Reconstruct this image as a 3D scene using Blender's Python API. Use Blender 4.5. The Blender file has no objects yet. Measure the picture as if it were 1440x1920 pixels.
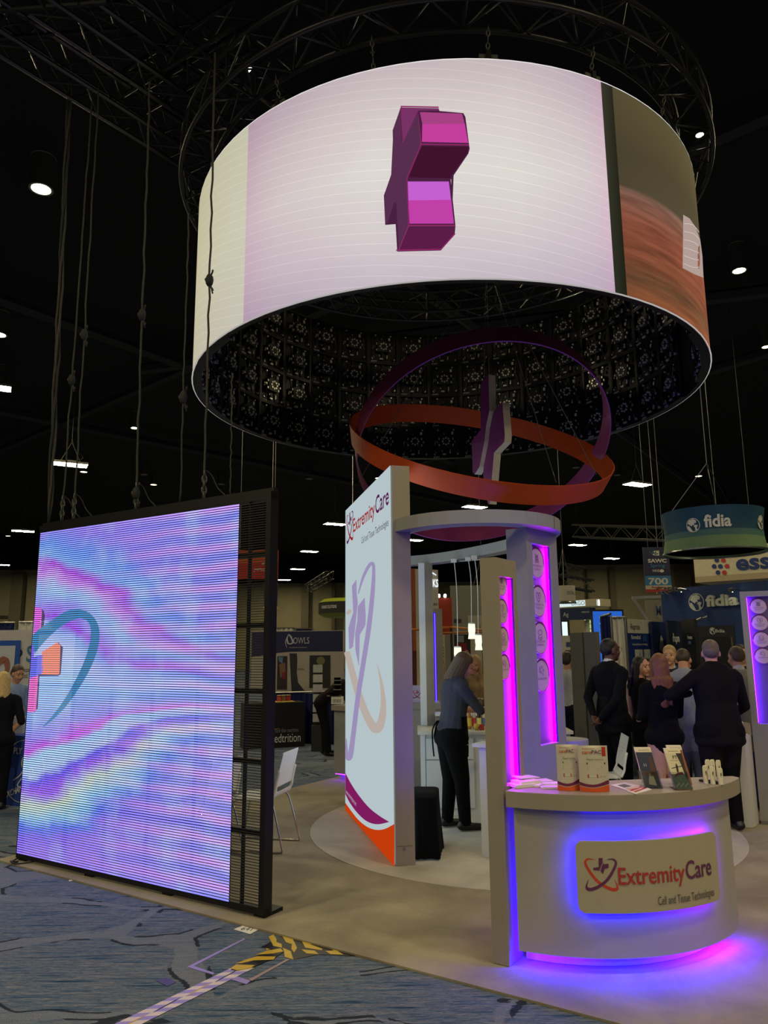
import bpy, math, random
import numpy as np
from mathutils import Vector, Matrix
random.seed(7)
S = bpy.context.scene
COL = S.collection
PI = math.pi
V = Vector
# ---------------------------------------------------------------- camera model (1440x1920 frame)
FPX, CH = 1400.0, 1.8
PITCH, ROLL = math.atan(255.8/1400.0), math.atan(-0.0088)
_f = V((0, math.cos(PITCH), math.sin(PITCH))); _r = V((1, 0, 0)); _u = _r.cross(_f)
CR = _r*math.cos(ROLL)+_u*math.sin(ROLL); CU = -_r*math.sin(ROLL)+_u*math.cos(ROLL); CF = _f
CAM = V((0, 0, CH))
def ray(px, py): return CR*((px-720)/FPX)+CU*((960-py)/FPX)+CF
def G(px, py, z=0.0):                       # where a pixel's ray meets height z
    d = ray(px, py); return CAM+d*((z-CH)/d.z)
def D(px, py, Y):                           # where it meets the plane y = Y
    d = ray(px, py); return CAM+d*(Y/d.y)
def PL(px, py, p, n):                       # where it meets a plane
    d = ray(px, py); n = V(n); return CAM+d*((V(p)-CAM).dot(n)/d.dot(n))
def UP(px, py, xy):                         # point above ground spot xy seen at that pixel
    d = ray(px, py); return CAM+d*(math.hypot(xy[0], xy[1])/math.hypot(d.x, d.y))
def CYL(px, py, c, R):                      # first hit on a vertical cylinder
    d = ray(px, py); a = d.x**2+d.y**2; b = -2*(d.x*c[0]+d.y*c[1]); k = c[0]**2+c[1]**2-R*R
    t = (-b-math.sqrt(max(b*b-4*a*k, 0)))/(2*a); return CAM+d*t
# ---------------------------------------------------------------- mesh builder
_tc = {}
def text_geo(s, bold=0.0):
    k = (s, bold)
    if k not in _tc:
        cu = bpy.data.curves.new('t', 'FONT'); cu.body = s; cu.size = 1; cu.offset = bold; cu.resolution_u = 3
        o = bpy.data.objects.new('t', cu); COL.objects.link(o)
        dg = bpy.context.evaluated_depsgraph_get(); me = bpy.data.meshes.new_from_object(o.evaluated_get(dg))
        vs = [(v.co.x, v.co.y) for v in me.vertices]; fs = [tuple(p.vertices) for p in me.polygons]
        bpy.data.objects.remove(o); bpy.data.curves.remove(cu); bpy.data.meshes.remove(me)
        _tc[k] = (vs, fs)
    return _tc[k]
CAPH = None
def smooth_path(pts, n=6, closed=False):
    P = [V(p) for p in pts]; out = []; N = len(P)
    for i in range(N if closed else N-1):
        g = (lambda j: P[j % N]) if closed else (lambda j: P[min(max(j, 0), N-1)])
        a, b, c, d = g(i-1), g(i), g(i+1), g(i+2)
        for k in range(n):
            t = k/n
            out.append(.5*((2*b)+(c-a)*t+(2*a-5*b+4*c-d)*t*t+(3*b-a-3*c+d)*t**3))
    if not closed: out.append(P[-1])
    return out
def stroke2d(pts, ws, n=6):
    """tapered stroke polygon in 2D: list of quads"""
    P = smooth_path([(p[0], p[1], w) for p, w in zip(pts, ws)], n)
    L, R = [], []
    for i, p in enumerate(P):
        a = P[max(i-1, 0)]; b = P[min(i+1, len(P)-1)]
        t = V((b.x-a.x, b.y-a.y)); t = t.normalized() if t.length > 1e-9 else V((1, 0))
        nn = V((-t.y, t.x))*max(p.z, 1e-4)*.5
        L.append((p.x+nn.x, p.y+nn.y)); R.append((p.x-nn.x, p.y-nn.y))
    return [(L[i], L[i+1], R[i+1], R[i]) for i in range(len(P)-1)]
def clip_poly(P, z0, z1):
    def half(P, s, z):
        o = []
        for i in range(len(P)):
            a, b = P[i], P[(i+1) % len(P)]; ia, ib = s*(a[1]-z) >= 0, s*(b[1]-z) >= 0
            if ia: o.append(a)
            if ia != ib: t = (z-a[1])/(b[1]-a[1]); o.append((a[0]+(b[0]-a[0])*t, z))
        return o
    P = half(P, 1, z0); return half(P, -1, z1) if len(P) > 2 else []
class MB:
    def __init__(s): s.v, s.f, s.m, s.mats, s.uv = [], [], [], [], None
    def mi(s, mat):
        if mat not in s.mats: s.mats.append(mat)
        return s.mats.index(mat)
    def add(s, vs, fs, mat):
        b = len(s.v); s.v += [V(v) for v in vs]; k = s.mi(mat)
        for f in fs: s.f.append(tuple(b+i for i in f)); s.m.append(k)
        return s
    def obox(s, o, a, b, c, mat):
        o, a, b, c = V(o), V(a), V(b), V(c)
        vs = [o, o+a, o+a+b, o+b, o+c, o+a+c, o+a+b+c, o+b+c]
        fs = [(0, 3, 2, 1), (4, 5, 6, 7), (0, 1, 5, 4), (1, 2, 6, 5), (2, 3, 7, 6), (3, 0, 4, 7)]
        if a.cross(b).dot(c) < 0: fs = [tuple(reversed(f)) for f in fs]
        return s.add(vs, fs, mat)
    def box(s, c, d, mat, rz=0.0, R=None):
        R = R or Matrix.Rotation(rz, 3, 'Z'); c = V(c)
        a, b, e = R@V((d[0], 0, 0)), R@V((0, d[1], 0)), R@V((0, 0, d[2]))
        return s.obox(c-a/2-b/2-e/2, a, b, e, mat)
    def wall(s, p, q, z0, z1, th, mat):      # vertical slab from p to q (xy), th to the left of p->q
        p, q = V((p[0], p[1], 0)), V((q[0], q[1], 0)); a = q-p; n = V((-a.y, a.x, 0)).normalized()*th
        return s.obox(p+V((0, 0, z0)), a, n, (0, 0, z1-z0), mat)
    def slab(s, pts, n, mat, side=None):     # extruded polygon
        pts = [V(p) for p in pts]; n = V(n); N = len(pts)
        nn = V((0, 0, 0))
        for i in range(N): nn += (pts[i]-pts[0]).cross(pts[(i+1) % N]-pts[0])
        if nn.dot(n) > 0: pts = pts[::-1]
        s.add(pts, [tuple(range(N))], mat)
        s.add([p+n for p in pts], [tuple(reversed(range(N)))], mat)
        s.add(pts+[p+n for p in pts], [(i, i+N, (i+1) % N+N, (i+1) % N) for i in range(N)], side or mat)
        return s
    def cyl(s, a, b, r, mat, n=12, r2=None, caps=True):
        a, b = V(a), V(b); w = (b-a).normalized(); u = w.orthogonal().normalized(); v = w.cross(u); r2 = r if r2 is None else r2
        A = [a+(u*math.cos(2*PI*i/n)+v*math.sin(2*PI*i/n))*r for i in range(n)]
        B = [b+(u*math.cos(2*PI*i/n)+v*math.sin(2*PI*i/n))*r2 for i in range(n)]
        fs = [(i, (i+1) % n, (i+1) % n+n, i+n) for i in range(n)]
        if caps: fs += [tuple(reversed(range(n))), tuple(range(n, 2*n))]
        return s.add(A+B, fs, mat)
    def tube(s, pts, r, mat, n=8, closed=False):
        P = [V(p) for p in pts]; N = len(P); vs = []; u = None
        for i, p in enumerate(P):
            a = P[(i-1) % N] if closed else P[max(i-1, 0)]; b = P[(i+1) % N] if closed else P[min(i+1, N-1)]
            w = (b-a).normalized()
            u = w.orthogonal().normalized() if u is None else (u-w*u.dot(w)).normalized()
            v = w.cross(u); rr = r[i] if isinstance(r, (list, tuple)) else r
            vs += [p+(u*math.cos(2*PI*k/n)+v*math.sin(2*PI*k/n))*rr for k in range(n)]
        fs = []
        for i in range(N if closed else N-1):
            j = (i+1) % N
            fs += [(i*n+k, i*n+(k+1) % n, j*n+(k+1) % n, j*n+k) for k in range(n)]
        if not closed: fs += [tuple(reversed(range(n))), tuple(range((N-1)*n, N*n))]
        return s.add(vs, fs, mat)
    def lathe(s, prof, o, mat, n=20, ax=None, caps=True):
        o = V(o); vs = []; R = ax or Matrix.Identity(3)
        for r, z in prof: vs += [o+R@V((r*math.cos(2*PI*k/n), r*math.sin(2*PI*k/n), z)) for k in range(n)]
        fs = []
        for i in range(len(prof)-1): fs += [(i*n+k, i*n+(k+1) % n, (i+1)*n+(k+1) % n, (i+1)*n+k) for k in range(n)]
        if caps and prof[0][0] > 1e-6: fs.append(tuple(reversed(range(n))))
        if caps and prof[-1][0] > 1e-6: fs.append(tuple(range((len(prof)-1)*n, len(prof)*n)))
        return s.add(vs, fs, mat)
    def ell(s, c, r, mat, n=12, m=8):
        c = V(c); vs = []; fs = []
        for i in range(m+1):
            t = PI*i/m
            vs += [c+V((r[0]*math.sin(t)*math.cos(2*PI*k/n), r[1]*math.sin(t)*math.sin(2*PI*k/n), -r[2]*math.cos(t))) for k in range(n)]
        for i in range(m): fs += [(i*n+k, i*n+(k+1) % n, (i+1)*n+(k+1) % n, (i+1)*n+k) for k in range(n)]
        return s.add(vs, fs, mat)
    def grid(s, fn, nu, nv, mat, uv=False):  # fn(u,v)->point
        vs = [fn(i/nu, j/nv) for j in range(nv+1) for i in range(nu+1)]
        b = len(s.v)
        s.add(vs, [(j*(nu+1)+i, j*(nu+1)+i+1, (j+1)*(nu+1)+i+1, (j+1)*(nu+1)+i) for j in range(nv) for i in range(nu)], mat)
        if uv:
            s.uv = s.uv or {}
            for j in range(nv+1):
                for i in range(nu+1): s.uv[b+j*(nu+1)+i] = (i/nu, j/nv)
        return s
    def text(s, st, fm, mat, h, x=0, y=0, w=None, bold=0.0, align='l', th=0.0):
        """fm(u,v)->point (or (u,v,d) if th); cap height h, baseline start (x,y), optional total width w"""
        vs, fs = text_geo(st, bold)
        if not vs: return s
        global CAPH
        if CAPH is None: CAPH = max(p[1] for p in text_geo('H')[0])
        k = h/CAPH; x0 = min(p[0] for p in vs); x1 = max(p[0] for p in vs)
        kx = k if w is None else w/(x1-x0); W = (x1-x0)*kx
        ox = x-(W if align == 'r' else W/2 if align == 'c' else 0)
        P = [(ox+(p[0]-x0)*kx, y+p[1]*k) for p in vs]
        if th:
            n = len(P); A = [fm(a, b, 0) for a, b in P]; B = [fm(a, b, th) for a, b in P]
            ed = {}
            for f in fs:
                for i in range(len(f)):
                    e = (f[i], f[(i+1) % len(f)]); ed[e] = ed.get(e, 0)+1
            bd = [e for e in ed if (e[1], e[0]) not in ed]
            return s.add(A+B, [tuple(i+n for i in f) for f in fs]+[(a, b, b+n, a+n) for a, b in bd], mat)
        try: return s.add([fm(a, b, .0025) for a, b in P], fs, mat)
        except TypeError: return s.add([fm(a, b) for a, b in P], fs, mat)
    def polys(s, quads, fm, mat):            # 2D polygons through a map
        for q in quads: s.add([fm(*p) for p in q], [tuple(range(len(q)))], mat)
        return s
    def build(s, name, parent=None, smooth=False, bevel=0.0, kind=None, label=None):
        if parent is not None and name in ('print', 'lettering', 'picture', 'leaflet_print', 'pouch_print', 'tube_print', 'carton_print', 'carton_mark', 'number', 'top_cover', 'bulb', 'lens', 'lamp_lens', 'backlit_graphic_x') and parent.children: parent = parent.children[0]
        me = bpy.data.meshes.new(name)
        if parent is not None:
            inv = WM(parent).inverted(); vs = [inv@v for v in s.v]
        else: vs = s.v
        me.from_pydata([tuple(v) for v in vs], [], s.f)
        for m in s.mats: me.materials.append(m)
        me.polygons.foreach_set('material_index', s.m)
        if smooth: me.polygons.foreach_set('use_smooth', [True]*len(s.f))
        if s.uv:
            l = me.uv_layers.new(name='UVMap')
            for lp in me.loops: l.data[lp.index].uv = s.uv.get(lp.vertex_index, (0, 0))
        me.update()
        o = bpy.data.objects.new(name, me); COL.objects.link(o)
        if parent is not None: o.parent = parent
        if bevel:
            b = o.modifiers.new('b', 'BEVEL'); b.width = bevel; b.segments = 2; b.limit_method = 'ANGLE'; b.angle_limit = .6
        if smooth and bevel == 0 and False: pass
        if kind: o['kind'] = kind
        if label: o['label'] = label
        return o
def WM(o):
    m = Matrix.LocRotScale(o.location, o.rotation_euler, o.scale)
    return WM(o.parent)@m if o.parent else m
def T(name, label, cat, loc=(0, 0, 0), group=None, rz=0.0):
    o = bpy.data.objects.new(name, None); COL.objects.link(o); o.empty_display_size = .1
    o.location = loc; o.rotation_euler = (0, 0, rz); return tag(o, label, cat, group)
def tag(o, label, cat, group=None):
    o['label'] = label; o['category'] = cat
    if group: o['group'] = group
    return o
def dup(root, loc, rz=None, label=None):
    def cp(o, par):
        c = o.copy(); COL.objects.link(c); c.parent = par
        for ch in [x for x in bpy.data.objects if x.parent == o and x.name != c.name]: cp(ch, c)
        return c
    r = cp(root, None); r.location = loc
    if rz is not None: r.rotation_euler = (0, 0, rz)
    if label: r['label'] = label
    return r
def frame(p, q):                              # map (u along p->q in metres, z) on a vertical plane
    p, q = V((p[0], p[1], 0)), V((q[0], q[1], 0)); a = (q-p).normalized(); n = V((a.y, -a.x, 0))
    return lambda u, v, d=0.0: p+a*u+V((0, 0, v))+n*d   # n faces right of p->q... towards -y for +x runs
# ---------------------------------------------------------------- materials
def lin(c):
    return tuple(((x/255)/12.92 if x/255 <= .04045 else ((x/255+.055)/1.055)**2.4) for x in c)
_mc = {}
def _nodes(name):
    m = bpy.data.materials.new(name); m.use_nodes = True; nt = m.node_tree; nt.nodes.clear()
    return m, nt, (lambda t, **k: _mk(nt, t, **k))
def _mk(nt, t, **k):
    n = nt.nodes.new(t)
    for a, b in k.items():
        if isinstance(getattr(n, a, None), (int, float, str, bool)) or a in ('operation', 'blend_type', 'data_type'): setattr(n, a, b)
    return n
def ramp(nt, stops, interp='LINEAR'):
    r = nt.nodes.new('ShaderNodeValToRGB'); r.color_ramp.interpolation = interp
    e = r.color_ramp.elements
    while len(e) < len(stops): e.new(.5)
    for x, (p, c) in zip(e, stops): x.position = p; x.color = (*c, 1) if len(c) == 3 else c
    return r
def M(name, c, rough=.55, metal=0.0, var=.06, scale=14.0, bump=0.0, spec=.5, coat=0):
    k = (name, tuple(c))
    if k in _mc: return _mc[k]
    m, nt, N = _nodes(name); L = nt.links.new
    out = N('ShaderNodeOutputMaterial'); b = N('ShaderNodeBsdfPrincipled'); L(b.outputs[0], out.inputs[0])
    tc = N('ShaderNodeTexCoord'); no = N('ShaderNodeTexNoise'); no.inputs['Scale'].default_value = scale; no.inputs['Detail'].default_value = 4
    L(tc.outputs['Object'], no.inputs['Vector'])
    l = lin(c); r = ramp(nt, [(.3, tuple(max(x*(1-var), 0) for x in l)), (.7, tuple(min(x*(1+var), 1) for x in l))])
    L(no.outputs['Fac'], r.inputs[0]); L(r.outputs[0], b.inputs['Base Color'])
    b.inputs['Roughness'].default_value = rough; b.inputs['Metallic'].default_value = metal
    b.inputs['Specular IOR Level'].default_value = spec
    if coat: b.inputs['Coat Weight'].default_value = coat
    if bump:
        bp = N('ShaderNodeBump'); bp.inputs['Strength'].default_value = bump; bp.inputs['Distance'].default_value = .01
        L(no.outputs['Fac'], bp.inputs['Height']); L(bp.outputs[0], b.inputs['Normal'])
    _mc[k] = m; return m
def E(name, c, s=1.0):
    k = (name, tuple(c), s)
    if k in _mc: return _mc[k]
    m, nt, N = _nodes(name); out = N('ShaderNodeOutputMaterial'); e = N('ShaderNodeEmission')
    e.inputs[0].default_value = (*lin(c), 1); e.inputs[1].default_value = s
    nt.links.new(e.outputs[0], out.inputs[0]); _mc[k] = m; return m
def EG(name, axis, stops, s, space='Object'):
    """emitter whose colour runs along one axis of the object's own box (Generated)"""
    m, nt, N = _nodes(name); L = nt.links.new; out = N('ShaderNodeOutputMaterial'); e = N('ShaderNodeEmission')
    tc = N('ShaderNodeTexCoord'); sp = N('ShaderNodeSeparateXYZ'); L(tc.outputs['Generated'], sp.inputs[0])
    r = ramp(nt, [(p, lin(c)) for p, c in stops]); L(sp.outputs[axis], r.inputs[0]); L(r.outputs[0], e.inputs[0]); e.inputs[1].default_value = s
    L(e.outputs[0], out.inputs[0]); return m
def math_(nt, op, a, b=None, c=None):
    n = nt.nodes.new('ShaderNodeMath'); n.operation = op
    for i, x in enumerate((a, b, c)):
        if x is None: continue
        if isinstance(x, (int, float)): n.inputs[i].default_value = x
        else: nt.links.new(x, n.inputs[i])
    return n.outputs[0]
def mixc(nt, f, a, b, bt='MIX'):
    n = nt.nodes.new('ShaderNodeMix'); n.data_type = 'RGBA'; n.blend_type = bt
    for i, x in ((0, f), (6, a), (7, b)):
        if isinstance(x, (int, float)): n.inputs[i].default_value = x
        elif isinstance(x, tuple): n.inputs[i].default_value = (*x, 1) if len(x) == 3 else x
        else: nt.links.new(x, n.inputs[i])
    return n.outputs[2]
def hall_carpet():
    m, nt, N = _nodes('hall_carpet'); L = nt.links.new
    out = N('ShaderNodeOutputMaterial'); b = N('ShaderNodeBsdfPrincipled'); L(b.outputs[0], out.inputs[0]); b.inputs['Roughness'].default_value = .95; b.inputs['Specular IOR Level'].default_value = .1
    tc = N('ShaderNodeTexCoord')
    mp = N('ShaderNodeMapping'); mp.inputs['Rotation'].default_value = (0, 0, math.radians(-56)); mp.inputs['Scale'].default_value = (1.3, 26, 1); L(tc.outputs['Object'], mp.inputs[0])
    n1 = N('ShaderNodeTexNoise'); n1.inputs['Scale'].default_value = 1.6; n1.inputs['Detail'].default_value = 7; n1.inputs['Roughness'].default_value = .72; L(mp.outputs[0], n1.inputs['Vector'])
    r1 = ramp(nt, [(.30, lin((30, 38, 54))), (.42, lin((50, 78, 108))), (.475, lin((112, 122, 138))), (.515, lin((40, 66, 94))), (.565, lin((134, 134, 142))), (.62, lin((60, 78, 100))), (.72, lin((146, 142, 146)))]); L(n1.outputs['Fac'], r1.inputs[0])
    wn = N('ShaderNodeTexNoise'); wn.inputs['Scale'].default_value = 1.1; wn.inputs['Detail'].default_value = 2; L(tc.outputs['Object'], wn.inputs['Vector'])
    wv = N('ShaderNodeMix'); wv.data_type = 'VECTOR'; wv.inputs[0].default_value = .35; L(tc.outputs['Object'], wv.inputs[4]); L(wn.outputs['Color'], wv.inputs[5])
    mp2 = N('ShaderNodeMapping'); mp2.inputs['Rotation'].default_value = (0, 0, -.9); mp2.inputs['Scale'].default_value = (1.1, 1.8, 1); L(wv.outputs[1], mp2.inputs[0])
    vo = N('ShaderNodeTexVoronoi'); vo.feature = 'DISTANCE_TO_EDGE'; vo.inputs['Scale'].default_value = 1.0; L(mp2.outputs[0], vo.inputs['Vector'])
    vj = math_(nt, 'ADD', vo.outputs['Distance'], math_(nt, 'MULTIPLY', n1.outputs['Fac'], .05))
    big = N('ShaderNodeTexNoise'); big.inputs['Scale'].default_value = .55; L(tc.outputs['Object'], big.inputs['Vector'])
    wid = math_(nt, 'MULTIPLY', math_(nt, 'SUBTRACT', big.outputs['Fac'], .36), .42)
    band = math_(nt, 'LESS_THAN', vj, wid)
    edge = math_(nt, 'MULTIPLY', math_(nt, 'GREATER_THAN', vj, wid), math_(nt, 'LESS_THAN', vj, math_(nt, 'ADD', wid, .022)))
    sp = N('ShaderNodeTexNoise'); sp.inputs['Scale'].default_value = 160; sp.inputs['Detail'].default_value = 2; L(tc.outputs['Object'], sp.inputs['Vector'])
    r2 = ramp(nt, [(.35, lin((86, 94, 112))), (.65, lin((138, 142, 152)))]); L(sp.outputs['Fac'], r2.inputs[0])
    c = mixc(nt, math_(nt, 'MULTIPLY', band, .62), r1.outputs[0], r2.outputs[0])
    e2 = N('ShaderNodeTexNoise'); e2.inputs['Scale'].default_value = 1.7; L(tc.outputs['Object'], e2.inputs['Vector'])
    ed = math_(nt, 'MULTIPLY', edge, math_(nt, 'GREATER_THAN', e2.outputs['Fac'], .51))
    c = mixc(nt, math_(nt, 'MULTIPLY', ed, .9), c, lin((34, 38, 48)))
    L(c, b.inputs['Base Color'])
    bp = N('ShaderNodeBump'); bp.inputs['Strength'].default_value = .5; bp.inputs['Distance'].default_value = .004; L(sp.outputs['Fac'], bp.inputs['Height']); L(bp.outputs[0], b.inputs['Normal'])
    return m
def plush(name, a, b_, s1=1.7):
    m, nt, N = _nodes(name); L = nt.links.new
    out = N('ShaderNodeOutputMaterial'); b = N('ShaderNodeBsdfPrincipled'); L(b.outputs[0], out.inputs[0]); b.inputs['Roughness'].default_value = 1; b.inputs['Specular IOR Level'].default_value = .05
    b.inputs['Sheen Weight'].default_value = .25
    tc = N('ShaderNodeTexCoord'); n = N('ShaderNodeTexNoise'); n.inputs['Scale'].default_value = s1; n.inputs['Detail'].default_value = 6; n.inputs['Roughness'].default_value = .6; n.inputs['Distortion'].default_value = .6; L(tc.outputs['Object'], n.inputs['Vector'])
    f = N('ShaderNodeTexNoise'); f.inputs['Scale'].default_value = 220; f.inputs['Detail'].default_value = 2; L(tc.outputs['Object'], f.inputs['Vector'])
    x = math_(nt, 'ADD', math_(nt, 'MULTIPLY', n.outputs['Fac'], .8), math_(nt, 'MULTIPLY', f.outputs['Fac'], .2))
    r = ramp(nt, [(.36, lin(a)), (.62, lin(b_))]); L(x, r.inputs[0]); L(r.outputs[0], b.inputs['Base Color'])
    bp = N('ShaderNodeBump'); bp.inputs['Strength'].default_value = .6; bp.inputs['Distance'].default_value = .006; L(f.outputs['Fac'], bp.inputs['Height']); L(bp.outputs[0], b.inputs['Normal'])
    return m
def wood(name, a, b_):
    m, nt, N = _nodes(name); L = nt.links.new
    out = N('ShaderNodeOutputMaterial'); b = N('ShaderNodeBsdfPrincipled'); L(b.outputs[0], out.inputs[0]); b.inputs['Roughness'].default_value = .5
    tc = N('ShaderNodeTexCoord'); mp = N('ShaderNodeMapping'); mp.inputs['Scale'].default_value = (12, 12, 1); L(tc.outputs['Object'], mp.inputs[0])
    n = N('ShaderNodeTexNoise'); n.inputs['Scale'].default_value = 2; n.inputs['Detail'].default_value = 6; L(mp.outputs[0], n.inputs['Vector'])
    r = ramp(nt, [(.35, lin(a)), (.65, lin(b_))]); L(n.outputs['Fac'], r.inputs[0]); L(r.outputs[0], b.inputs['Base Color']); return m
def translucent(name, c):
    m, nt, N = _nodes(name); out = N('ShaderNodeOutputMaterial'); d = N('ShaderNodeBsdfDiffuse'); t = N('ShaderNodeBsdfTranslucent'); x = N('ShaderNodeMixShader'); x.inputs[0].default_value = .6
    no = N('ShaderNodeTexNoise'); no.inputs['Scale'].default_value = 6; r = ramp(nt, [(.3, tuple(v*.95 for v in lin(c))), (.7, lin(c))]); nt.links.new(no.outputs['Fac'], r.inputs[0])
    for s in (d, t): nt.links.new(r.outputs[0], s.inputs[0])
    nt.links.new(d.outputs[0], x.inputs[1]); nt.links.new(t.outputs[0], x.inputs[2]); nt.links.new(x.outputs[0], out.inputs[0]); return m
def glass(name, tint=(235, 240, 240)):
    m, nt, N = _nodes(name); out = N('ShaderNodeOutputMaterial'); b = N('ShaderNodeBsdfPrincipled')
    b.inputs['Base Color'].default_value = (*lin(tint), 1); b.inputs['Roughness'].default_value = .03; b.inputs['Transmission Weight'].default_value = 1; b.inputs['IOR'].default_value = 1.2
    nt.links.new(b.outputs[0], out.inputs[0]); return m
m_black = M('black_metal', (22, 22, 24), .45, .3); m_truss = M('truss_black', (44, 44, 46), .38, .6)
m_steel = M('steel', (150, 150, 148), .3, 1.0); m_chrome = M('chrome', (200, 200, 200), .15, 1.0)
m_taupe = M('taupe_laminate', (150, 141, 128), .5, 0, .03, 5); m_taupe2 = M('grey_laminate', (146, 146, 144), .5, 0, .03, 5)
m_white = M('white_laminate', (205, 206, 206), .45, 0, .02, 6); m_offwhite = M('off_white_plastic', (222, 222, 220), .4, 0, .02)
m_plum = M('plum_paint', (108, 38, 98), .5, 0, .04); m_orange = M('orange_paint', (196, 72, 8), .5, 0, .04); m_cream = M('cream_panel', (208, 200, 176), .6, 0, .03)
m_paper = M('paper', (228, 226, 220), .7, 0, .02); m_navy = M('navy_fabric', (24, 34, 92), .9, 0, .12, 30); m_blkfab = M('black_fabric', (9, 9, 11), .95, 0, .15, 40, .2, .12)
m_wfab = M('white_fabric', (214, 212, 204), .9, 0, .06, 30); m_grey = M('grey_panel', (112, 112, 106), .7, 0, .05); m_dark = M('dark_grey', (40, 40, 42), .6)
m_tanwall = M('tan_wall', (158, 150, 120), .85, 0, .05, 1.2)
c_or, c_pl = (206, 66, 40), (122, 34, 110)
p_or = M('logo_orange_ink', (196, 62, 36), .6); p_pl = M('logo_plum_ink', (98, 40, 88), .6); p_mid = M('logo_rust_ink', (170, 50, 50), .6); p_gr = M('grey_ink', (74, 72, 76), .6); p_blk = M('black_ink', (20, 20, 22), .6)
p_red = M('red_ink', (176, 36, 36), .6); p_wh = M('white_ink', (225, 225, 222), .6)
OR_PTS = [(.30, .94), (.10, .955), (.0, .86), (.06, .68), (.28, .36), (.52, .16), (.80, .03), (.97, .03), (1.0, .13), (.92, .32)]
OR_W = [.01, .05, .075, .085, .09, .09, .10, .10, .05, .008]
def logo_heart(mb, fm, x, y, s, ma, mb_, mc, sx=None):
    """the two crossed orbits forming a heart, with a split plus sign; box (x,y) size s"""
    sx = sx or s
    k = lambda p: (x+p[0]*sx, y+p[1]*s)
    for q in stroke2d(OR_PTS, OR_W, 5): mb.polys([[k(p) for p in q]], fm, ma)
    for q in stroke2d([(1-a, b) for a, b in OR_PTS], OR_W, 5): mb.polys([[k(p) for p in q]], lambda u, v: fm(u, v, .0004), mb_)
    for P in ([(.25, .69), (.43, .71), (.44, .99), (.57, 1.0), (.565, .86), (.50, .74), (.44, .60), (.25, .62)],
              [(.59, .86), (.59, .80), (.75, .82), (.75, .69), (.61, .66), (.56, .50), (.48, .58), (.53, .72)]):
        mb.polys([[k(p) for p in P]], lambda u, v: fm(u, v, .0008), mc)
def logo_full(mb, fm, x, y, W, mats):
    """heart + ExtremityCare + strap line in a box W wide; baseline of the name at y"""
    a, b, c, g = mats
    hs = W*.205
    logo_heart(mb, fm, x, y-W*.035, hs, a, b, b)
    mb.text('Extremity', fm, c, W*.105, x+W*.215, y, W*.50, .012)
    mb.text('Care', fm, b, W*.115, x+W*.725, y, W*.25, .012)
    mb.text('Cell and Tissue Technologies', fm, g, W*.052, x+W*.985, y-W*.14, W*.50, 0, 'r')
# ---------------------------------------------------------------- the setting
def struct(mb, name, **k): o = mb.build(name, **k); o['kind'] = 'structure'; return o
struct(MB().obox((-60, -14, -.1), (120, 0, 0), (0, 92, 0), (0, 0, .1), hall_carpet()), 'floor')
m_ceil = M('ceiling_black', (13, 13, 16), .95, 0, .25, .5)
struct(MB().obox((-60, -14, 10.2), (120, 0, 0), (0, 92, 0), (0, 0, .2), m_ceil), 'ceiling')
bw = MB()
YL, YM = 56.0, 68.0
zt = 7.85
def wseg(x0, x1, Y, z1): bw.obox((x0, Y, 0), (x1-x0, 0, 0), (0, .3, 0), (0, 0, z1), m_tanwall); bw.obox((x0, Y-.02, z1), (x1-x0, 0, 0), (0, .3, 0), (0, 0, 10.2-z1), m_ceil)
xa, xb = D(100, 1100, YL).x, D(1172, 1060, YL).x
wseg(-60, xa, YL, zt); wseg(xa-3, xb+3, YM, 7.7); wseg(xb-4.4, 60, YL, zt)
bw.obox((xa-.3, YL, 0), (.3, 0, 0), (0, YM-YL, 0), (0, 0, zt), m_tanwall)
bw.obox((-60, YL-.04, 4.2), (60+D(33, 1115, YL).x, 0, 0), (0, .05, 0), (0, 0, .25), M('door_header', (74, 70, 60), .8))
struct(bw, 'wall_back')
colm = M('wall_column', (104, 98, 80), .85, 0, .05, 1.5)
for i, (px, w, Y) in enumerate([(572, 14, YM-.6), (625, 6, YM-.6), (1150, 9, YL-.6), (1285, 26, YL-.6), (30, 22, YL-.6), (1104, 3, YL-.6)]):
    x = D(px, 1150, Y).x; ww = w*Y/1400
    t = MB().box((x, Y, 3.8), (ww, .5, 7.6), colm); struct(t, 'trim_%d' % (i+1))
beam = MB()
for i, (a, b, w) in enumerate([((0, 560), (360, 690), .5), ((0, 770), (640, 900), .6), ((1240, 570), (1440, 545), .7), ((1345, 690), (1440, 660), .4), ((100, 800), (420, 660), .5), ((1150, 800), (1440, 1010), .5)]):
    p, q = G(*a, 9.7), G(*b, 9.7); e = (q-p).normalized()
    struct(MB().tube([p-e*14, q+e*14], .16, M('ceiling_steel', (34, 34, 38), .7), 6), 'trim_%d' % (i+11))
# booth carpet
e1, e2 = V((.835, -.55, 0)).normalized(), V((.55, .835, 0)).normalized()
P0 = V((-3.42, 6.97, 0)); W1, W2 = 9.1, 6.2
def BX(a, b, z=0.0): return P0+e1*a+e2*b+V((0, 0, z))
cp = MB().slab([BX(0, 0, .001), BX(W1, 0, .001), BX(W1, W2, .001), BX(0, W2, .001)], (0, 0, .012), plush('plush_beige', (124, 114, 94), (158, 147, 120)))
tag(cp.build('booth_carpet'), 'beige plush carpet spread under the whole display booth', 'carpet')
IN_C, IN_R = V((1.34, 8.03, 0)), 2.11
ring = [IN_C+V((IN_R*math.cos(2*PI*i/96), IN_R*math.sin(2*PI*i/96), .0132)) for i in range(96)]
ci = MB().slab(ring, (0, 0, .003), plush('plush_ivory', (172, 165, 152), (196, 189, 174)))
tag(ci.build('carpet_inlay'), 'round pale ivory carpet inlay in the middle of the beige booth carpet', 'carpet')
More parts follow.
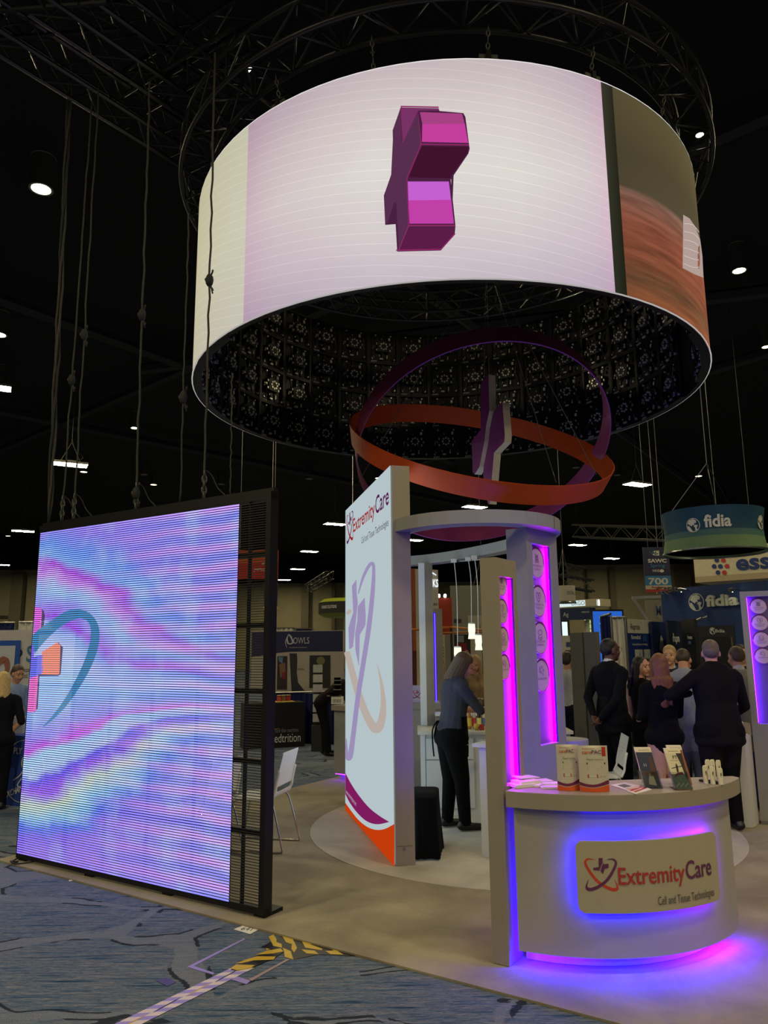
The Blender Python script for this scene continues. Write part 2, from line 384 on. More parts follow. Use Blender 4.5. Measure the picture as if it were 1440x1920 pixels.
# ---------------------------------------------------------------- backlit wall
LBL, LBP = V((-.466, 8.888, 0)), V((.062, 6.629, 0)); ZF = .0168
lbd = (LBP-LBL).normalized(); lbn = V((-lbd.y, lbd.x, 0)); lbn = lbn if lbn.x < 0 else -lbn
LH, LT = 3.445, .18
lb = T('lightbox_display', 'tall backlit white fabric wall with heart logo, plum and orange swooshes and taupe end panel', 'display wall', LBP-lbn*LT/2)
mb = MB(); mb.obox(LBL-lbn*.012+V((0, 0, ZF)), lbd*(LBP-LBL).length, -lbn*(LT-.012), (0, 0, LH-ZF), m_taupe)
mb.build('casing', lb, bevel=.004)
sc_ = MB(); sc_.obox(LBP-lbn*.02+lbd*.001+V((0, 0, .17)), lbd*.001, -lbn*(LT-.04), (0, 0, .002), m_dark); sc_.cyl(LBP-lbn*.085+lbd*.0+V((0, 0, .15)), LBP-lbn*.085+lbd*.006+V((0, 0, .15)), .012, m_steel, 10)
sc_.build('lock_plate', lb)
LE = .62
def lbmap(px, py, d=.001): return PL(px, py, LBP+lbn*.0, lbn)+lbn*d
LS = (LBP-LBL).length
def lbuv(u, v, d=.0012): return LBL+lbd*u+V((0, 0, v))+lbn*d
g = MB(); e_w = E('backlit_white', (208, 226, 232), LE*1.15)
g.add([lbuv(0, ZF+.01, 0), lbuv(LS, ZF+.01, 0), lbuv(LS, LH, 0), lbuv(0, LH, 0)], [(0, 1, 2, 3)], e_w)
e_or, e_pl = E('backlit_orange', (214, 66, 12), LE*1.3), E('backlit_plum', (150, 34, 112), LE*1.1)
e_wp, e_wt = E('backlit_lilac', (182, 168, 216), LE*1.1), E('backlit_sand', (214, 200, 190), LE*1.1)
e_t1, e_t2, e_t3 = E('backlit_logo_orange', (190, 40, 40), LE), E('backlit_logo_plum', (110, 20, 95), LE), E('backlit_logo_grey', (70, 66, 84), LE)
def pp(pts, mat, d): g.add([lbmap(*p, d) for p in pts], [tuple(range(len(pts)))], mat)
def sp2(pts, ws, mat, d, n=8):
    for q in stroke2d(pts, ws, n): pp(q, mat, d)
# bottom swooshes
top = smooth_path([(p[0], p[1], 0) for p in [(647.6, 1505), (662, 1525), (675, 1540), (690, 1551), (706, 1556), (722, 1554), (739.6, 1545)]], 5)
bot = [(647.6+i*(739.8-647.6)/(len(top)-1), 1519.5+i*(1627-1519.5)/(len(top)-1)) for i in range(len(top))]
for i in range(len(top)-1): pp([(top[i].x, top[i].y), (top[i+1].x, top[i+1].y), bot[i+1], bot[i]], e_or, .001)
ua = smooth_path([(p[0], p[1], 0) for p in [(647.8, 1449), (657, 1467), (672, 1490), (692, 1514), (712, 1530), (730, 1541)]], 5)
ub = smooth_path([(p[0], p[1], 0) for p in [(647.8, 1489), (656, 1505), (670, 1524), (688, 1540), (708, 1545.5), (730, 1541.2)]], 5)
for i in range(len(ua)-1): pp([(ua[i].x, ua[i].y), (ua[i+1].x, ua[i+1].y), (ub[i+1].x, ub[i+1].y), (ub[i].x, ub[i].y)], e_pl, .001)
# big pale mark
sp2([(650, 1150), (656, 1146), (652, 1153)], [3, 7, 1], e_wt, .0012)
sp2([(650.5, 1222), (660, 1258), (672, 1300), (688, 1342), (704, 1366), (714, 1356), (719, 1325), (716, 1285), (707, 1243)], [11, 12, 13, 14, 17, 15, 11, 6, .5], e_wt, .0012)
sp2([(672, 1113), (681, 1083), (692, 1061), (699, 1057), (701, 1070), (699, 1110), (692, 1175), (682, 1240), (671, 1310), (663, 1375), (657, 1417), (651, 1418), (649.5, 1385)], [2, 5, 6, 6, 6, 8, 9, 9, 9, 9, 10, 7, 2], e_wp, .0014, 8)
pp([(660, 1099), (668.5, 1086), (669, 1110), (671, 1130), (668, 1160), (662, 1213), (655, 1218), (653.5, 1178), (657, 1165), (662.5, 1148)], e_wp, .0012)
pp([(671, 1137), (684, 1120), (686, 1156), (685.5, 1172), (675, 1190), (673, 1250), (666.5, 1218), (666, 1187), (670, 1165)], e_wp, .0012)
# name at top
def uvpx(px, py): q = PL(px, py, LBP, lbn); return ((q-LBL).dot(lbd), q.z)
a0, a1 = uvpx(662.5, 997), uvpx(729.5, 946)
bz = (a0[1]+a1[1])/2; Wn = a1[0]-a0[0]
g.text('Extremity', lbuv, e_t1, .15, a0[0], bz, Wn*.66, .012); g.text('Care', lbuv, e_t2, .17, a0[0]+Wn*.675, bz, Wn*.325, .012)
b0, b1 = uvpx(678, 1020), uvpx(729, 985)
g.text('Cell and Tissue Technologies', lbuv, e_t3, .07, b0[0], (b0[1]+b1[1])/2, b1[0]-b0[0])
h0 = uvpx(650.5, 1018)
logo_heart(g, lbuv, h0[0], bz-.07, .34, e_t1, e_t2, e_t2, a0[0]-h0[0]-.02)
q0, q1 = uvpx(649, 1487), uvpx(668, 1512)
g.text('www.extremitycare.com', lambda u, v: lbuv(q0[0]+u, q0[1]+(q1[1]-q0[1])*u/(q1[0]-q0[0])+v, .0016), E('backlit_pale', (225, 205, 225), LE), .05, 0, 0, q1[0]-q0[0])
g.build('backlit_graphic', lb)
gi = MB(); di = -lbn*(LT+.0012)
gi.add([LBL-lbn*(LT+.0012)+lbd*.04+V((0, 0, ZF+.05)), LBL-lbn*(LT+.0012)+lbd*(LS-.04)+V((0, 0, ZF+.05)), LBL-lbn*(LT+.0012)+lbd*(LS-.04)+V((0, 0, LH-.05)), LBL-lbn*(LT+.0012)+lbd*.04+V((0, 0, LH-.05))], [(0, 1, 2, 3)], E('backlit_inner', (208, 226, 232), 1.15)); gi.build('backlit_rear', lb)
# ---------------------------------------------------------------- canopy ring above the booth
hd = T('canopy_ring', 'oval taupe header band joining the backlit wall and the purple lit tower', 'canopy', (.7, 7.6, 2.83))
N0 = V((.83, 7.0, 0)); ax_ = lbd*-1.0
pts = []
for i in range(17):
    t = math.radians(200+ i*(355-200)/16)
    pts.append(V((N0.x+.73*math.cos(t), N0.y+.73*math.sin(t), 0)))
back = [V((1.57, 7.3, 0)), V((1.5, 7.65, 0)), V((1.38, 8.05, 0)), V((1.16, 8.5, 0)), V((.87, 8.97, 0)), V((.58, 9.3, 0)), V((.30, 9.47, 0)), V((.0, 9.45, 0)), V((-.2, 9.3, 0))]
path = pts+smooth_path(back, 4)
zb_, zt_ = 2.83, 2.945
mb = MB(); n = len(path); vs = []
for i, p in enumerate(path):
    a = path[max(i-1, 0)]; b = path[min(i+1, n-1)]; t = (b-a).normalized(); o = V((t.y, -t.x, 0))
    for s_, z in ((.09, zb_), (.09, zt_), (-.09, zt_), (-.09, zb_)): vs.append(p+o*s_+V((0, 0, z)))
fs = []
for i in range(n-1): fs += [(i*4+k, (i+1)*4+k, (i+1)*4+(k+1) % 4, i*4+(k+1) % 4) for k in range(4)]
fs += [(0, 1, 2, 3), tuple(4*(n-1)+k for k in (3, 2, 1, 0))]
mb.add(vs, fs, m_taupe2); mb.build('band', hd)
for i in (13, 15):
    j = MB()
    p = path[i]; t = (path[i+1]-path[i-1]).normalized(); o = V((t.y, -t.x, 0))
    j.obox(p+o*.0905-t*.004+V((0, 0, zb_)), t*.006, o*.002, (0, 0, zt_-zb_), m_steel); j.build('joint_strip', hd)
# ---------------------------------------------------------------- niche tower builder
icon_gr = M('disc_grey_ink', (92, 84, 86), .6); disc_face = M('disc_beige', (196, 178, 158), .55, 0, .03)
disc_rim = M('disc_plum_rim', (104, 34, 62), .5)
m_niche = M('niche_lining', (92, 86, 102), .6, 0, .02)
m_jamb = M('niche_jamb_shade', (48, 40, 84), .6, 0, .02)  # darker sheet on one jamb, its dimmer light put into the colour
def niche_tower(root, A, fd, w, th, H, nz0, nz1, x0, x1, depth, discs, strip_l, strip_r, body=None, nx=0.0):
    """box with a tall lit recess in its front; A front-left corner, fd front direction, recess x0..x1, z nz0..nz1"""
    body = body or m_taupe
    fd = fd.normalized(); bk = V((-fd.y, fd.x, 0)); A = V((A[0], A[1], 0)); nrm = -bk
    P = lambda u, d, z: A+fd*u+bk*d+V((0, 0, z))
    m = MB(); z0 = .0168
    m.obox(P(0, 0, z0), fd*x0, bk*th, (0, 0, H-z0), body); m.obox(P(x1, 0, z0), fd*(w-x1), bk*th, (0, 0, H-z0), body)
    m.obox(P(x0, 0, z0), fd*(x1-x0), bk*th, (0, 0, nz0-z0), body); m.obox(P(x0, 0, nz1), fd*(x1-x0), bk*th, (0, 0, H-nz1), body)
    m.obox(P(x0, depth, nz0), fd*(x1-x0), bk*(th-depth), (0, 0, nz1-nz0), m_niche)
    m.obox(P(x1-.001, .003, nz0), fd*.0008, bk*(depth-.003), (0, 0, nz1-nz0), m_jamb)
    m.build('tower_body', root)
    for (cx, cz, r, kind, t1, t2) in discs:
        c = P(cx, depth-.018, cz); fm = lambda u, v, d=0.0: c+fd*u+V((0, 0, v))+nrm*(.0012+d)
        dm = MB(); R3 = Matrix((fd, V((0, 0, 1)), nrm)).transposed()
        dm.lathe([(r, -.017), (r, -.002), (r-.002, 0), (0, 0)], c, disc_face, 40, R3)
        arc = [(r*.96*math.cos(math.radians(a)), r*.96*math.sin(math.radians(a))) for a in range(-8, 190, 9)]
        dm.polys(stroke2d(arc, [r*.03]+[r*.13]*(len(arc)-2)+[r*.03], 2), fm, disc_rim)
        full = [(r*.97*math.cos(math.radians(a)), r*.97*math.sin(math.radians(a))) for a in range(0, 361, 12)]
        dm.polys(stroke2d(full, [r*.035]*len(full), 1), fm, disc_rim)
        S2 = lambda pts, wd=.05: dm.polys(stroke2d([(x*r, y*r+r*.28) for x, y in pts], [wd*r]*len(pts), 3), lambda u, v: fm(u, v, .0003), icon_gr)
        if kind == 'heart':
            S2([(0, -.34), (-.28, -.04), (-.26, .2), (-.1, .25), (0, .1), (.1, .25), (.26, .2), (.28, -.04), (0, -.34)]); S2([(-.05, .02), (.1, .08), (.05, -.1), (-.06, -.05)])
        elif kind == 'layers':
            for k in (0, -.14, -.26):
                S2([(-.3, k), (0, k-.17), (.3, k)] if k else [(-.3, .05), (0, .22), (.3, .05), (0, -.12), (-.3, .05)], .045)
        elif kind == 'cells':
            for qx, qy in ((-.22, .15), (.02, .2), (.2, .0), (-.1, -.1), (.15, -.22), (-.28, -.02)): S2([(qx+.07*math.cos(a), qy+.07*math.sin(a)) for a in [i*PI/3 for i in range(7)]], .035)
        else:
            for k in range(4): S2([(-.25+k*.13, .3-.05*k), (-.1+k*.1, .0), (-.25+k*.14, -.28)], .04); S2([(.25-k*.13, .3-.05*k), (.1-k*.1, .0), (.25-k*.14, -.28)], .04)
        dm.text(t1, fm, icon_gr, r*.13, 0, -r*.28, r*1.2, 0, 'c')
        if t2: dm.text(t2, fm, icon_gr, r*.13, 0, -r*.5, r*.9, 0, 'c')
        dm.build('icon_disc', root)
    for side, mt, s in ((x0, strip_l, 1), (x1, strip_r, -1)):
        if mt is None: continue
        st = MB(); st.obox(P(side+s*.0012, depth*.45, nz0+.01), fd*s*.002, bk*depth*.45, (0, 0, nz1-nz0-.02), mt); st.build('led_strip', root)
    return P
E_vio, E_mag, E_blu = E('led_violet', (110, 30, 255), 60), E('led_magenta', (190, 0, 255), 95), E('led_blue', (20, 10, 255), 60)
TXT = [('cross', 'ADVANCED', 'ALLOGRAFTS'), ('heart', 'PLACENTAL', 'TISSUE'), ('layers', 'CELLULAR', 'DERMIS'), ('cells', 'EXOSOMES', None)]
# tower under the canopy
A = V((1.235, 6.43, 0)); fdt = V((.63, .777, 0))
tw = T('display_tower', 'tall grey tower under the canopy with violet niche and four large icon discs', 'display tower', A)
dl = [(.195, z, .135, *t) for z, t in zip((2.45, 2.03, 1.62, 1.22), TXT)]
dl = []
for py, t in zip((1055, 1127, 1196, 1266), TXT):
    q = PL(1016+(py-1055)*.036, py, A, V((-fdt.y, fdt.x, 0))*-1); dl.append((.235, q.z, .14, *t))
Pt = niche_tower(tw, A, fdt, .58, .2, 2.828, .985, 2.70, .10, .43, .05, dl, E('led_violet_soft', (70, 10, 255), 120), E_mag, m_taupe2)
# its curved counter base behind
tb = T('tower_counter', 'low rounded counter base behind the foot of the grey canopy tower', 'counter', Pt(.5, .5, 0))
m = MB(); c = Pt(.785, .10, 0)
arc = [c+fdt.normalized()*(.185*math.cos(a))+V((-fdt.y, fdt.x, 0)).normalized()*(.185*math.sin(a)) for a in [i*2*PI/40 for i in range(40)]]
m.slab([p+V((0, 0, .016)) for p in arc], (0, 0, .90), m_taupe2); m.build('base', tb)
arc2 = [c+(p-c)*1.06 for p in arc]
m = MB(); m.slab([p+V((0, 0, .916)) for p in arc2], (0, 0, .055), m_taupe2); m.build('counter_top', tb, bevel=.004)
# front post tower
A = V((.690, 4.633, 0)); PD = V((.835, -.55, 0)).normalized(); fdp = V((.57, .822, 0)).normalized()
pt = T('counter_tower', 'slim taupe tower at the left end of the front counter with a magenta niche', 'display tower', A)
dl = []
for py, t in zip((1096, 1147, 1199, 1250), TXT):
    q = PL(938+(py-1096)*.03, py, A+V((-fdp.y, fdp.x, 0))*.06, V((fdp.y, -fdp.x, 0))); dl.append((.125, q.z, .077, *t))
Pp = niche_tower(pt, A, fdp, .30, .107, 2.355, .985, 2.24, .05, .25, .042, dl, E('led_magenta_hot', (180, 0, 255), 75), E('led_magenta_hot', (180, 0, 255), 75))
# tower at the right edge
A = V((3.80, 8.03, 0)); fdr = V((.90, -.436, 0)).normalized()
rt = T('side_tower', 'grey tower at the right edge with violet niche and round icon discs', 'display tower', A)
dl = []
for (px, py), t in zip(((1422, 1136), (1425, 1167), (1428, 1199), (1431, 1230)), TXT):
    q = PL(px, py, A, V((fdr.y, -fdr.x, 0))); dl.append(((q-A).dot(fdr), q.z, .083, *t))
zn0 = PL(1420, 1357, A, V((fdr.y, -fdr.x, 0))).z
Pr = niche_tower(rt, A, fdr, .62, .16, 2.365, zn0, 2.31, .062, .50, .07, dl, E('led_violet_mid', (105, 20, 255), 50), E('led_violet_dim', (150, 40, 255), 14), m_taupe2)
sk = MB(); sk.obox(Pr(0, -.003, .016), fdr*.62, V((fdr.y, -fdr.x, 0))*.004, (0, 0, .03), m_grey); sk.build('kick_strip', rt)
# ---------------------------------------------------------------- front reception counter
CC, CRt, CRf = V((1.262, 5.60, 0)), 1.165, 1.095
def cyl_(a, R, z): return CC+V((R*math.cos(a), R*math.sin(a), z))
def angp(px, py, z): q = G(px, py, z)-CC; return math.atan2(q.y, q.x)
aL, aR = angp(951, 1481, .976), angp(1391, 1458, .976)
fc = T('reception_counter', 'curved white front counter with taupe top and blue to violet glow around its logo sign', 'counter', (1.3, 4.8, 0))
def ribbon(mb, R0, R1, a0, a1, z0, z1, mat, n=40, back=None):
    """curved slab between radii R0<R1"""
    A_ = [a0+(a1-a0)*i/n for i in range(n+1)]
    o = [cyl_(a, R1, z0) for a in A_]; i_ = [cyl_(a, R0, z0) for a in A_] if back is None else [V((*back(k/n), z0)) for k in range(n+1)]
    up = V((0, 0, z1-z0)); N_ = n+1
    vs = o+[p+up for p in o]+i_+[p+up for p in i_]; fs = []
    for k in range(n):
        fs += [(k, k+1, N_+k+1, N_+k), (2*N_+k+1, 2*N_+k, 3*N_+k, 3*N_+k+1), (N_+k, N_+k+1, 3*N_+k+1, 3*N_+k), (k+1, k, 2*N_+k, 2*N_+k+1)]
    fs += [(0, N_, 3*N_, 2*N_), (n, 2*N_+n, 3*N_+n, N_+n)]
    return mb.add(vs, fs, mat)
pL, pR = V((.845, 4.82)), V((2.22, 5.02))
ribbon(MB(), 0, CRt, aL, aR, .885, .976, m_taupe, 48, lambda t: (pL.x+(pR.x-pL.x)*t, pL.y+(pR.y-pL.y)*t)).build('counter_top', fc, bevel=.003)
aL2 = aL+.02; aR2 = angp(1396, 1738, .10)-.01
m_ctr = M('counter_white', (164, 160, 152), .5, 0, .02, 5)
ribbon(MB(), CRf-.03, CRf, aL2, aR2, .10, .885, m_ctr).build('front_panel', fc)
ribbon(MB(), CRf-.16, CRf-.13, aL2, aR2-.03, .016, .13, m_white).build('plinth', fc)
cs = MB()
p, q = cyl_(aR2, CRf-.005, 0), V((2.12, 5.0, 0))
cs.wall(cyl_(aR2, CRf-.012, 0), (2.08, 5.08), .10, .885, .03, m_ctr); cs.build('side_panel', fc)
def bl(t): return [(p_, c_) for p_, c_ in t]
glow = [(0.0, (52, 0, 255)), (.2, (30, 0, 255)), (.36, (2, 0, 255)), (.5, (4, 0, 255)), (.72, (46, 0, 255)), (1, (92, 0, 255))]
ribbon(MB(), CRf-.052, CRf-.036, aL2+.02, aR2-.02, .101, .115, EG('led_strip_floor', 0, glow, 420)).build('led_strip', fc)
ribbon(MB(), CRf+.004, CRf+.012, aL2+.35, aR2-.08, .876, .883, EG('led_strip_top', 0, [(0, (40, 0, 255)), (.3, (6, 0, 255)), (1, (130, 0, 255))], 9)).build('led_strip', fc)
# sign
sL, sR = CYL(1081, 1640, CC, CRf+.05), CYL(1346, 1630, CC, CRf+.05)
aS0, aS1 = math.atan2(sL.y-CC.y, sL.x-CC.x), math.atan2(sR.y-CC.y, sR.x-CC.x)
z_b, z_t = CYL(1215, 1711, CC, CRf+.05).z, CYL(1215, 1575, CC, CRf+.05).z
RS = CRf+.052; LW = (aS1-aS0)*RS; LHt = z_t-z_b
def smap(u, v, d=.0): return cyl_(aS0+u/RS, RS+d, z_b+v)
def rrect(w, h, r, k=8, inset=0.0):
    P = []
    for cx, cy, a in ((w-r, h-r, 0), (r, h-r, 90), (r, r, 180), (w-r, r, 270)):
        P += [(cx+(r-inset)*math.cos(math.radians(a+90*i/k)), cy+(r-inset)*math.sin(math.radians(a+90*i/k))) for i in range(k+1)]
    return P
sg = MB(); m_sign = M('sign_face', (170, 162, 138), .5, 0, .02)
def curved_plate(mb, w, h, r, fm, d0, d1, mat, n=30):
    """rounded plate following fm: strips along u"""
    us = sorted(set([0, w]+[r*(1-math.cos(PI/2*i/8)) for i in range(9)]+[w-r*(1-math.cos(PI/2*i/8)) for i in range(9)]+[w*i/n for i in range(1, n) if r < w*i/n < w-r]))
    def lim(u):
        x = min(u, w-u)
        return r-math.sqrt(max(r*r-(r-x)**2, 0)) if x < r else 0
    vs = []
    for u in us: k = lim(u); vs += [fm(u, k, d0), fm(u, h-k, d0), fm(u, h-k, d1), fm(u, k, d1)]
    fs = []
    for i in range(len(us)-1): fs += [(i*4+k, i*4+(k+1) % 4, (i+1)*4+(k+1) % 4, (i+1)*4+k) for k in range(4)]
    mb.add(vs, fs, mat)
curved_plate(sg, LW, LHt, .045, smap, -.014, .0, m_sign)
logo_full(sg, lambda u, v, d=0.0: smap(u, v, .0012+d), LW*.055, LHt*.40, LW*.89, (p_or, p_pl, p_mid, p_gr))
sg.build('logo_sign', fc)
hs = MB(); P0_ = rrect(LW-.03, LHt-.03, .035); P = []
for i in range(len(P0_)):
    a, b = V(P0_[i]), V(P0_[(i+1) % len(P0_)]); k = max(1, int((b-a).length/.03))
    P += [tuple(a+(b-a)*j/k) for j in range(k)]
n = len(P)
vs = [smap(.015+u, .015+v, -.036) for u, v in P]+[smap(.015+u, .015+v, -.022) for u, v in P]
hs.add(vs, [(i, (i+1) % n, (i+1) % n+n, i+n) for i in range(n)], EG('led_strip_halo', 0, [(0, (14, 0, 255)), (.4, (4, 0, 255)), (.65, (66, 0, 255)), (1, (120, 0, 255))], 95)); hs.build('led_strip', fc)
for u, v in ((.2, .2), (.8, .2), (.2, .8), (.8, .8)): MB().cyl(smap(LW*u, LHt*v, -.05), smap(LW*u, LHt*v, -.014), .012, m_steel, 8).build('sign_standoff', fc)
# ---------------------------------------------------------------- hanging LED ring
RC, RR, RZ0, RZ1 = V((.717, 8.288, 0)), 2.84, 4.64, 6.64
def rp(a, z, R=RR): return RC+V((R*math.cos(a), R*math.sin(a), z))
def rc(px, py, d=.004):
    q = CYL(px, py, RC, RR); v = V((q.x-RC.x, q.y-RC.y, 0)).normalized()*d; return q+v
def ra(px, py): q = CYL(px, py, RC, RR)-RC; return math.atan2(q.y, q.x) % (2*PI) % (2*PI)
ringo = T('led_ring_screen', 'huge hanging cylindrical LED screen showing a purple plus sign on pale pink', 'screen', (RC.x, RC.y, RZ0))
def ring_mat(name, cols_v, tint_u, stripe=.05, strength=1.0, wob=.12, grain=0.0):
    m, nt, N = _nodes(name); L = nt.links.new; out = N('ShaderNodeOutputMaterial'); e = N('ShaderNodeEmission')
    tc = N('ShaderNodeTexCoord'); sp = N('ShaderNodeSeparateXYZ'); L(tc.outputs['UV'], sp.inputs[0])
    no = N('ShaderNodeTexNoise'); no.inputs['Scale'].default_value = 3; no.inputs['Detail'].default_value = 5; L(tc.outputs['UV'], no.inputs['Vector'])
    mq = N('ShaderNodeMapping'); mq.inputs['Scale'].default_value = (2.5, 16, 1); mq.inputs['Rotation'].default_value = (0, 0, .12); L(tc.outputs['UV'], mq.inputs[0]); nq = N('ShaderNodeTexNoise'); nq.inputs['Scale'].default_value = 2; nq.inputs['Detail'].default_value = 4; L(mq.outputs[0], nq.inputs['Vector'])
    v = math_(nt, 'ADD', sp.outputs[1], math_(nt, 'MULTIPLY', math_(nt, 'SUBTRACT', no.outputs['Fac'], .5), wob))
    r = ramp(nt, [(p, lin(c)) for p, c in cols_v]); L(v, r.inputs[0])
    r2 = ramp(nt, [(p, lin(c)) for p, c in tint_u]); L(sp.outputs[0], r2.inputs[0])
    c = mixc(nt, 1.0, r.outputs[0], r2.outputs[0], 'MULTIPLY')
    ph = math_(nt, 'ADD', math_(nt, 'MULTIPLY', sp.outputs[1], 21), math_(nt, 'MULTIPLY', sp.outputs[0], 5))
    c = mixc(nt, math_(nt, 'MULTIPLY', math_(nt, 'LESS_THAN', sp.outputs[1], .53), grain), c, mixc(nt, 1.0, c, nq.outputs['Fac'], 'OVERLAY')) if grain else c
    ln = math_(nt, 'GREATER_THAN', math_(nt, 'FRACT', ph), .93)
    px = math_(nt, 'MULTIPLY', math_(nt, 'ADD', math_(nt, 'SINE', math_(nt, 'MULTIPLY', sp.outputs[1], 2*PI*150)), 1), .04)
    k = math_(nt, 'SUBTRACT', math_(nt, 'ADD', 1.0, math_(nt, 'MULTIPLY', ln, stripe)), px)
    L(c, e.inputs[0]); L(math_(nt, 'MULTIPLY', k, strength), e.inputs[1]); L(e.outputs[0], out.inputs[0]); return m
W_ = (255, 255, 255)
rm_main = ring_mat('ring_pink', [(0, (200, 188, 198)), (.2, (216, 206, 208)), (.5, (226, 220, 214)), (.75, (218, 208, 205)), (1, (200, 186, 190))], [(0, (232, 212, 228)), (.12, (240, 232, 240)), (.4, W_), (.75, W_), (.93, (245, 240, 248)), (1, (248, 226, 244))], .14, 1.0)
rm_cream = ring_mat('ring_cream', [(0, (216, 210, 196)), (.5, (222, 218, 196)), (1, (214, 210, 186))], [(0, (225, 215, 185)), (.2, (240, 236, 215)), (1, (250, 250, 250))], .12, .9)
rm_strip = ring_mat('ring_olive', [(0, (46, 48, 36)), (1, (58, 56, 44))], [(0, W_), (1, (190, 190, 180))], 0)
rm_skin = ring_mat('ring_skin', [(0, (168, 100, 66)), (.10, (122, 84, 58)), (.2, (150, 88, 62)), (.36, (160, 92, 70)), (.47, (150, 102, 84)), (.512, (146, 110, 92)), (.535, (96, 86, 64)), (.7, (92, 83, 58)), (.85, (100, 90, 62)), (1, (106, 96, 66))], [(0, (205, 205, 205)), (.25, (225, 225, 225)), (.55, W_), (.9, W_), (1, (255, 244, 205))], .02, 1.05, .035, .8)
rm_off = ring_mat('ring_back', [(0, (196, 190, 190)), (1, (205, 196, 200))], [(0, W_), (1, W_)], .08, .85)
aL_ = math.radians(180+8); 
a1, a2, a3 = ra(461, 420), ra(1140, 350), ra(1170, 470)
def seg(a0, a1, mat, n):
    mb = MB(); mb.grid(lambda u, v: rp(a0+(a1-a0)*u, RZ0+.012+(RZ1-RZ0-.024)*v), n, 12, mat, uv=True); return mb
aEnd = math.radians(374)
scr = seg(aL_, a1, rm_cream, 26)
def join(mb, o):
    b = len(mb.v); mb.v += o.v
    for f, k in zip(o.f, o.m): mb.f.append(tuple(b+i for i in f)); mb.m.append(mb.mi(o.mats[k]))
    if o.uv:
        mb.uv = mb.uv or {}
        for i, q in o.uv.items(): mb.uv[b+i] = q
    return mb
join(scr, seg(a1, a2, rm_main, 80)); join(scr, seg(a2, a3, rm_strip, 6)); join(scr, seg(a3, aEnd, rm_skin, 40)); join(scr, seg(aEnd, aL_+2*PI, rm_off, 80))
# picture of the plus sign on the screen
def cr(pts, mat, d, sub=5):
    P = [(y/2, x/2+720) for x, y in pts]; lo = min(q[1] for q in P); hi = max(q[1] for q in P); x = lo
    while x < hi:                                      # follow the curve of the screen in narrow strips
        c = clip_poly(P, x, min(x+9, hi))
        if len(c) > 2: scr.add([rc(b, a, d) for a, b in c], [tuple(range(len(c)))], mat)
        x += 9
def E2(n, c): return E('ring_'+n, c, 1.0)
cr([(63, 405), (205, 408), (208, 418), (297, 426), (305, 440), (321, 560), (316, 578), (250, 676), (268, 848), (265, 882), (213, 941), (50, 945), (44, 842), (5, 845), (0, 735), (36, 632), (33, 490)], E2('cross_body', (74, 32, 64)), .006)
cr([(63, 405), (66, 540), (125, 418), (141, 545), (86, 675), (94, 850), (56, 940), (47, 765), (40, 760), (14, 838), (5, 840), (2, 735), (38, 632), (35, 490)], E2('cross_side', (88, 46, 78)), .009)
cr([(66, 408), (204, 410), (206, 417), (128, 418), (72, 538)], E2('cross_notch', (120, 50, 102)), .010)
cr([(135, 424), (292, 430), (305, 478), (146, 478)], E2('cross_face', (166, 66, 132)), .012)
cr([(144, 470), (302, 468), (316, 540), (143, 536)], E2('cross_face_lo', (196, 62, 156)), .013)
cr([(143, 552), (316, 554), (312, 578), (246, 672), (92, 668)], E2('cross_under', (64, 18, 44)), .012)
cr([(89, 684), (243, 684), (252, 760), (92, 762)], E2('cross_mid', (196, 96, 208)), .012)
cr([(92, 755), (252, 753), (262, 842), (97, 842)], E2('cross_mid_lo', (192, 64, 168)), .013)
cr([(98, 858), (264, 858), (262, 880), (210, 936), (60, 938)], E2('cross_foot', (92, 28, 72)), .012)
for pts, w in (([(135, 545), (318, 548)], 5), ([(93, 850), (266, 850)], 6), ([(88, 678), (94, 850), (56, 942)], 4), ([(66, 406), (70, 540), (127, 417), (140, 545), (86, 676)], 4), ([(47, 942), (213, 939), (266, 880)], 5), ([(64, 404), (205, 407)], 5)):
    for q in stroke2d(pts, [w]*len(pts), 1): cr(q, E2('cross_edge', (140, 40, 100)), .015)
cr([((a-720)*2, b*2) for a, b in ((1280, 403), (1292, 410), (1303, 426), (1312, 450), (1316, 480), (1318, 521), (1300, 514), (1279, 503))], E2('gauze', (176, 156, 148)), .005)
for i in range(6):
    scr.polys(stroke2d([(1281, 420+i*15), (1298, 416+i*16+6), (1309, 436+i*13)], [1.2]*3, 2), lambda x, y: rc(x, y, .008), E2('gauze_line', (206, 192, 186)))
for q in stroke2d([(1163, 374), (1190, 371), (1225, 374), (1262, 384), (1290, 402)], [3, 5, 6, 5, 3], 4): pass
scr.build('screen', ringo, smooth=True)
rim = MB()
for z in (RZ0+.005, RZ1-.005):
    rim.tube([rp(2*PI*i/96, z if z > 6 else RZ0+.012, RR-.006 if z > 6 else RR+.003) for i in range(96)], .0065, E('rim_white', (235, 230, 228), .95 if z > 6 else .5), 6, True)
rim.build('rim', ringo)
iw = MB()
iw.grid(lambda u, v: rp(2*PI*(1-u), RZ0+.004+(RZ1-RZ0-.008)*v, RR-.045), 96, 2, m_black)
for z, s in ((RZ0+.003, 1), (RZ1-.003, -1)):
    vs = [rp(2*PI*i/96, z, R) for R in (RR-.004, RR-.05) for i in range(96)]
    iw.add(vs, [(i, (i+1) % 96, (i+1) % 96+96, i+96)[::s] for i in range(96)], m_black)
iw.build('inner_shell', ringo)
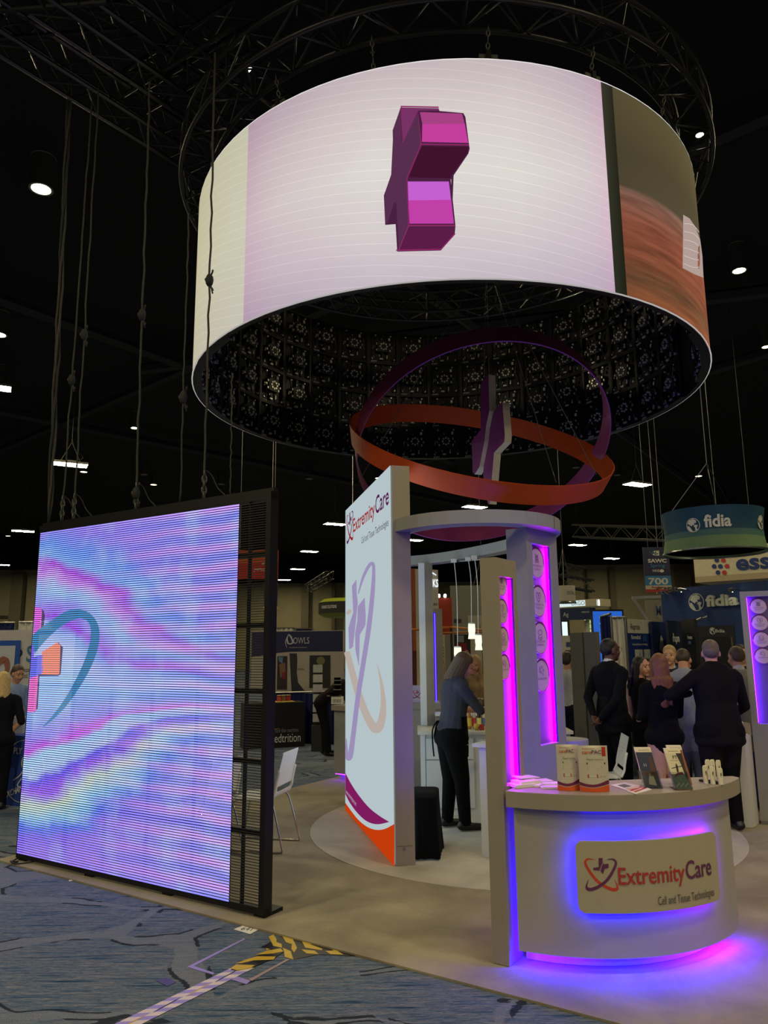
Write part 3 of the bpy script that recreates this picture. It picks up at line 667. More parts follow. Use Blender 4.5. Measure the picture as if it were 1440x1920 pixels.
# cabinets on the inner side (the ones facing the camera)
m_cab = M('cabinet_black', (26, 26, 28), .4, .4, .2, 30); m_lat = M('latch_pale_glint', (206, 202, 186), .3, .45); m_cable = M('cable_black', (14, 14, 15), .5)  # latches coloured pale so they read as glints of lamp light
m_tag = M('cabinet_tag', (200, 196, 186), .5)
NC = 36; w = 2*PI*(RR-.05)/NC; hC = .5
cab = MB(); d = .07
for x0, x1, z0, z1, dd in ((-w/2+.004, -w/2+.03, 0, hC, .05), (w/2-.03, w/2-.004, 0, hC, .05), (-w/2+.03, w/2-.03, 0, .025, .05), (-w/2+.03, w/2-.03, hC-.025, hC, .05), (-.02, .02, .03, hC-.03, .035)):
    cab.obox((x0, 0, z0+.002), (x1-x0, 0, 0), (0, -dd, 0), (0, 0, z1-z0-.004), m_cab)
cab.obox((-.09, 0, .17), (.18, 0, 0), (0, -.075, 0), (0, 0, .17), m_cab)
for sx in (-1, 1):
    for k in range(3): cab.box((sx*(.105+.03*(k % 2)), -.06, .2+.05*k), (.016, .02, .03), m_lat)
    cab.tube([(sx*.16, -.05, 0.03), (sx*.17, -.09, .12), (sx*.14, -.10, .25), (sx*.17, -.08, .40), (sx*.16, -.05, .47)], .008, m_cable, 5)
    cab.cyl((sx*.17, -.04, .06), (sx*.17, -.065, .06), .016, m_lat, 8); cab.cyl((sx*.12, -.04, .44), (sx*.12, -.06, .44), .012, m_lat, 8)
for k in range(8):
    a = 2*PI*k/8; cab.box((.052*math.cos(a), -.082, .255+.052*math.sin(a)), (.022, .014, .022), m_lat, R=Matrix.Rotation(.5+a, 3, 'Y'))
cab.box((.10, -.05, .39), (.03, .01, .042), m_tag); cab.box((-.03, -.05, .06), (.05, .02, .02), m_lat); cab.box((.06, -.05, .10), (.012, .02, .05), m_lat)
for k in range(6): cab.obox((-w/2+.05+k*.016, -.002, .004), (.006, 0, 0), (0, -.05, 0), (0, 0, .024), m_tag)
for k in range(7): cab.box((random.uniform(-.18, .18), -.055, random.uniform(.05, .45)), (.01, .012, .02), m_lat)
first = None; cnt = 0
for i in range(NC):
    a = 2*PI*(i+.5)/NC; q = rp(a, 0, RR)
    if math.sin(a) < -.62: continue                      # the near third never shows its back
    for j in range(4):
        if cnt >= 100: continue
        if first is None: first = cab.build('led_cabinet'); o = first; o.parent = ringo
        else: o = first.copy(); COL.objects.link(o); o.parent = ringo
        p = rp(a, RZ0+.0+j*hC, RR-.05)-V(ringo.location)
        o.location = p; o.rotation_euler = (0, 0, a-PI/2); cnt += 1
for px, py in ((515, 187), (918, 97), (1118, 133), (1253, 215)):
    a = ra(px, py+10); b = MB(); c = rp(a, RZ1, RR-.06); t = V((-math.sin(a), math.cos(a), 0)); n = V((math.cos(a), math.sin(a), 0))
    b.obox(c-t*.08, t*.16, n*.02, (0, 0, .075), M('bracket_grey', (84, 84, 78), .5, .4)); b.obox(c-t*.02-n*.02, t*.04, n*.06, (0, 0, .10), m_truss)
    b.build('hanging_bracket', ringo)
# ---------------------------------------------------------------- circular truss
TR0, TR1, TZ0, TZ1 = 2.72, 3.05, 7.02, 7.35
ct = T('circular_truss', 'black circular box truss hung above the cylindrical LED screen', 'truss', (RC.x, RC.y, TZ0))
NB = 64
for R, z in ((TR0, TZ0), (TR1, TZ0), (TR0, TZ1), (TR1, TZ1)):
    MB().tube([rp(2*PI*i/96, z, R) for i in range(96)], .025, m_truss, 8, True).build('chord', ct, smooth=True)
br = MB()
for i in range(NB):
    a, b = 2*PI*i/NB, 2*PI*(i+1)/NB
    for (R, z), (Q, y) in (((TR0, TZ0), (TR1, TZ0)), ((TR0, TZ1), (TR1, TZ1)), ((TR0, TZ0), (TR0, TZ1)), ((TR1, TZ0), (TR1, TZ1))):
        if i % 2: R, z, Q, y = Q, y, R, z
        br.cyl(rp(a, z, R), rp(b, y, Q), .011, m_truss, 6)
        if i % 4 == 0: br.cyl(rp(a, z, R), rp(a, y, Q), .011, m_truss, 6)
br.build('bracing', ct)
# chains
m_chain = M('chain_grey', (92, 92, 84), .45, .7)
def chain(name, lab, top, bot, turn=True):
    top, bot = V(top), V(bot); o = T(name, lab, 'chain', bot, 'short chains holding the LED ring')
    Ln = (top-bot).length; d = (top-bot)/Ln; m = MB(); n = int(Ln*.42/.045)
    def links(z0, n):
        for i in range(n):
            c = bot+d*(z0+i*.042); e = V((1, 0, 0)) if i % 2 else V((0, 1, 0))
            m.tube([c+e*(.015*math.cos(t))+d*(.028*math.sin(t)) for t in [2*PI*k/10 for k in range(10)]], .005, m_chain, 5, True)
    links(.02, max(n, 2)); m.build('lower_chain', o, smooth=True)
    m = MB(); z = .02+max(n, 2)*.042; L2 = Ln-z-.14
    if L2 > .05:
        m.tube([bot+d*z, bot+d*(z+.05)], .007, m_chain, 6); m.tube([bot+d*(z+L2-.05), bot+d*(z+L2)], .007, m_chain, 6)
        for s in (-1, 1): m.tube([bot+d*(z+.04)+V((s*.014, 0, 0)), bot+d*(z+L2-.04)+V((s*.014, 0, 0))], .005, m_chain, 6)
        m.build('turnbuckle', o, smooth=True)
    m = MB(); links(z+L2, 3); m.build('upper_chain', o, smooth=True)
for (px, py), lab in zip(((515, 187), (697, 128), (918, 97), (1118, 133), (1253, 215)), ('short rigging chain left of the others above the LED ring', 'short rigging chain above the pale pink left half of the LED ring', 'short rigging chain with turnbuckle above the top middle of the LED ring', 'short rigging chain above the dark strip on the LED ring', 'rightmost short rigging chain above the brown picture on the LED ring')):
    a = ra(px, py+12); b = rp(a, RZ1+.10 if px != 697 else RZ1+.01, RR-.06); chain('rigging_chain', lab, rp(a, TZ0-.02, RR), b)
# straight trusses beyond
def truss(name, lab, p, q, s=.3, grp='straight black trusses under the ceiling', mat=None, nb=None):
    mat = mat or m_truss; p, q = V(p), V(q); d = (q-p); Ln = d.length; d = d/Ln; n = V((-d.y, d.x, 0)).normalized(); u = V((0, 0, 1))
    o = T(name, lab, 'truss', (p+q)/2, grp)
    cs = [n*s/2+u*s/2, n*s/2-u*s/2, -n*s/2-u*s/2, -n*s/2+u*s/2]
    for c in cs: MB().cyl(p+c, q+c, s*.08, mat, 6).build('chord', o)
    b = MB(); k = nb or max(int(Ln/s), 2)
    for i in range(k):
        for j in range(4):
            A, B = cs[j], cs[(j+1) % 4]
            if i % 2: A, B = B, A
            b.cyl(p+d*(Ln*i/k)+A, p+d*(Ln*(i+1)/k)+B, s*.035, mat, 5)
    b.build('bracing', o); return o
def ext(a, b, z, k0, k1): p, q = G(*a, z), G(*b, z); return p+(p-q)*k0, q+(q-p)*k1
truss('ceiling_truss', 'nearest black truss running down from the upper left corner to the LED ring', *ext((20, 66), (335, 268), 7.62, .1, .6))
truss('ceiling_truss', 'second black truss from the upper left corner, above the hoist ropes', *ext((110, 10), (420, 225), 7.7, .1, .5))
truss('ceiling_truss', 'third black truss from the left, behind the circular truss', *ext((255, 5), (500, 190), 8.0, .2, .5))
truss('ceiling_truss', 'short cross truss joining the long trusses near the upper left corner', *ext((20, 20), (170, 8), 7.9, .3, .3))
truss('ceiling_truss', 'cross truss over the left side of the circular truss', *ext((290, 150), (420, 70), 7.75, .3, .3))
truss('ceiling_truss', 'black truss seen through the middle of the LED ring', (-1.4, 11.0, 8.3), (3.0, 10.2, 8.3))
truss('ceiling_truss', 'long pale truss hanging beyond the orange ring toward the green drum sign', D(1080, 996, 26), D(1262, 1002, 23), .42, mat=M('truss_grey', (92, 92, 84), .5, .5))
truss('ceiling_truss', 'upper of two short black trusses right of the grey canopy tower', D(1050, 1066, 30), D(1098, 1077, 30), .45)
truss('ceiling_truss', 'lower of two short black trusses right of the grey canopy tower', D(1050, 1089, 30), D(1112, 1099, 30), .45)
truss('ceiling_truss', 'short pale truss end beside the left edge of the backlit wall', D(577, 1104, 44), D(619, 1078, 40), .4, mat=M('truss_grey', (92, 92, 84), .5, .5))
# work lights on trusses
wl = E('work_light', (255, 244, 214), 9)
for (px, py, z), lab in zip(((471, 133, 7.45), (1312, 254, 7.3)), ('small bright work lamp clamped on the left of the circular truss', 'small bright work lamp clamped on the right of the circular truss')):
    p = G(px, py, z); o = T('work_lamp', lab, 'lamp', p)
    b = MB(); b.cyl(p+V((0, 0, .005)), p+V((0, 0, .12)), .05, m_black, 12, .035); b.cyl(p+V((0, 0, .12)), p+V((0, 0, .2)), .01, m_black, 6); b.build('lamp_housing', o)
    MB().lathe([(.042, 0), (.0, -.012)], p+V((0, 0, .004)), wl, 12).build('lamp_lens', o)
# ---------------------------------------------------------------- hanging logo of two rings and a plus
HC = V((1.02, 7.98, 3.97))
v_ = (HC-CAM).normalized(); r_ = CR; u_ = v_.cross(CR)*-1.0; u_ = CR.cross(v_)
hl = T('hanging_ring_logo', 'hanging logo of crossed purple and orange hoops around a split plum plus sign', 'hanging sign', HC)
def hoop(name, c, n, R, w, th, mat, lip, R2=None):
    R2 = R2 or R
    n = n.normalized(); a = n.orthogonal().normalized(); b = n.cross(a); m = MB(); N_ = 120; vs = []
    for i in range(N_):
        e = a*math.cos(2*PI*i/N_)+b*math.sin(2*PI*i/N_)
        for rr, k in ((R2, -w/2), (R, w/2), (R-th, w/2), (R2-th, -w/2)): vs.append(c+e*rr+n*k)
    for k in range(4):
        m.add([], [], mat)
    fs = [[(i*4+k, ((i+1) % N_)*4+k, ((i+1) % N_)*4+(k+1) % 4, i*4+(k+1) % 4) for i in range(N_)] for k in range(4)]
    m.add(vs, fs[0]+fs[2], mat); m.add(vs, fs[1]+fs[3], lip); return m.build(name, hl, smooth=False)
dist = (HC-CAM).length
def off(px, py): return PL(px, py, HC, v_)
R_h = 1.41
oc = off(903, 852); pc = off(905, 814)
up_ = r_*.165+u_*.986
hn = lambda az, el: V((math.cos(az)*math.cos(el), math.sin(az)*math.cos(el), math.sin(el)))
hoop('orange_hoop', V((1.0516, 7.98, 3.9627)), hn(-1.2837, 1.0026), 1.4518, .215, .012, m_orange, M('orange_edge', (180, 66, 14), .5), 1.4031)
e_ = r_*-.465+u_*.885
hoop('purple_hoop', V((1.086, 7.98, 3.992)), hn(1.7457, .9496), 1.3988, .2526, .012, M('plum_hoop', (150, 58, 104), .5, 0, .04), M('plum_edge', (150, 70, 160), .5))
# plus halves: plates in one vertical plane, near end to the right
pn = V((-.92, -.39, 0)).normalized(); pw = V((.06, -.12, 0))
def plate(px, name, dn):
    P = [PL(640+x/4, 600+y/4, HC+pn*dn, pn) for x, y in px]
    m = MB(); th = -pn*.085; m.slab(P, th, m_plum, M('plus_edge', (206, 200, 190), .5)); return m.build(name, hl)
plate([(1104, 408), (1110, 680), (1085, 800), (1075, 900), (1050, 1030), (1036, 1100), (1000, 1158), (985, 1142), (977, 908), (1045, 822), (1043, 480), (1056, 462)], 'plus_half', .05)
plate([(1208, 617), (1226, 860), (1222, 915), (1145, 995), (1128, 1200), (1112, 1380), (1100, 1380), (1068, 1200), (1064, 1150), (1076, 920), (1090, 820), (1120, 720), (1196, 622)], 'plus_half', .0)
cb = MB(); hub = RC+V((.2, -.4, 7.1))
def topat(px, py): return PL(px, py, HC+v_*0, v_)
for a, b in (((846, 600+0), (672, 905)), ((846, 600), (680, 890)), ((911, 530), (908, 706)), ((913, 530), (917, 702)), ((936, 560), (1043, 905)), ((955, 575), (1118, 890))):
    p, q = off(*a), off(*b); k = (7.0-p.z)/(p.z-q.z); cb.cyl(p+(p-q)*k, q, .0035, m_steel, 5)
cb.build('suspension_cable', hl)
# ---------------------------------------------------------------- see-through LED wall on the left
LA, LB_ = G(31.5, 1605, .045), G(496.7, 1714, .045); LA.z = LB_.z = 0
ld = (LB_-LA).normalized(); ln_ = V((ld.y, -ld.x, 0)); LL = (LB_-LA).length; LZ0, LZ1 = .035, 2.96
lw = T('led_mesh_screen', 'large see-through LED wall on black frame showing violet and cyan swirls', 'screen', (LA+LB_)/2)
def lf(u, v, d=0.0): return LA+ld*u+V((0, 0, v))+ln_*d
ulit = (PL(431, 1700, LA, ln_)-LA).dot(ld)
m, nt, N = _nodes('led_swirl'); L = nt.links.new; out = N('ShaderNodeOutputMaterial'); e = N('ShaderNodeEmission')
tc = N('ShaderNodeTexCoord'); sp = N('ShaderNodeSeparateXYZ'); L(tc.outputs['UV'], sp.inputs[0]); U_, V_ = sp.outputs[0], sp.outputs[1]
no = N('ShaderNodeTexNoise'); no.inputs['Scale'].default_value = 2.6; no.inputs['Detail'].default_value = 5; no.inputs['Roughness'].default_value = .55
mp = N('ShaderNodeMapping'); mp.inputs['Scale'].default_value = (1.2, 2.4, 1); L(tc.outputs['UV'], mp.inputs[0]); L(mp.outputs[0], no.inputs['Vector'])
dv = math_(nt, 'SUBTRACT', V_, .50)
rr = math_(nt, 'SQRT', math_(nt, 'ADD', math_(nt, 'POWER', math_(nt, 'MULTIPLY', U_, .62), 2.0), math_(nt, 'MULTIPLY', dv, dv)))
sg_ = math_(nt, 'DIVIDE', dv, math_(nt, 'SQRT', math_(nt, 'ADD', math_(nt, 'MULTIPLY', dv, dv), .012)))
t = math_(nt, 'MULTIPLY', rr, sg_)
t = math_(nt, 'ADD', math_(nt, 'ADD', t, .5), math_(nt, 'MULTIPLY', math_(nt, 'SUBTRACT', no.outputs['Fac'], .5), .16))
c1 = ramp(nt, [(0.0, lin((150, 120, 255))), (.05, lin((132, 110, 255))), (.085, lin((96, 120, 252))), (.12, lin((140, 190, 225))), (.16, lin((188, 205, 190))), (.20, lin((150, 96, 246))), (.235, lin((110, 90, 250))), (.26, lin((168, 190, 235))), (.305, lin((160, 200, 245))), (.33, lin((196, 92, 232))), (.36, lin((150, 140, 250))), (.43, lin((140, 166, 252))), (.52, lin((150, 190, 255))), (.60, lin((176, 190, 255))), (.66, lin((140, 170, 255))), (.70, lin((160, 84, 240))), (.74, lin((150, 130, 252))), (.79, lin((150, 185, 250))), (.83, lin((196, 150, 240))), (.865, lin((172, 84, 220))), (.90, lin((130, 170, 250))), (.95, lin((110, 150, 250))), (1.0, lin((150, 130, 250)))])
L(t, c1.inputs[0])
# right part: pink and blue ripples
ring_ = N('ShaderNodeTexWave'); ring_.wave_type = 'RINGS'; ring_.inputs['Scale'].default_value = 4.5; ring_.inputs['Distortion'].default_value = 2.2; ring_.inputs['Detail'].default_value = 1
mp3 = N('ShaderNodeMapping'); mp3.inputs['Location'].default_value = (-.55, -.35, 0); mp3.inputs['Scale'].default_value = (1, 1.3, 1); L(tc.outputs['UV'], mp3.inputs[0]); L(mp3.outputs[0], ring_.inputs['Vector'])
c2 = ramp(nt, [(0, lin((122, 138, 250))), (.5, lin((160, 162, 252))), (1, lin((208, 160, 246)))]); L(ring_.outputs['Fac'], c2.inputs[0])
f = ramp(nt, [(.30, (0, 0, 0)), (.95, (.7, .7, .7))]); L(math_(nt, 'ADD', U_, math_(nt, 'MULTIPLY', math_(nt, 'SUBTRACT', no.outputs['Fac'], .5), .4)), f.inputs[0])
cc = mixc(nt, f.outputs[0], c1.outputs[0], c2.outputs[0])
n2 = N('ShaderNodeTexNoise'); n2.inputs['Scale'].default_value = 7; n2.inputs['Detail'].default_value = 4; L(tc.outputs['UV'], n2.inputs['Vector'])
cc = mixc(nt, math_(nt, 'MULTIPLY', math_(nt, 'SMOOTH_MIN', math_(nt, 'MULTIPLY', math_(nt, 'SUBTRACT', n2.outputs['Fac'], .5), 4), 1.0, .2), .45), cc, lin((180, 218, 252)))
dots = math_(nt, 'ADD', .86, math_(nt, 'MULTIPLY', math_(nt, 'SINE', math_(nt, 'MULTIPLY', U_, 2*PI*190)), .14))
L(cc, e.inputs[0]); L(math_(nt, 'MULTIPLY', dots, 1.55), e.inputs[1]); L(e.outputs[0], out.inputs[0]); m_swirl = m
NSL = 150; hz = LZ1-.06-LZ0-.04; pit = hz/NSL
def shape_masks():
    Q = lambda px, py: (lambda q: ((q-LA).dot(ld), q.z))(PL(px, py, LA+ln_*.012, ln_))
    S_ = []
    def po(pts, mat): S_.append(([Q(*p) for p in pts], mat))
    k = lambda pts: [(x/4.57, 1100+y/4.57) for x, y in pts]
    A1, A2, A3, A4 = E('led_shade', (70, 60, 110), 1.1), E('led_pink', (206, 96, 206), 1.5), E('led_violet2', (128, 92, 240), 1.5), E('led_orange2', (226, 126, 110), 1.5)
    A5, A6 = E('led_teal', (64, 126, 176), 1.4), E('led_pink2', (222, 104, 186), 1.5)
    po(k([(335, 178), (375, 205), (386, 250), (372, 380), (345, 400)]), A1); po(k([(500, 475), (540, 520), (522, 745), (500, 765), (340, 765), (325, 1040), (300, 1076), (290, 1076), (310, 740), (500, 740)]), A1)
    po(k([(300, 182), (345, 178), (362, 205), (350, 400), (285, 460)]), A2); po(k([(255, 470), (300, 440), (290, 640), (250, 640)]), A3)
    po(k([(262, 610), (370, 580), (370, 740), (258, 790)]), E('led_blue2', (100, 104, 236), 1.5)); po(k([(360, 560), (490, 478), (520, 500), (512, 745), (495, 755), (355, 755)]), A4)
    po(k([(258, 780), (330, 760), (310, 1060), (295, 1074), (236, 1074)]), A6)
    for q in stroke2d([(56, 1216), (78, 1192), (105, 1170), (132, 1154), (155, 1152), (172, 1163), (179, 1185), (174, 1220), (157, 1262), (130, 1308), (105, 1340), (82, 1362)], [26, 24, 20, 20, 16, 14, 16, 17, 15, 11, 7, 2], 6): po(q, A5)
    return S_
ub_ = MB()
for i in range(NSL):                                   # lit louvres: a slim bar each, its face the glowing one
    z = LZ0+.04+pit*i; h = pit*.66
    b = len(ub_.v); nu = 40
    vs = [lf(.012+(ulit-.012)*k/nu, zz, .012) for zz in (z, z+h) for k in range(nu+1)]
    ub_.add(vs, [(k, k+1, nu+2+k, nu+1+k) for k in range(nu)], m_swirl)
    ub_.uv = ub_.uv or {}
    for j, vv in enumerate((i/NSL, (i+.66)/NSL)):
        for k in range(nu+1): ub_.uv[b+j*(nu+1)+k] = (k/nu, vv)
    ub_.obox(lf(.012, z, .0115), ld*(ulit-.012), -ln_*.011, (0, 0, h), m_black)
for di, (P, mat) in enumerate(shape_masks()):          # the picture's logo, drawn on the same bars
    P = [(max(u, .012), v) for u, v in P]
    lo, hi = min(p[1] for p in P), max(p[1] for p in P)
    for i in range(NSL):
        z = LZ0+.04+pit*i
        if z+pit*.66 < lo or z > hi: continue
        c = clip_poly(P, z, z+pit*.66)
        if len(c) > 2: ub_.add([lf(u, v, .0135+.0008*(di > 7)+.0006*(mat.name != 'led_shade')) for u, v in c], [tuple(range(len(c)))], mat)
ub_.build('lit_screen', lw)
um = MB()
for i in range(NSL):
    um.obox(lf(ulit+.004, LZ0+.04+pit*i, .010), ld*(LL-.045-ulit), -ln_*.004, (0, 0, pit*.28), M('mesh_grey', (46, 46, 46), .5, .2))
um.build('unlit_mesh', lw)
fr = MB(); F = lambda u0, u1, z0, z1, d0=-.05, d1=.014, mb=fr, mt=m_black: mb.obox(lf(u0, z0, d0), ld*(u1-u0), ln_*(d1-d0), (0, 0, z1-z0), mt)
F(0, .012, LZ0, LZ1, -.05, .011); F(LL-.045, LL, LZ0, LZ1, -.07, .018); F(0, LL, LZ1-.06, LZ1, -.06, .017); F(ulit, LL, LZ0, LZ0+.04); F(0, ulit, LZ0, LZ0+.038, -.05, .008)
fr.build('frame', lw)
tb_ = MB(); tb_.obox(lf(.0, LZ1, -.06), ld*LL, ln_*.05, (0, 0, .03), m_black); tb_.build('top_bar', lw)
cm = MB()
for py in (1037, 1172, 1297, 1430, 1565):
    z = PL(498, py, LA, ln_).z; F(.012, LL-.045, z-.018, z+.018, -.05, -.004, cm)
    for u in (ulit+.0,): cm.slab([lf(LL-.045, z-.05, -.03), lf(LL-.045, z+.05, -.03), lf(LL-.075, z+.018, -.03), lf(LL-.075, z-.018, -.03)], ln_*.02, m_black)
um_ = (PL(449, 1690, LA, ln_)-LA).dot(ld)
for k in range(5): F(um_-.006-k*.5, um_+.006-k*.5, LZ0+.03, LZ1-.05, -.04, -.01, cm)
cm.build('back_frame', lw)
for u in (.06, LL*.34, LL*.66, LL-.06): MB().obox(lf(u-.05, .0135, -.20), ld*.1, ln_*.19, (0, 0, .024), m_black).build('foot', lw)
lc = MB(); p = lf(.03, .02, .0)
lc.tube(smooth_path([lf(.03, .036, .0), lf(.06, .024, .08), lf(.10, .022, .05), lf(.07, .034, .10), lf(.14, .022, .09), lf(.2, .024, .02), lf(.24, .03, -.03)], 6), .006, m_cable, 6); lc.build('loose_cable', lw, smooth=True)
# ropes and hoist cables
m_rope = M('rope_dark', (58, 56, 48), .9, 0, .3, 60); m_rope2 = M('rope_black', (30, 30, 32), .8)
def rope(lab, a, b, r, knots=(), u=None, bundle=1, hook=False):
    bz = PL(*b, LA-ln_*.035, ln_); bz.z = LZ1+.03
    tz = UP(*a, (bz.x, bz.y)); 
    o = T('hoist_rope', lab, 'rope', bz, 'hoist ropes above the see-through LED wall')
    m = MB(); N_ = 26; rnd = random.Random(b[0]); d = tz-bz
    for k in range(bundle):
        P = [bz+d*(i/N_)+V((rnd.uniform(-1, 1), rnd.uniform(-1, 1), 0))*.006+V((.018*math.cos(k*2.1+i*.5), .018*math.sin(k*2.1+i*.5), 0))*(bundle > 1)*(0 < i < N_) for i in range(N_+1)]
        m.tube(P, r, m_rope if k % 2 == 0 else m_rope2, 6)
    m.build('line', o, smooth=True)
    for kx, ky in knots:
        t = (UP(kx, ky, (bz.x, bz.y)).z-bz.z)/max(d.z, .1); c = bz+d*t; q = MB()
        q.ell(c, (.035, .035, .06), m_rope2, 8, 6); q.tube([c+V((.03*math.cos(s), .02*math.sin(s*1.7), -.09+.03*s)) for s in [i*.35 for i in range(18)]], .008, m_rope, 5); q.tube([c, c+V((.03, 0, -.12))], .007, m_rope, 5)
        q.build('knot', o, smooth=True)
    if hook:
        q = MB()
        for i in range(5):
            c = bz+V((0, 0, .03+.045*i)); ee = V((1, 0, 0)) if i % 2 else V((0, 1, 0))
            q.tube([c+ee*(.018*math.cos(s))+V((0, 0, .032*math.sin(s))) for s in [2*PI*k/10 for k in range(10)]], .007, m_chain, 5, True)
        q.tube(smooth_path([bz+V((0, 0, .24)), bz+V((.05, .02, .2)), bz+V((.10, .03, .10)), bz+V((.16, .0, .04)), bz+V((.2, -.02, .0))], 5), .007, m_cable, 5)
        q.build('shackle_chain', o, smooth=True)
rope('thick bundled rope, leftmost of the hoist ropes above the LED wall', (132, 145), (91, 985), .011, (), None, 3)
rope('thin rope with a low knot, second from the left above the LED wall', (172, 190), (115, 981), .008, ((131, 712),), hook=True)
rope('thin rope with a high knot beside the second rope above the LED wall', (186, 155), (137, 977), .008, ((153, 627),), hook=True)
rope('rope with a coiled end above the middle of the LED wall', (281, 155), (254, 958), .010, ((262, 590), (256, 925)), hook=True)
rope('thin rope falling just left of the LED ring with a low knot', (354, 400), (338, 945), .008, ((341, 745),))
rope('rope crossing the cream edge of the LED ring', (404, 100), (382, 938), .010, ((387, 525),), hook=True)
rope('short thin rope behind the LED ring, rightmost above the LED wall', (435, 700), (432, 930), .006)
# ---------------------------------------------------------------- inside the booth
GZ = .0165                                             # top of the inlay carpet
# bar cabinet
bx0, bY = D(788, 1365, 8.55).x, 8.55
bc = T('bar_cabinet', 'white bar cabinet with drawer and door behind the person in the black apron', 'cabinet', (bx0+.8, bY+.3, GZ))
bd = V((1, -.04, 0)).normalized(); bn = V((-bd.y, bd.x, 0)); B0 = V((bx0, bY, 0)); BW = 1.0; ZC = .86
def bp(u, d, z): return B0+bd*u+bn*d+V((0, 0, z))
m = MB(); m.obox(bp(0, .02, GZ), bd*BW, bn*.58, (0, 0, ZC-GZ), m_white); m.build('carcass', bc)
m = MB(); m.obox(bp(-.03, -.03, ZC), bd*(BW+.7), bn*.7, (0, 0, .035), M('bar_top', (196, 192, 178), .35)); m.build('worktop', bc, bevel=.003)
m = MB(); m.obox(bp(.06, -.002, .60), bd*.52, bn*.02, (0, 0, .22), m_white); m.build('drawer', bc, bevel=.002)
m = MB(); m.obox(bp(.06, -.002, .09), bd*.52, bn*.02, (0, 0, .495), m_white); m.build('door', bc, bevel=.002)
m = MB(); m.obox(bp(BW, .1, GZ), bd*.66, bn*.03, (0, 0, ZC-GZ), M('knee_panel', (140, 142, 146), .6)); m.build('knee_panel', bc)
m = MB(); m.obox(bp(.0, -.0, GZ), bd*.05, bn*.02, (0, 0, ZC-GZ), m_white); m.build('stile', bc)
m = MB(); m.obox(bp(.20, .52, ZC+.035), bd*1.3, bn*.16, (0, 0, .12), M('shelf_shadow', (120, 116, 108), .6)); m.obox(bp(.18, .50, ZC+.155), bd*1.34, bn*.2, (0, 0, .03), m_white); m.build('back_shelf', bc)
# column by the bar
c0 = D(789, 1352, 9.16)
cl = T('canopy_post', 'slender white and taupe post carrying the back of the canopy ring above the bar', 'post', (c0.x, c0.y, ZC+.037))
m = MB(); w = .062; m.obox(V((c0.x, c0.y, ZC+.037)), (.075, -.005, 0), (.01, .03, 0), (0, 0, 2.83-ZC-.037), m_white); m.build('white_face', cl)
m = MB(); m.obox(V((c0.x+.076, c0.y-.004, ZC+.037)), (.10, .05, 0), (-.015, .03, 0), (0, 0, 2.83-ZC-.037), m_taupe); m.build('taupe_face', cl)
# blue lit slim tower
Ab = D(808, 1320, 10.6); bt = T('blue_tower', 'slim taupe tower with a glowing blue niche behind the bar', 'display tower', (Ab.x, Ab.y, .015))
zt_b, zb_n, zt_n = D(818, 1141, 10.6).z, D(818, 1318, 10.6).z, D(812, 1148, 10.6).z
niche_tower(bt, (Ab.x-.02, Ab.y), V((1, .35, 0)), .22, .12, zt_b, zb_n, zt_n, .03, .12, .05, [], E_blu, E('led_blue_soft', (50, 30, 255), 14))
lq = Ab+V((-.02, 0, 0)); fb_ = V((1, .35, 0)).normalized(); MB().obox(V((lq.x, lq.y, zb_n))+fb_*.035+V((-fb_.y, fb_.x, 0))*.044, fb_*.075, V((-fb_.y, fb_.x, 0))*.004, (0, 0, zt_n-zb_n), E('niche_glow_blue', (26, 14, 255), 1.0)).build('niche_glow_sheet', bt)  # added glowing sheet, stands in for the niche back lit blue
# pendant lamps
m_shade = E('pendant_glow', (232, 240, 196), .95); m_shade2 = E('pendant_bulb', (255, 255, 240), 6)
for (tx, ty), (x0, x1, y0, y1), Y, lab in (((849, 1053), (851.5, 866, 1214, 1242), 8.75, 'lowest and leftmost of the three white glass pendant lamps'), ((877, 1052), (878, 892, 1170, 1198), 8.6, 'highest of the three white glass pendant lamps'), ((889, 1050), (891, 904.5, 1191, 1219), 8.45, 'rightmost of the three white glass pendant lamps')):
    cx = (x0+x1)/2; t, b, a = D(cx, y0, Y), D(cx, y1, Y), D(tx, ty, Y); r = (x1-x0)/2*Y/1400
    o = T('pendant_lamp', lab, 'lamp', b, 'pendant lamps over the bar')
    MB().lathe([(r*.9, t.z-b.z), (r*.95, (t.z-b.z)*.55), (r*.82, (t.z-b.z)*.35), (r*.95, .02), (r, 0), (r*.85, 0)], b, E('pendant_glass', (244, 248, 216), 1.25), 16).build('glass_shade', o, smooth=True)
    MB().lathe([(0, .012), (r*.8, .012)], b, m_shade2, 12).build('bulb', o)
    MB().lathe([(r*.9, 0), (r*.9, .012), (0, .016)], V((b.x, b.y, t.z)), m_offwhite, 14).build('cap', o)
    MB().tube(smooth_path([V((b.x, b.y, t.z+.015)), V((b.x+.008, b.y, (t.z+2.83)/2+.1)), V((b.x-.01, b.y, 2.76)), V((b.x-.02, b.y, 2.79))], 6), .0045, m_offwhite, 6).build('cord', o, smooth=True)
    MB().box((b.x-.02, b.y, 2.808), (.06, .05, .043), m_offwhite).build('canopy_mount', o)
pl_ = T('pendant_rail', 'thin steel rail under the canopy ring holding the three pendant lamps', 'rail', (D(866, 1052, 8.6).x, 8.6, 2.78))
MB().tube([D(842, 1057, 8.8)+V((0, .08, .03)), D(905, 1052, 8.4)+V((0, .08, .03))], .012, m_steel, 8).build('rail_tube', pl_)
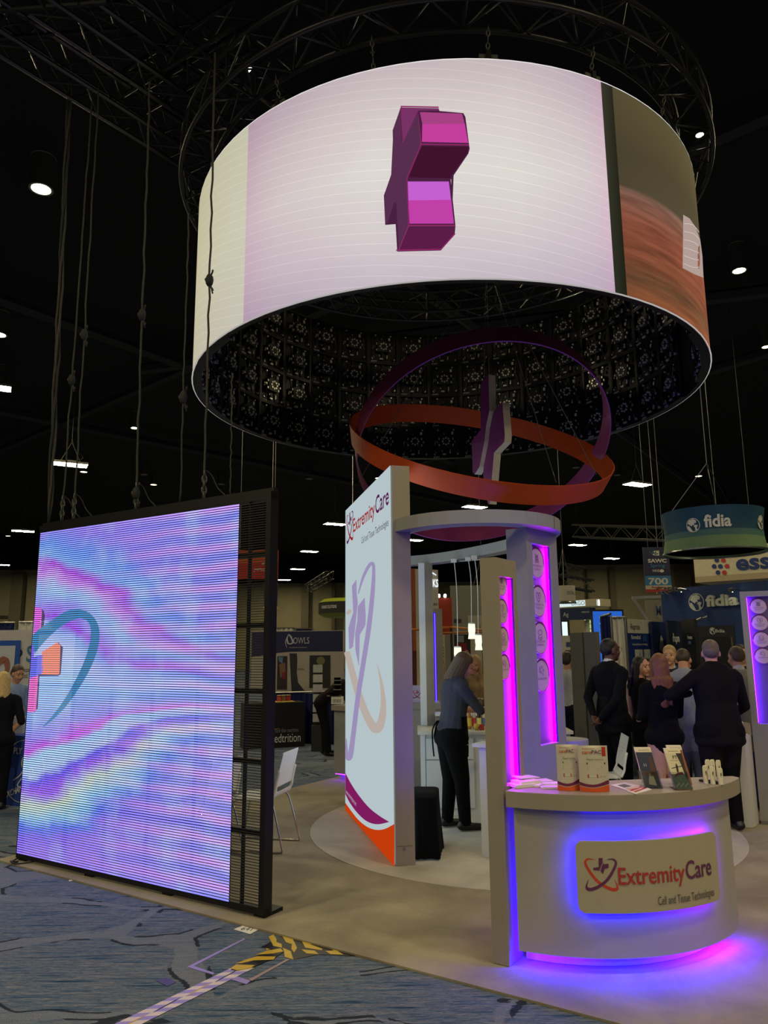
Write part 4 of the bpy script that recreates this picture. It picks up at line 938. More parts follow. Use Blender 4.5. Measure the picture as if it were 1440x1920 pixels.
# pump bottles and cups on the bar
rnd = random.Random(3)
for i, (px, lab) in enumerate(((880, 'amber syrup bottle with black pump, leftmost on the bar'), (887, 'clear syrup bottle with black pump, second from left on the bar'), (894, 'dark syrup bottle with black pump, third from left on the bar'), (901, 'pale syrup bottle with black pump, rightmost on the bar'))):
    q = D(px, 1346, 8.75); o = T('pump_bottle', lab, 'bottle', (q.x+.012*i, 8.75+.02*(i % 2), ZC+.037), 'syrup bottles on the bar'); b = V(o.location)
    col = [(170, 110, 40), (196, 192, 170), (60, 36, 30), (214, 200, 150)][i]
    MB().lathe([(.021, 0), (.023, .01), (.023, .14), (.016, .18), (.012, .19), (.012, .22)], b, M('syrup_glass', col, .2), 12).build('bottle_body', o, smooth=True)
    MB().lathe([(.0238, .03), (.0238, .12)], b, M('bottle_label', [(210, 180, 60), (200, 60, 60), (230, 220, 120), (90, 120, 170)][i], .6), 12).build('bottle_label', o)
    h = .32; p = MB(); p.cyl(b+V((0, 0, .22)), b+V((0, 0, h)), .008, m_black, 8); p.lathe([(.018, .215), (.018, .24), (.01, .25)], b, m_black, 10); p.tube(smooth_path([b+V((0, 0, h)), b+V((-.02, -.01, h+.012)), b+V((-.055, -.02, h+.01)), b+V((-.075, -.025, h-.004))], 4), .007, m_steel, 6); p.build('pump', o, smooth=True)
for px, Y, c, lab in ((893, 8.62, (196, 160, 60), 'small yellow cup on the bar worktop'), (903, 8.62, (160, 50, 40), 'small red packet box on the bar worktop')):
    q = D(px, 1358, Y)
    if c[0] > 190: o = tag(MB().lathe([(.022, 0), (.03, .07), (.027, .07), (.02, .004)], (q.x, Y, ZC+.037), M('cup_'+str(c[0]), c, .5), 12).build('paper_cup', smooth=True), lab, 'cup')
    else: o = tag(MB().box((q.x, Y, ZC+.037+.03), (.05, .04, .06), M('cup_'+str(c[0]), c, .5)).build('packet_box'), lab, 'box')
# black cloth covered low table behind the lightbox end
tc_ = G(818, 1588, GZ); q1_ = G(778, 1600, GZ)
dtb = T('draped_table', 'low table wholly covered by a creased black cloth beside the taupe panel', 'table', (.42, 7.05, GZ))
def drape(mb, c, hx, hy, H, ang, mat, n=72, flare=.07, seed=1, z0=.004):
    rr = random.Random(seed); ph = [rr.uniform(0, 6.3) for _ in range(4)]
    R = Matrix.Rotation(ang, 3, 'Z'); rows = [(1, H), (1.02, H-.015), (1.05, H*.66), (1.12, H*.3), (1.18, .012)]
    vs = []
    for k, (s, z) in enumerate(rows):
        f = max(0, (H-z)/H)
        for i in range(n):
            t = 2*PI*i/n; cx, sx = math.cos(t), math.sin(t); e = 5
            rad = 1/((abs(cx)**e+abs(sx)**e)**(1/e)); w = 1+f*flare*(math.sin(7*t+ph[0])+.7*math.sin(12*t+ph[1])+.5*math.sin(19*t+ph[2]))
            vs.append(V(c)+R@V((hx*cx*rad*s*w, hy*sx*rad*s*w, z+z0)))
    fs = [(k*n+i, (k+1)*n+i, (k+1)*n+(i+1) % n, k*n+(i+1) % n) for k in range(len(rows)-1) for i in range(n)]
    fs.append(tuple(range(n))); mb.add(vs, fs, mat); return mb
drape(MB(), (.335, 7.10, GZ), .135, .27, .50, -.1, m_blkfab, flare=.05).build('cloth', dtb, smooth=True)
# inner side counter near the front tower
sc0 = G(906, 1612, GZ); sd = (Pp(.3, .107, 0)-Pp(0, .107, 0)).normalized()
q = G(904, 1606, GZ); e_ = V((.835, -.55, 0)).normalized()
sct = T('side_counter', 'white counter end panel with pale top just left of the front tower', 'counter', (q.x, q.y, GZ))
ztp = UP(897, 1394, (q.x, q.y)).z
m = MB(); m.obox(q, e_*.3, V((.55, .835, 0)).normalized()*.035, (0, 0, ztp-.03-GZ), m_white); m.build('end_panel', sct)
m = MB(); m.obox(q-e_*.05-V((.55, .835, 0)).normalized()*.03+V((0, 0, ztp-.03-GZ)), e_*.36, V((.55, .835, 0)).normalized()*.2, (0, 0, .03), m_white); m.build('counter_top', sct)
# grey counter past the far end of the lightbox
q = G(622, 1462, .014); zt2 = UP(622, 1322, (q.x, q.y)).z
gco = T('grey_counter', 'grey counter end peeking out left of the backlit wall with purple glow at its foot', 'counter', (q.x+.4, q.y, .014))
m = MB(); m.obox(V((q.x+.03, q.y, .10)), e_*.8, V((.55, .835, 0)).normalized()*.4, (0, 0, zt2-.13), m_taupe2); m.build('body', gco)
m = MB(); m.obox(V((q.x-.01, q.y-.03, zt2-.07)), e_*.9, V((.55, .835, 0)).normalized()*.5, (0, 0, .07), m_taupe); m.build('counter_top', gco)
m = MB(); m.obox(V((q.x+.12, q.y+.03, .0145)), e_*.7, V((.55, .835, 0)).normalized()*.3, (0, 0, .085), m_taupe2); m.build('plinth', gco)
m = MB(); m.obox(V((q.x+.05, q.y+.012, .088)), e_*.6, V((.55, .835, 0)).normalized()*.012, (0, 0, .010), E('led_purple', (120, 20, 255), 26)); m.build('led_strip', gco)
bk = D(630, 1318, q.y+.25); o = T('carton', 'small white printed carton on the grey counter left of the backlit wall', 'box', (bk.x, bk.y, zt2))
m = MB(); m.box((bk.x+.02, bk.y, zt2+.05), (.17, .12, .10), m_paper); m.build('carton_body', o)
m = MB(); f_ = frame((bk.x-.06, bk.y-.061), (bk.x+.2, bk.y-.061)); m.text('IIIIII', f_, p_gr, .05, .02, zt2+.02, .11); m.build('carton_print', o)
q = V((bk.x+.0, bk.y-.02, zt2+.1005)); o = T('walking_boot', 'black orthopaedic boot standing on the printed carton left of the backlit wall', 'boot', q)
MB().tube(smooth_path([q+V((.02, 0, .27)), q+V((.02, 0, .15)), q+V((.015, 0, .07)), q+V((-.03, 0, .042)), q+V((-.09, 0, .036))], 4), [.05]*5+[.045]*4+[.05]*4+[.036]*4, m_blkfab, 12).build('boot_shell', o, smooth=True); MB().box(q+V((-.03, 0, .008)), (.2, .08, .016), m_dark).build('sole', o)
for z in (.10, .17, .23): MB().tube([q+V((.02+.053*math.cos(t), .053*math.sin(t), z)) for t in [i*PI/8 for i in range(16)]], .008, m_grey, 6, True).build('strap', o)
# small poster with heart logo seen between the panel and the post
Yp = 9.9; p0, p1 = D(772, 1318, Yp), D(791, 1318, Yp); zp0, zp1 = p0.z, D(780, 1285, Yp).z
lp = T('logo_poster', 'small lilac poster with a heart logo between the taupe panel and the white post', 'poster', (p0.x+.07, Yp, zp0))
m = MB(); m.obox((p0.x, Yp, zp0), (p1.x-p0.x, 0, 0), (0, .012, 0), (0, 0, zp1-zp0), M('poster_lilac', (186, 174, 210), .6)); m.build('sheet', lp)
m = MB(); fm = frame((p0.x, Yp-.0015), (p1.x, Yp-.0015)); logo_heart(m, fm, .02, zp0+.06, .1, p_red, p_pl, p_red); m.build('print', lp)
pb = T('poster_cabinet', 'low grey cabinet below the lilac logo poster', 'cabinet', (p0.x+.1, Yp+.1, .0168))
MB().obox((p0.x-.25, Yp-.02, .0168), (.6, 0, 0), (0, .4, 0), (0, 0, zp0-.08-.0168), m_taupe2).build('body', pb); MB().obox((p0.x-.27, Yp-.04, zp0-.079), (.64, 0, 0), (0, .44, 0), (0, 0, .078), m_taupe2).build('cabinet_top', pb)
# ---------------------------------------------------------------- chairs
def chair(loc, rz, lab):
    o = T('stacking_chair', lab, 'chair', loc, 'white stacking chairs', rz); m = MB()
    prof = [(.225, .435), (.21, .45), (.10, .452), (-.05, .445), (-.15, .445), (-.19, .465), (-.212, .51)]
    back = [(-.216, .555), (-.228, .62), (-.25, .72), (-.27, .80), (-.282, .85), (-.278, .858)]
    W = .225
    def sheet(name, pr, ww, th=.008):
        mb = MB(); n = 8
        for sgn in (0, 1):
            mb.grid(lambda u, v: V(((u-.5)*2*ww(v), 0, 0))+V((0, pr(v)[0]+.02*(1-(2*u-1)**2)*-1*(v > 2), pr(v)[1]))+V((0, th*sgn*.7, -th*sgn*(.7))), n, 14, m_offwhite)
        x = mb.build(name, None); x.parent = o; so = x; return x
    def interp(pts):
        P = smooth_path([(0, a, b) for a, b in pts], 5); return lambda v: (P[min(int(v*(len(P)-1)), len(P)-1)].y, P[min(int(v*(len(P)-1)), len(P)-1)].z)
    sheet('seat', interp(prof), lambda v: W*(1-.06*max(0, v-.7)))
    bk_ = sheet('backrest', interp(back), lambda v: W*(.97-.06*v))
    h = MB()
    for i in range(3):
        for k in range(4-i): h.lathe([(0, 0), (.007, 0)], (-.075+k*.05+i*.02, -.256+.01*i, .76-.035*i), m_dark, 8, Matrix.Rotation(PI/2, 3, 'X'))
    for s in (-1, 1):                                     # side rails joining seat and back around the opening
        r = MB(); r.tube(smooth_path([V((s*W*.97, -.18, .455)), V((s*W*.97, -.212, .52)), V((s*W*.96, -.222, .58)), V((s*W*.94, -.25, .70))], 4), .013, m_offwhite, 6); x = r.build('side_rail', None, smooth=True); x.parent = o
        l = MB(); l.tube(smooth_path([V((s*.20, .17, .44)), V((s*.215, .20, .38)), V((s*.235, .26, .08)), V((s*.235, .262, .025)), V((s*.235, .22, .009)), V((s*.235, -.24, .009)), V((s*.235, -.29, .02)), V((s*.232, -.285, .06)), V((s*.215, -.19, .40)), V((s*.20, -.14, .44))], 6), .008, m_chrome, 8); x = l.build('leg', None, smooth=True); x.parent = o
    x = h.build('perforation', None); x.parent = o
    cbar = MB().tube([V((-.2, .12, .435)), V((.2, .12, .435))], .008, m_chrome, 8); x = cbar.build('cross_bar', None); x.parent = o
    return o
fA, fB = G(527, 1602, .014), G(560, 1577, .014); fd_ = V((fB.y-fA.y, -(fB.x-fA.x), 0)).normalized(); rz = math.atan2(-(-fd_).x, (-fd_).y)
mid = (fA+fB)/2-fd_*.285; chair((mid.x, mid.y, .0135), rz, 'white stacking chair standing just right of the black LED wall frame')
fC = G(478, 1624, .014); chair((-1.63, 6.93, .0135), rz-.25, 'white stacking chair seen through the mesh of the LED wall')
chair((2.27, 8.3, .0172), PI/2-.12, 'white stacking chair behind the front counter, next to the person in the dark suit')
# ---------------------------------------------------------------- things on the front counter
ZT = .977
def C_(px, py): return G(px, py, ZT)
def booklet(lab, px, py, w, d, rz, tilt, mat, z=0.0, grp=None, th=.008, lean=(0, 0)):
    c = C_(px, py); o = T('booklet', lab, 'booklet', (c.x, c.y, ZT+z), grp, rz); o.rotation_euler = (lean[0], lean[1], rz)
    m = MB(); m.box((0, 0, th/2), (w, d, th), m_paper); x = m.build('pages', None); x.parent = o
    m = MB(); m.box((0, 0, th+.0006), (w, d, .001), mat); x = m.build('cover', None); x.parent = o; return o
m_cov = M('cover_white', (226, 216, 220), .5)
g_ = 'booklets lying at the left end of the front counter'
booklet('top white booklet of the leaning stack beside the magenta niche', 985, 1468, .15, .10, .55, 0, m_cov, .032, g_, .006, (0, .05))
booklet('white booklet under the leaning one at the left end of the counter', 986, 1472, .15, .10, .5, 0, m_cov, .017, g_, .012)
booklet('lowest white booklet at the left end of the counter', 978, 1474, .14, .10, .45, 0, m_cov, .0, g_, .016)
booklet('middle white booklet of the left counter pile', 1012, 1470, .14, .09, .3, 0, m_cov, .010, g_, .012)
booklet('lower middle white booklet of the left counter pile', 1016, 1473, .13, .09, .2, 0, m_cov, 0, g_, .009)
booklet('white booklet touching the foil pouches', 1034, 1473, .11, .08, -.05, 0, m_cov, .010, g_, .007)
booklet('lowest white booklet beside the foil pouches', 1032, 1477, .115, .08, -.08, 0, m_cov, 0, g_, .009)
# pouches
def pouch(lab, x0, x1, yt, yb, redtag):
    b0, b1 = C_(x0, yb), C_(x1, yb); wd = (b1-b0).length; d = (b1-b0).normalized(); n = V((d.y, -d.x, 0)); H = UP((x0+x1)/2, yt, ((b0+b1)/2)[:2]).z-ZT
    o = T('foil_pouch', lab, 'pouch', (b0+b1)/2, 'carePAC pouches' if False else 'foil sample pouches on the front counter')
    def fm(u, v, dd=0.0):
        t = v/H; f = .022*(1-t)**.6*math.sin(PI*min(max(u/wd, 0), 1))+.0015
        return b0+d*u+V((0, 0, v))+n*(f+dd)
    def fb(u, v, dd=0.0):
        t = v/H; f = .020*(1-t)**.6*math.sin(PI*min(max(u/wd, 0), 1))+.0015
        return b0+d*u+V((0, 0, v))-n*(f)
    m = MB(); foil = M('pouch_foil', (212, 204, 186), .32, .25, .04, 9, .25)
    m.grid(lambda u, v: fm(u*wd, v*H), 16, 20, foil); m.grid(lambda u, v: fb((1-u)*wd, v*H), 16, 20, foil); m.build('bag', o, smooth=True)
    g = MB(); D1 = lambda u, v, dd=0.0: fm(u, v, .0012+dd); k = wd/.118
    for i in range(14):
        u0, u1 = wd*i/14, wd*(i+1)/14
        yo = lambda u: H*(.085+.07*(abs(u/wd-.4)/.6)**1.6); yp = lambda u: H*(.245-.085*math.sin(PI*min(u/wd*.95+.12, 1)))
        g.polys([[(u0, .001), (u1, .001), (u1, yo(u1)), (u0, yo(u0))]], D1, M('pouch_orange', (206, 82, 30), .5))
        if yp(u0) > yo(u0)+.006: g.polys([[(u0, yo(u0)+.004), (u1, yo(u1)+.004), (u1, max(yp(u1), yo(u1)+.004)), (u0, yp(u0))]], D1, M('pouch_plum', (110, 30, 76), .5))
    g.text('ExtremityCare', D1, p_mid, H*.028, wd*.14, H*.925, wd*.42); g.text('care', D1, M('ink_orange', (196, 84, 36), .6), H*.075, wd*.12, H*.825, wd*.32, .01); g.text('PAC', D1, p_pl, H*.075, wd*.45, H*.825, wd*.34, .01)
    g.polys([[(wd*.26, H*.595), (wd*.90, H*.595), (wd*.90, H*.632), (wd*.26, H*.632)]], D1, p_blk)
    g.text('Allograft', D1, p_blk, H*.026, wd*.26, H*.69, wd*.24); g.text('Skin Kit', D1, p_gr, H*.024, wd*.54, H*.69, wd*.3); g.text('for', D1, p_gr, H*.018, wd*.26, H*.73)
    for y in (.54, .51, .48): g.polys([[(wd*.26, H*y), (wd*(.78-.1*(y < .5)), H*y), (wd*(.78-.1*(y < .5)), H*(y+.008)), (wd*.26, H*(y+.008))]], D1, M('ink_faint', (150, 148, 140), .6))
    g.polys([[(wd*.27, H*.305), (wd*.62, H*.305), (wd*.62, H*.375), (wd*.27, H*.375)]], D1, p_red); g.text('SAMPLE', lambda u, v, dd=0: D1(u, v, .0006), p_wh, H*.035, wd*.30, H*.322, wd*.29, .01)
    g.text('x3  x2', D1, p_gr, H*.025, wd*.68, H*.32, wd*.2); g.polys([[(wd*.3, H*.045), (wd*.75, H*.045), (wd*.75, H*.055), (wd*.3, H*.055)]], D1, M('ink_pale', (226, 150, 90), .6))
    if redtag: g.polys([[(wd*.80, H*.77), (wd*.93, H*.77), (wd*.93, H*.97), (wd*.80, H*.97)]], D1, p_red); g.text('NEW', lambda u, v, dd=0: D1(wd*.84+v, H*.94-u, .0006), p_or, H*.05, 0, 0, H*.14)
    g.build('pouch_print', o)
pouch('white, plum and orange foil pouch at the left, half behind its twin', 1046, 1088, 1396, 1482, False)
pouch('white, plum and orange foil pouch with a red corner tag, in front of its twin', 1087.5, 1143, 1398, 1484, True)
# flat brochures
def flat(lab, pts, cols):
    P = [C_(*p) for p in pts]; c = sum(P, V((0, 0, 0)))/len(P); o = T('brochure', lab, 'brochure', c, 'flat brochures on the front counter'); m = MB()
    m.slab(P, (0, 0, .004), m_paper); m.build('sheet', o)
    g = MB(); A, B, C2, D2 = [p+V((0, 0, .0052)) for p in P]
    L = lambda u, v, dd=0.0: A+(B-A)*u+(D2-A)*v+V((0, 0, dd))
    for (u0, v0, u1, v1), mt in cols: g.polys([[(u0, v0), (u1, v0), (u1, v1), (u0, v1)]], L, mt)
    g.build('print', o)
flat('white brochure with a grey picture lying between the pouches and the card holders', [(1145, 1473), (1180, 1484), (1205, 1475), (1172, 1468)], [((.2, .2, .6, .7), p_gr), ((.7, .1, .9, .9), M('cover_tan', (200, 180, 150), .6))])
flat('brochure with red corners hanging over the counter edge', [(1176, 1484), (1192, 1489.5), (1222, 1481), (1203, 1474)], [((.05, .1, .4, .9), p_red), ((.55, .1, .8, .9), p_red)])
# acrylic holders with leaflets
def thin_clear(name):
    m, nt, N = _nodes(name); out = N('ShaderNodeOutputMaterial'); t = N('ShaderNodeBsdfTransparent'); g = N('ShaderNodeBsdfGlossy'); g.inputs['Roughness'].default_value = .06; x = N('ShaderNodeMixShader')
    f = N('ShaderNodeFresnel'); f.inputs[0].default_value = 1.5; t.inputs[0].default_value = (.94, .96, .96, 1)
    nt.links.new(math_(nt, 'MULTIPLY', f.outputs[0], .7), x.inputs[0]); nt.links.new(t.outputs[0], x.inputs[1]); nt.links.new(g.outputs[0], x.inputs[2]); nt.links.new(x.outputs[0], out.inputs[0]); return m
m_acr = thin_clear('acrylic')
def holder(lab, lab2, x0, x1, yt, yb, kind, Hh=None, hold=True, sh=-.14):
    b0, b1 = C_(x0, yb), C_(x1, yb); wd = (b1-b0).length; d = (b1-b0).normalized(); n = V((d.y, -d.x, 0)); H = UP(x0, yt, b0[:2]).z-ZT; lean = .30
    def fm(u, v, dd=0.0): return b0+d*(u+v*sh)+V((0, 0, v+.006))-n*(v*lean)+n*dd
    if hold:
        o = T('card_holder', lab2, 'card holder', (b0+b1)/2, 'clear acrylic card holders'); m = MB()
        m.obox(fm(-.004, 0, .012), d*(wd+.008), fm(0, H*.42)-fm(0, 0), n*.002, m_acr); m.obox(fm(-.004, 0, -.014), d*(wd+.008), fm(0, H*.8)-fm(0, 0), n*.002, m_acr)
        for u in (-.006, wd+.004): m.obox(fm(u, 0, -.014), d*.002, fm(0, H*.42)-fm(0, 0), n*.028, m_acr)
        m.obox(b0-d*.006+V((0, 0, .0006))+n*.012, d*(wd+.012), -n*(.05+H*.25), (0, 0, .002), m_acr); m.obox(b0-d*.006-n*(.04+H*.25)+V((0, 0, .0006)), d*(wd+.012), -n*.002+V((0, 0, .02)), n*.002, m_acr)
        m.build('acrylic_rack', o)
    k = T('leaflet', lab, 'leaflet', (b0+b1)/2+V((0, 0, .006)), 'leaflets standing in the card holders'); m = MB(); m.obox(fm(0, .003, -.010), d*wd, fm(0, H)-fm(0, .003), n*.016, m_paper); m.build('leaflet_sheets', k)
    g = MB(); L = lambda u, v, dd=0.0: fm(u, v, .0072+dd); R4 = lambda u0, v0, u1, v1, mt, dd=0: g.polys([[(u0*wd, v0*H), (u1*wd, v0*H), (u1*wd, v1*H), (u0*wd, v1*H)]], lambda a, b: L(a, b, dd), mt)
    Pg = lambda pts, mt, dd=.0006: g.polys([[(a*wd, b*H) for a, b in pts]], lambda a, b: L(a, b, dd), mt)
    R4(.0, .88, 1, 1, M('leaf_cream', (226, 216, 186), .6)); g.text('ExtremityCare', lambda a, b, dd=0: L(a, b, .0006), p_gr, H*.03, wd*.25, H*.92, wd*.62)
    if kind == 0:
        R4(0, 0, 1, .88, M('leaf_navy', (30, 40, 72), .5)); Pg([(.55, .3), (.66, .55), (.70, .78), (.85, .74), (.92, .5), (.88, .28)], M('leaf_brown', (84, 50, 44), .6)); Pg([(.3, .08), (.75, .04), (.7, .3), (.5, .36), (.36, .2)], M('leaf_pale', (176, 172, 150), .6)); Pg([(.02, .3), (.95, .26), (.95, .36), (.02, .4)], M('leaf_wine', (90, 30, 34), .6)); g.text('11', lambda a, b, dd=0: L(a, b, .001), p_wh, H*.07, wd*.3, H*.52)
    elif kind == 1:
        R4(0, .0, 1, .88, M('leaf_cream2', (214, 204, 170), .6)); R4(0, 0, 1, .36, M('leaf_water', (96, 110, 104), .6), .0003); Pg([(.66, .88), (1, .88), (1, .2), (.86, .3), (.8, .6)], M('leaf_dark', (34, 34, 36), .6)); Pg([(.15, .28), (.5, .34), (.8, .36), (.74, .42), (.45, .40), (.22, .35)], M('leaf_kayak', (96, 34, 34), .6), .001); Pg([(.40, .40), (.52, .42), (.56, .56), (.50, .64), (.44, .58)], M('leaf_figure', (40, 26, 24), .6), .0012); Pg([(.14, .5), (.88, .56), (.88, .575), (.14, .515)], p_blk, .0014)
        g.text('FT', lambda a, b, dd=0: L(a, b, .001), p_blk, H*.08, wd*.4, H*.74, None, .015); g.text('ADVANCED', lambda a, b, dd=0: L(a, b, .001), p_gr, H*.02, wd*.2, H*.69, wd*.5)
        for i in range(9): Pg([(.1+.09*i, .05+.03*(i % 3)), (.17+.09*i, .06+.03*(i % 3)), (.15+.09*i, .1+.03*(i % 3))], M('leaf_foam', (190, 200, 190), .6), .001)
    else:
        R4(0, 0, 1, .88, M('leaf_rust', (156, 92, 50), .6)); Pg([(.35, .8), (.9, .84), (.86, .5), (.5, .56)], M('leaf_dkred', (92, 34, 22), .6)); Pg([(.5, .1), (.72, .12), (.78, .5), (.66, .66), (.54, .5)], M('leaf_figure2', (54, 34, 26), .6), .001); Pg([(.05, .08), (.95, .04), (.9, .22), (.1, .2)], M('leaf_sand', (190, 130, 84), .6), .0008)
    g.build('leaflet_print', k)
holder('dark blue leaflet with a seated figure in the left card holder', 'clear acrylic card holder, left of the two', 1209, 1240, 1406, 1478, 0)
holder('rust coloured leaflet behind the kayak leaflet', 'x', 1270, 1298, 1402, 1473, 2, hold=False)
holder('pale leaflet with a kayaker in the right card holder', 'clear acrylic card holder, right of the two', 1266, 1296, 1408, 1481, 1)
# small white tubes
def tube_(lab, px, pyb, pyt, face=True):
    b = C_(px, pyb); h = UP(px, pyt, b[:2]).z-ZT; w = .0185; o = T('lotion_tube', lab, 'tube', b, 'small white lotion tubes on the front counter'); d = V((.97, .24, 0)); n = V((.24, -.97, 0))
    m = MB(); P = lambda u, k, z: b+d*u+n*k+V((0, 0, z)); N_ = 12
    vs = []
    for z, a, c in ((.012, .015, .013), (h*.4, .018, .009), (h*.86, .019, .003), (h*.95, .0165, .0022), (h, .012, .002)):
        vs += [P(a*math.cos(2*PI*i/N_), c*math.sin(2*PI*i/N_), z) for i in range(N_)]
    m.add(vs, [(k*N_+i, k*N_+(i+1) % N_, (k+1)*N_+(i+1) % N_, (k+1)*N_+i) for k in range(4) for i in range(N_)]+[tuple(range(4*N_, 5*N_))], M('tube_white', (220, 214, 190), .45)); m.build('tube_body', o, smooth=True)
    MB().lathe([(.0145, 0), (.0145, .013), (0, .013)], b, m_offwhite, 14).build('tube_cap', o)
    g = MB(); f = lambda u, v, dd=0: P(u, .010-.006*v/h+.001, v)
    for z in (.52, .60): g.polys(stroke2d([(-.005, h*z), (.004, h*(z+.04)), (-.004, h*(z+.07)), (.005, h*(z+.10))], [.0025]*4, 3), f, p_blk)
    g.text('skin', lambda u, v, dd=0: f(v-.003, h*.42+u), p_gr, .005, 0, 0); g.build('tube_print', o)
for lab, x, yb, yt in (('back row lotion tube at the left', 1329, 1462, 1424), ('back row lotion tube in the middle', 1338, 1461.5, 1424), ('back row lotion tube at the right', 1349, 1461, 1425), ('front row lotion tube at the left', 1324, 1469, 1435), ('front row lotion tube in the middle', 1337, 1470, 1437), ('front row lotion tube at the right, nearest the counter tip', 1352, 1471, 1440)): tube_('white '+lab, x, yb, yt)
p, q = C_(1316, 1464), C_(1349, 1469.5); o = T('pen_tin', 'open dark grey tin of clips lying before the white lotion tubes', 'tin', (p+q)/2)
d = (q-p); n = V((d.y, -d.x, 0)).normalized(); m = MB(); m.obox(p, d, n*.03, (0, 0, .012), m_dark); m.build('tin_body', o, bevel=.003)
m = MB()
for i in range(6): m.ell(p+d*(.55+.08*i)+n*.015+V((0, 0, .014)), (.006, .006, .004), m_steel if i % 2 else m_black, 8, 5)
m.build('clips', o); 
# ---------------------------------------------------------------- things on the floor
HZ_ = .0012
def fpoly(name, lab, cat, polys, z=.002, th=.0012, parts=None):
    allp = [G(*p) for P, _ in polys for p in P]; c = sum(allp, V((0, 0, 0)))/len(allp); c.z = 0; m = MB()
    for i, (P, mt) in enumerate(polys):
        Q = [G(*p)+V((0, 0, z+.0004*(i % 5))) for p in P]
        m.slab(Q, (0, 0, th), mt)
    return tag(m.build(name), lab, cat)
t_y, t_b, t_w, t_l = M('tape_yellow', (196, 164, 44), .45), M('tape_black', (20, 20, 22), .4), M('tape_white', (212, 198, 196), .45), M('tape_lilac', (150, 136, 205), .45)
Z4 = lambda pts: [(340+x/4, 1720+y/4) for x, y in pts]
hz_ = [(Z4([(600, 225), (790, 120), (1180, 180), (1400, 262), (1380, 297), (1030, 282), (850, 318), (740, 262)]), t_b)]
for P in ([(655, 150), (690, 132), (715, 170), (712, 188), (752, 205), (755, 232), (690, 218)], [(738, 112), (770, 112), (820, 140), (850, 195), (868, 235), (845, 268), (825, 240), (830, 205), (785, 190), (760, 150)], [(880, 140), (915, 142), (960, 175), (975, 210), (1055, 240), (1055, 252), (930, 232)], [(1015, 172), (1080, 200), (1045, 212), (1020, 195)], [(625, 212), (690, 232), (640, 250)], [(760, 232), (820, 258), (840, 320), (775, 300), (770, 260)], [(900, 245), (1000, 255), (1030, 280), (940, 275)], [(1090, 222), (1180, 220), (1245, 258), (1150, 258)], [(1080, 258), (1165, 255), (1215, 285), (1120, 282)], [(1262, 258), (1350, 262), (1385, 292), (1310, 295)]): hz_.append((Z4(P), t_y))
fpoly('hazard_tape_patch', 'crumpled patch of yellow and black hazard tape at the carpet edge', 'tape', hz_)
st_ = [(Z4([(370, 400), (580, 285), (760, 235), (770, 262), (700, 310), (550, 375), (420, 408)]), t_b)]
for P in ([(560, 288), (640, 258), (745, 240), (765, 262), (690, 278)], [(412, 352), (500, 320), (570, 300), (708, 302), (690, 325), (545, 330), (450, 352)], [(370, 390), (410, 362), (552, 368), (520, 388), (420, 406)]): st_.append((Z4(P), t_y))
fpoly('hazard_tape_strip', 'short yellow and black hazard tape strip running from the tape patch', 'tape', st_, .0042)
# long two-row striped tape toward the camera
A0, A1 = G(440, 1813), G(185, 1936); Bn = G(462, 1831)
dd_ = (A1-A0); Lt = dd_.length; dd_ = dd_/Lt; nn_ = V((-dd_.y, dd_.x, 0)); nn_ = nn_ if nn_.dot(Bn-A0) > 0 else -nn_
lt_ = MB(); wdt = .055
for row in range(2):
    for i in range(34):
        u0, u1 = i*.052, (i+1)*.052
        if u0 > Lt+.6: break
        o_ = A0+nn_*(row*wdt)+V((0, 0, .003)); sk_ = .045*(1 if row == 0 else 1)
        a, b = u0-sk_, u1-sk_
        mt = (t_w, t_l)[i % 2]
        lt_.slab([o_+dd_*u0, o_+dd_*u1, o_+dd_*b+nn_*wdt, o_+dd_*a+nn_*wdt], (0, 0, .001), mt)
for i in range(8): lt_.slab([A0+nn_*(wdt*.86)+dd_*(i*.21+.02)+V((0, 0, .0042)), A0+nn_*(wdt*1.0)+dd_*(i*.21+.17)+V((0, 0, .0042)), A0+nn_*(wdt*1.18)+dd_*(i*.21+.21)+V((0, 0, .0042)), A0+nn_*(wdt*1.05)+dd_*(i*.21+.06)+V((0, 0, .0042))], (0, 0, .0008), t_b if i % 2 == 0 else t_y)
tag(lt_.build('striped_floor_tape'), 'long pale lilac and white striped tape running to the bottom edge', 'tape')
box_ = [(Z4([(42, 375), (470, 160), (480, 166), (75, 378)]), t_l), (Z4([(42, 375), (75, 362), (250, 420), (235, 432)]), t_l), (Z4([(330, 455), (400, 440), (520, 480), (488, 505)]), t_l), (Z4([(505, 470), (790, 318), (815, 318), (530, 480)]), M('tape_mauve', (150, 130, 136), .5))]
fpoly('tape_rectangle', 'worn rectangle of lilac tape outlining a floor box beside the hazard tape', 'tape', box_, .001)
cd_ = [G(438, 1743), G(460, 1734.5), G(486, 1743), G(469, 1752)]
o = T('booth_number_card', 'small white floor card printed 641 at the carpet edge', 'card', sum(cd_, V((0, 0, 0)))/4)
MB().slab([p+V((0, 0, .0016)) for p in cd_], (0, 0, .0012), m_paper).build('card', o)
g = MB(); A_, B_, C2 = G(450, 1744.5)+V((0, 0, .0034)), G(471, 1746.5)+V((0, 0, .0034)), G(455, 1738)+V((0, 0, .0034))
ex = (B_-A_); ey = C2-A_; ey = ey-ex*(ey.dot(ex)/ex.dot(ex)); hy = ey.length; g.text('641', lambda u, v, d=0: A_+ex*u+ey.normalized()*v, p_blk, hy*.9, 0, 0, .95); g.build('number', o)
fpoly('tape_scrap', 'single dark blue tape square on the patterned carpet left of the striped tape', 'tape', [([(293, 1840), (312, 1833), (331, 1843), (313, 1850)], M('tape_slate', (70, 66, 110), .5))])
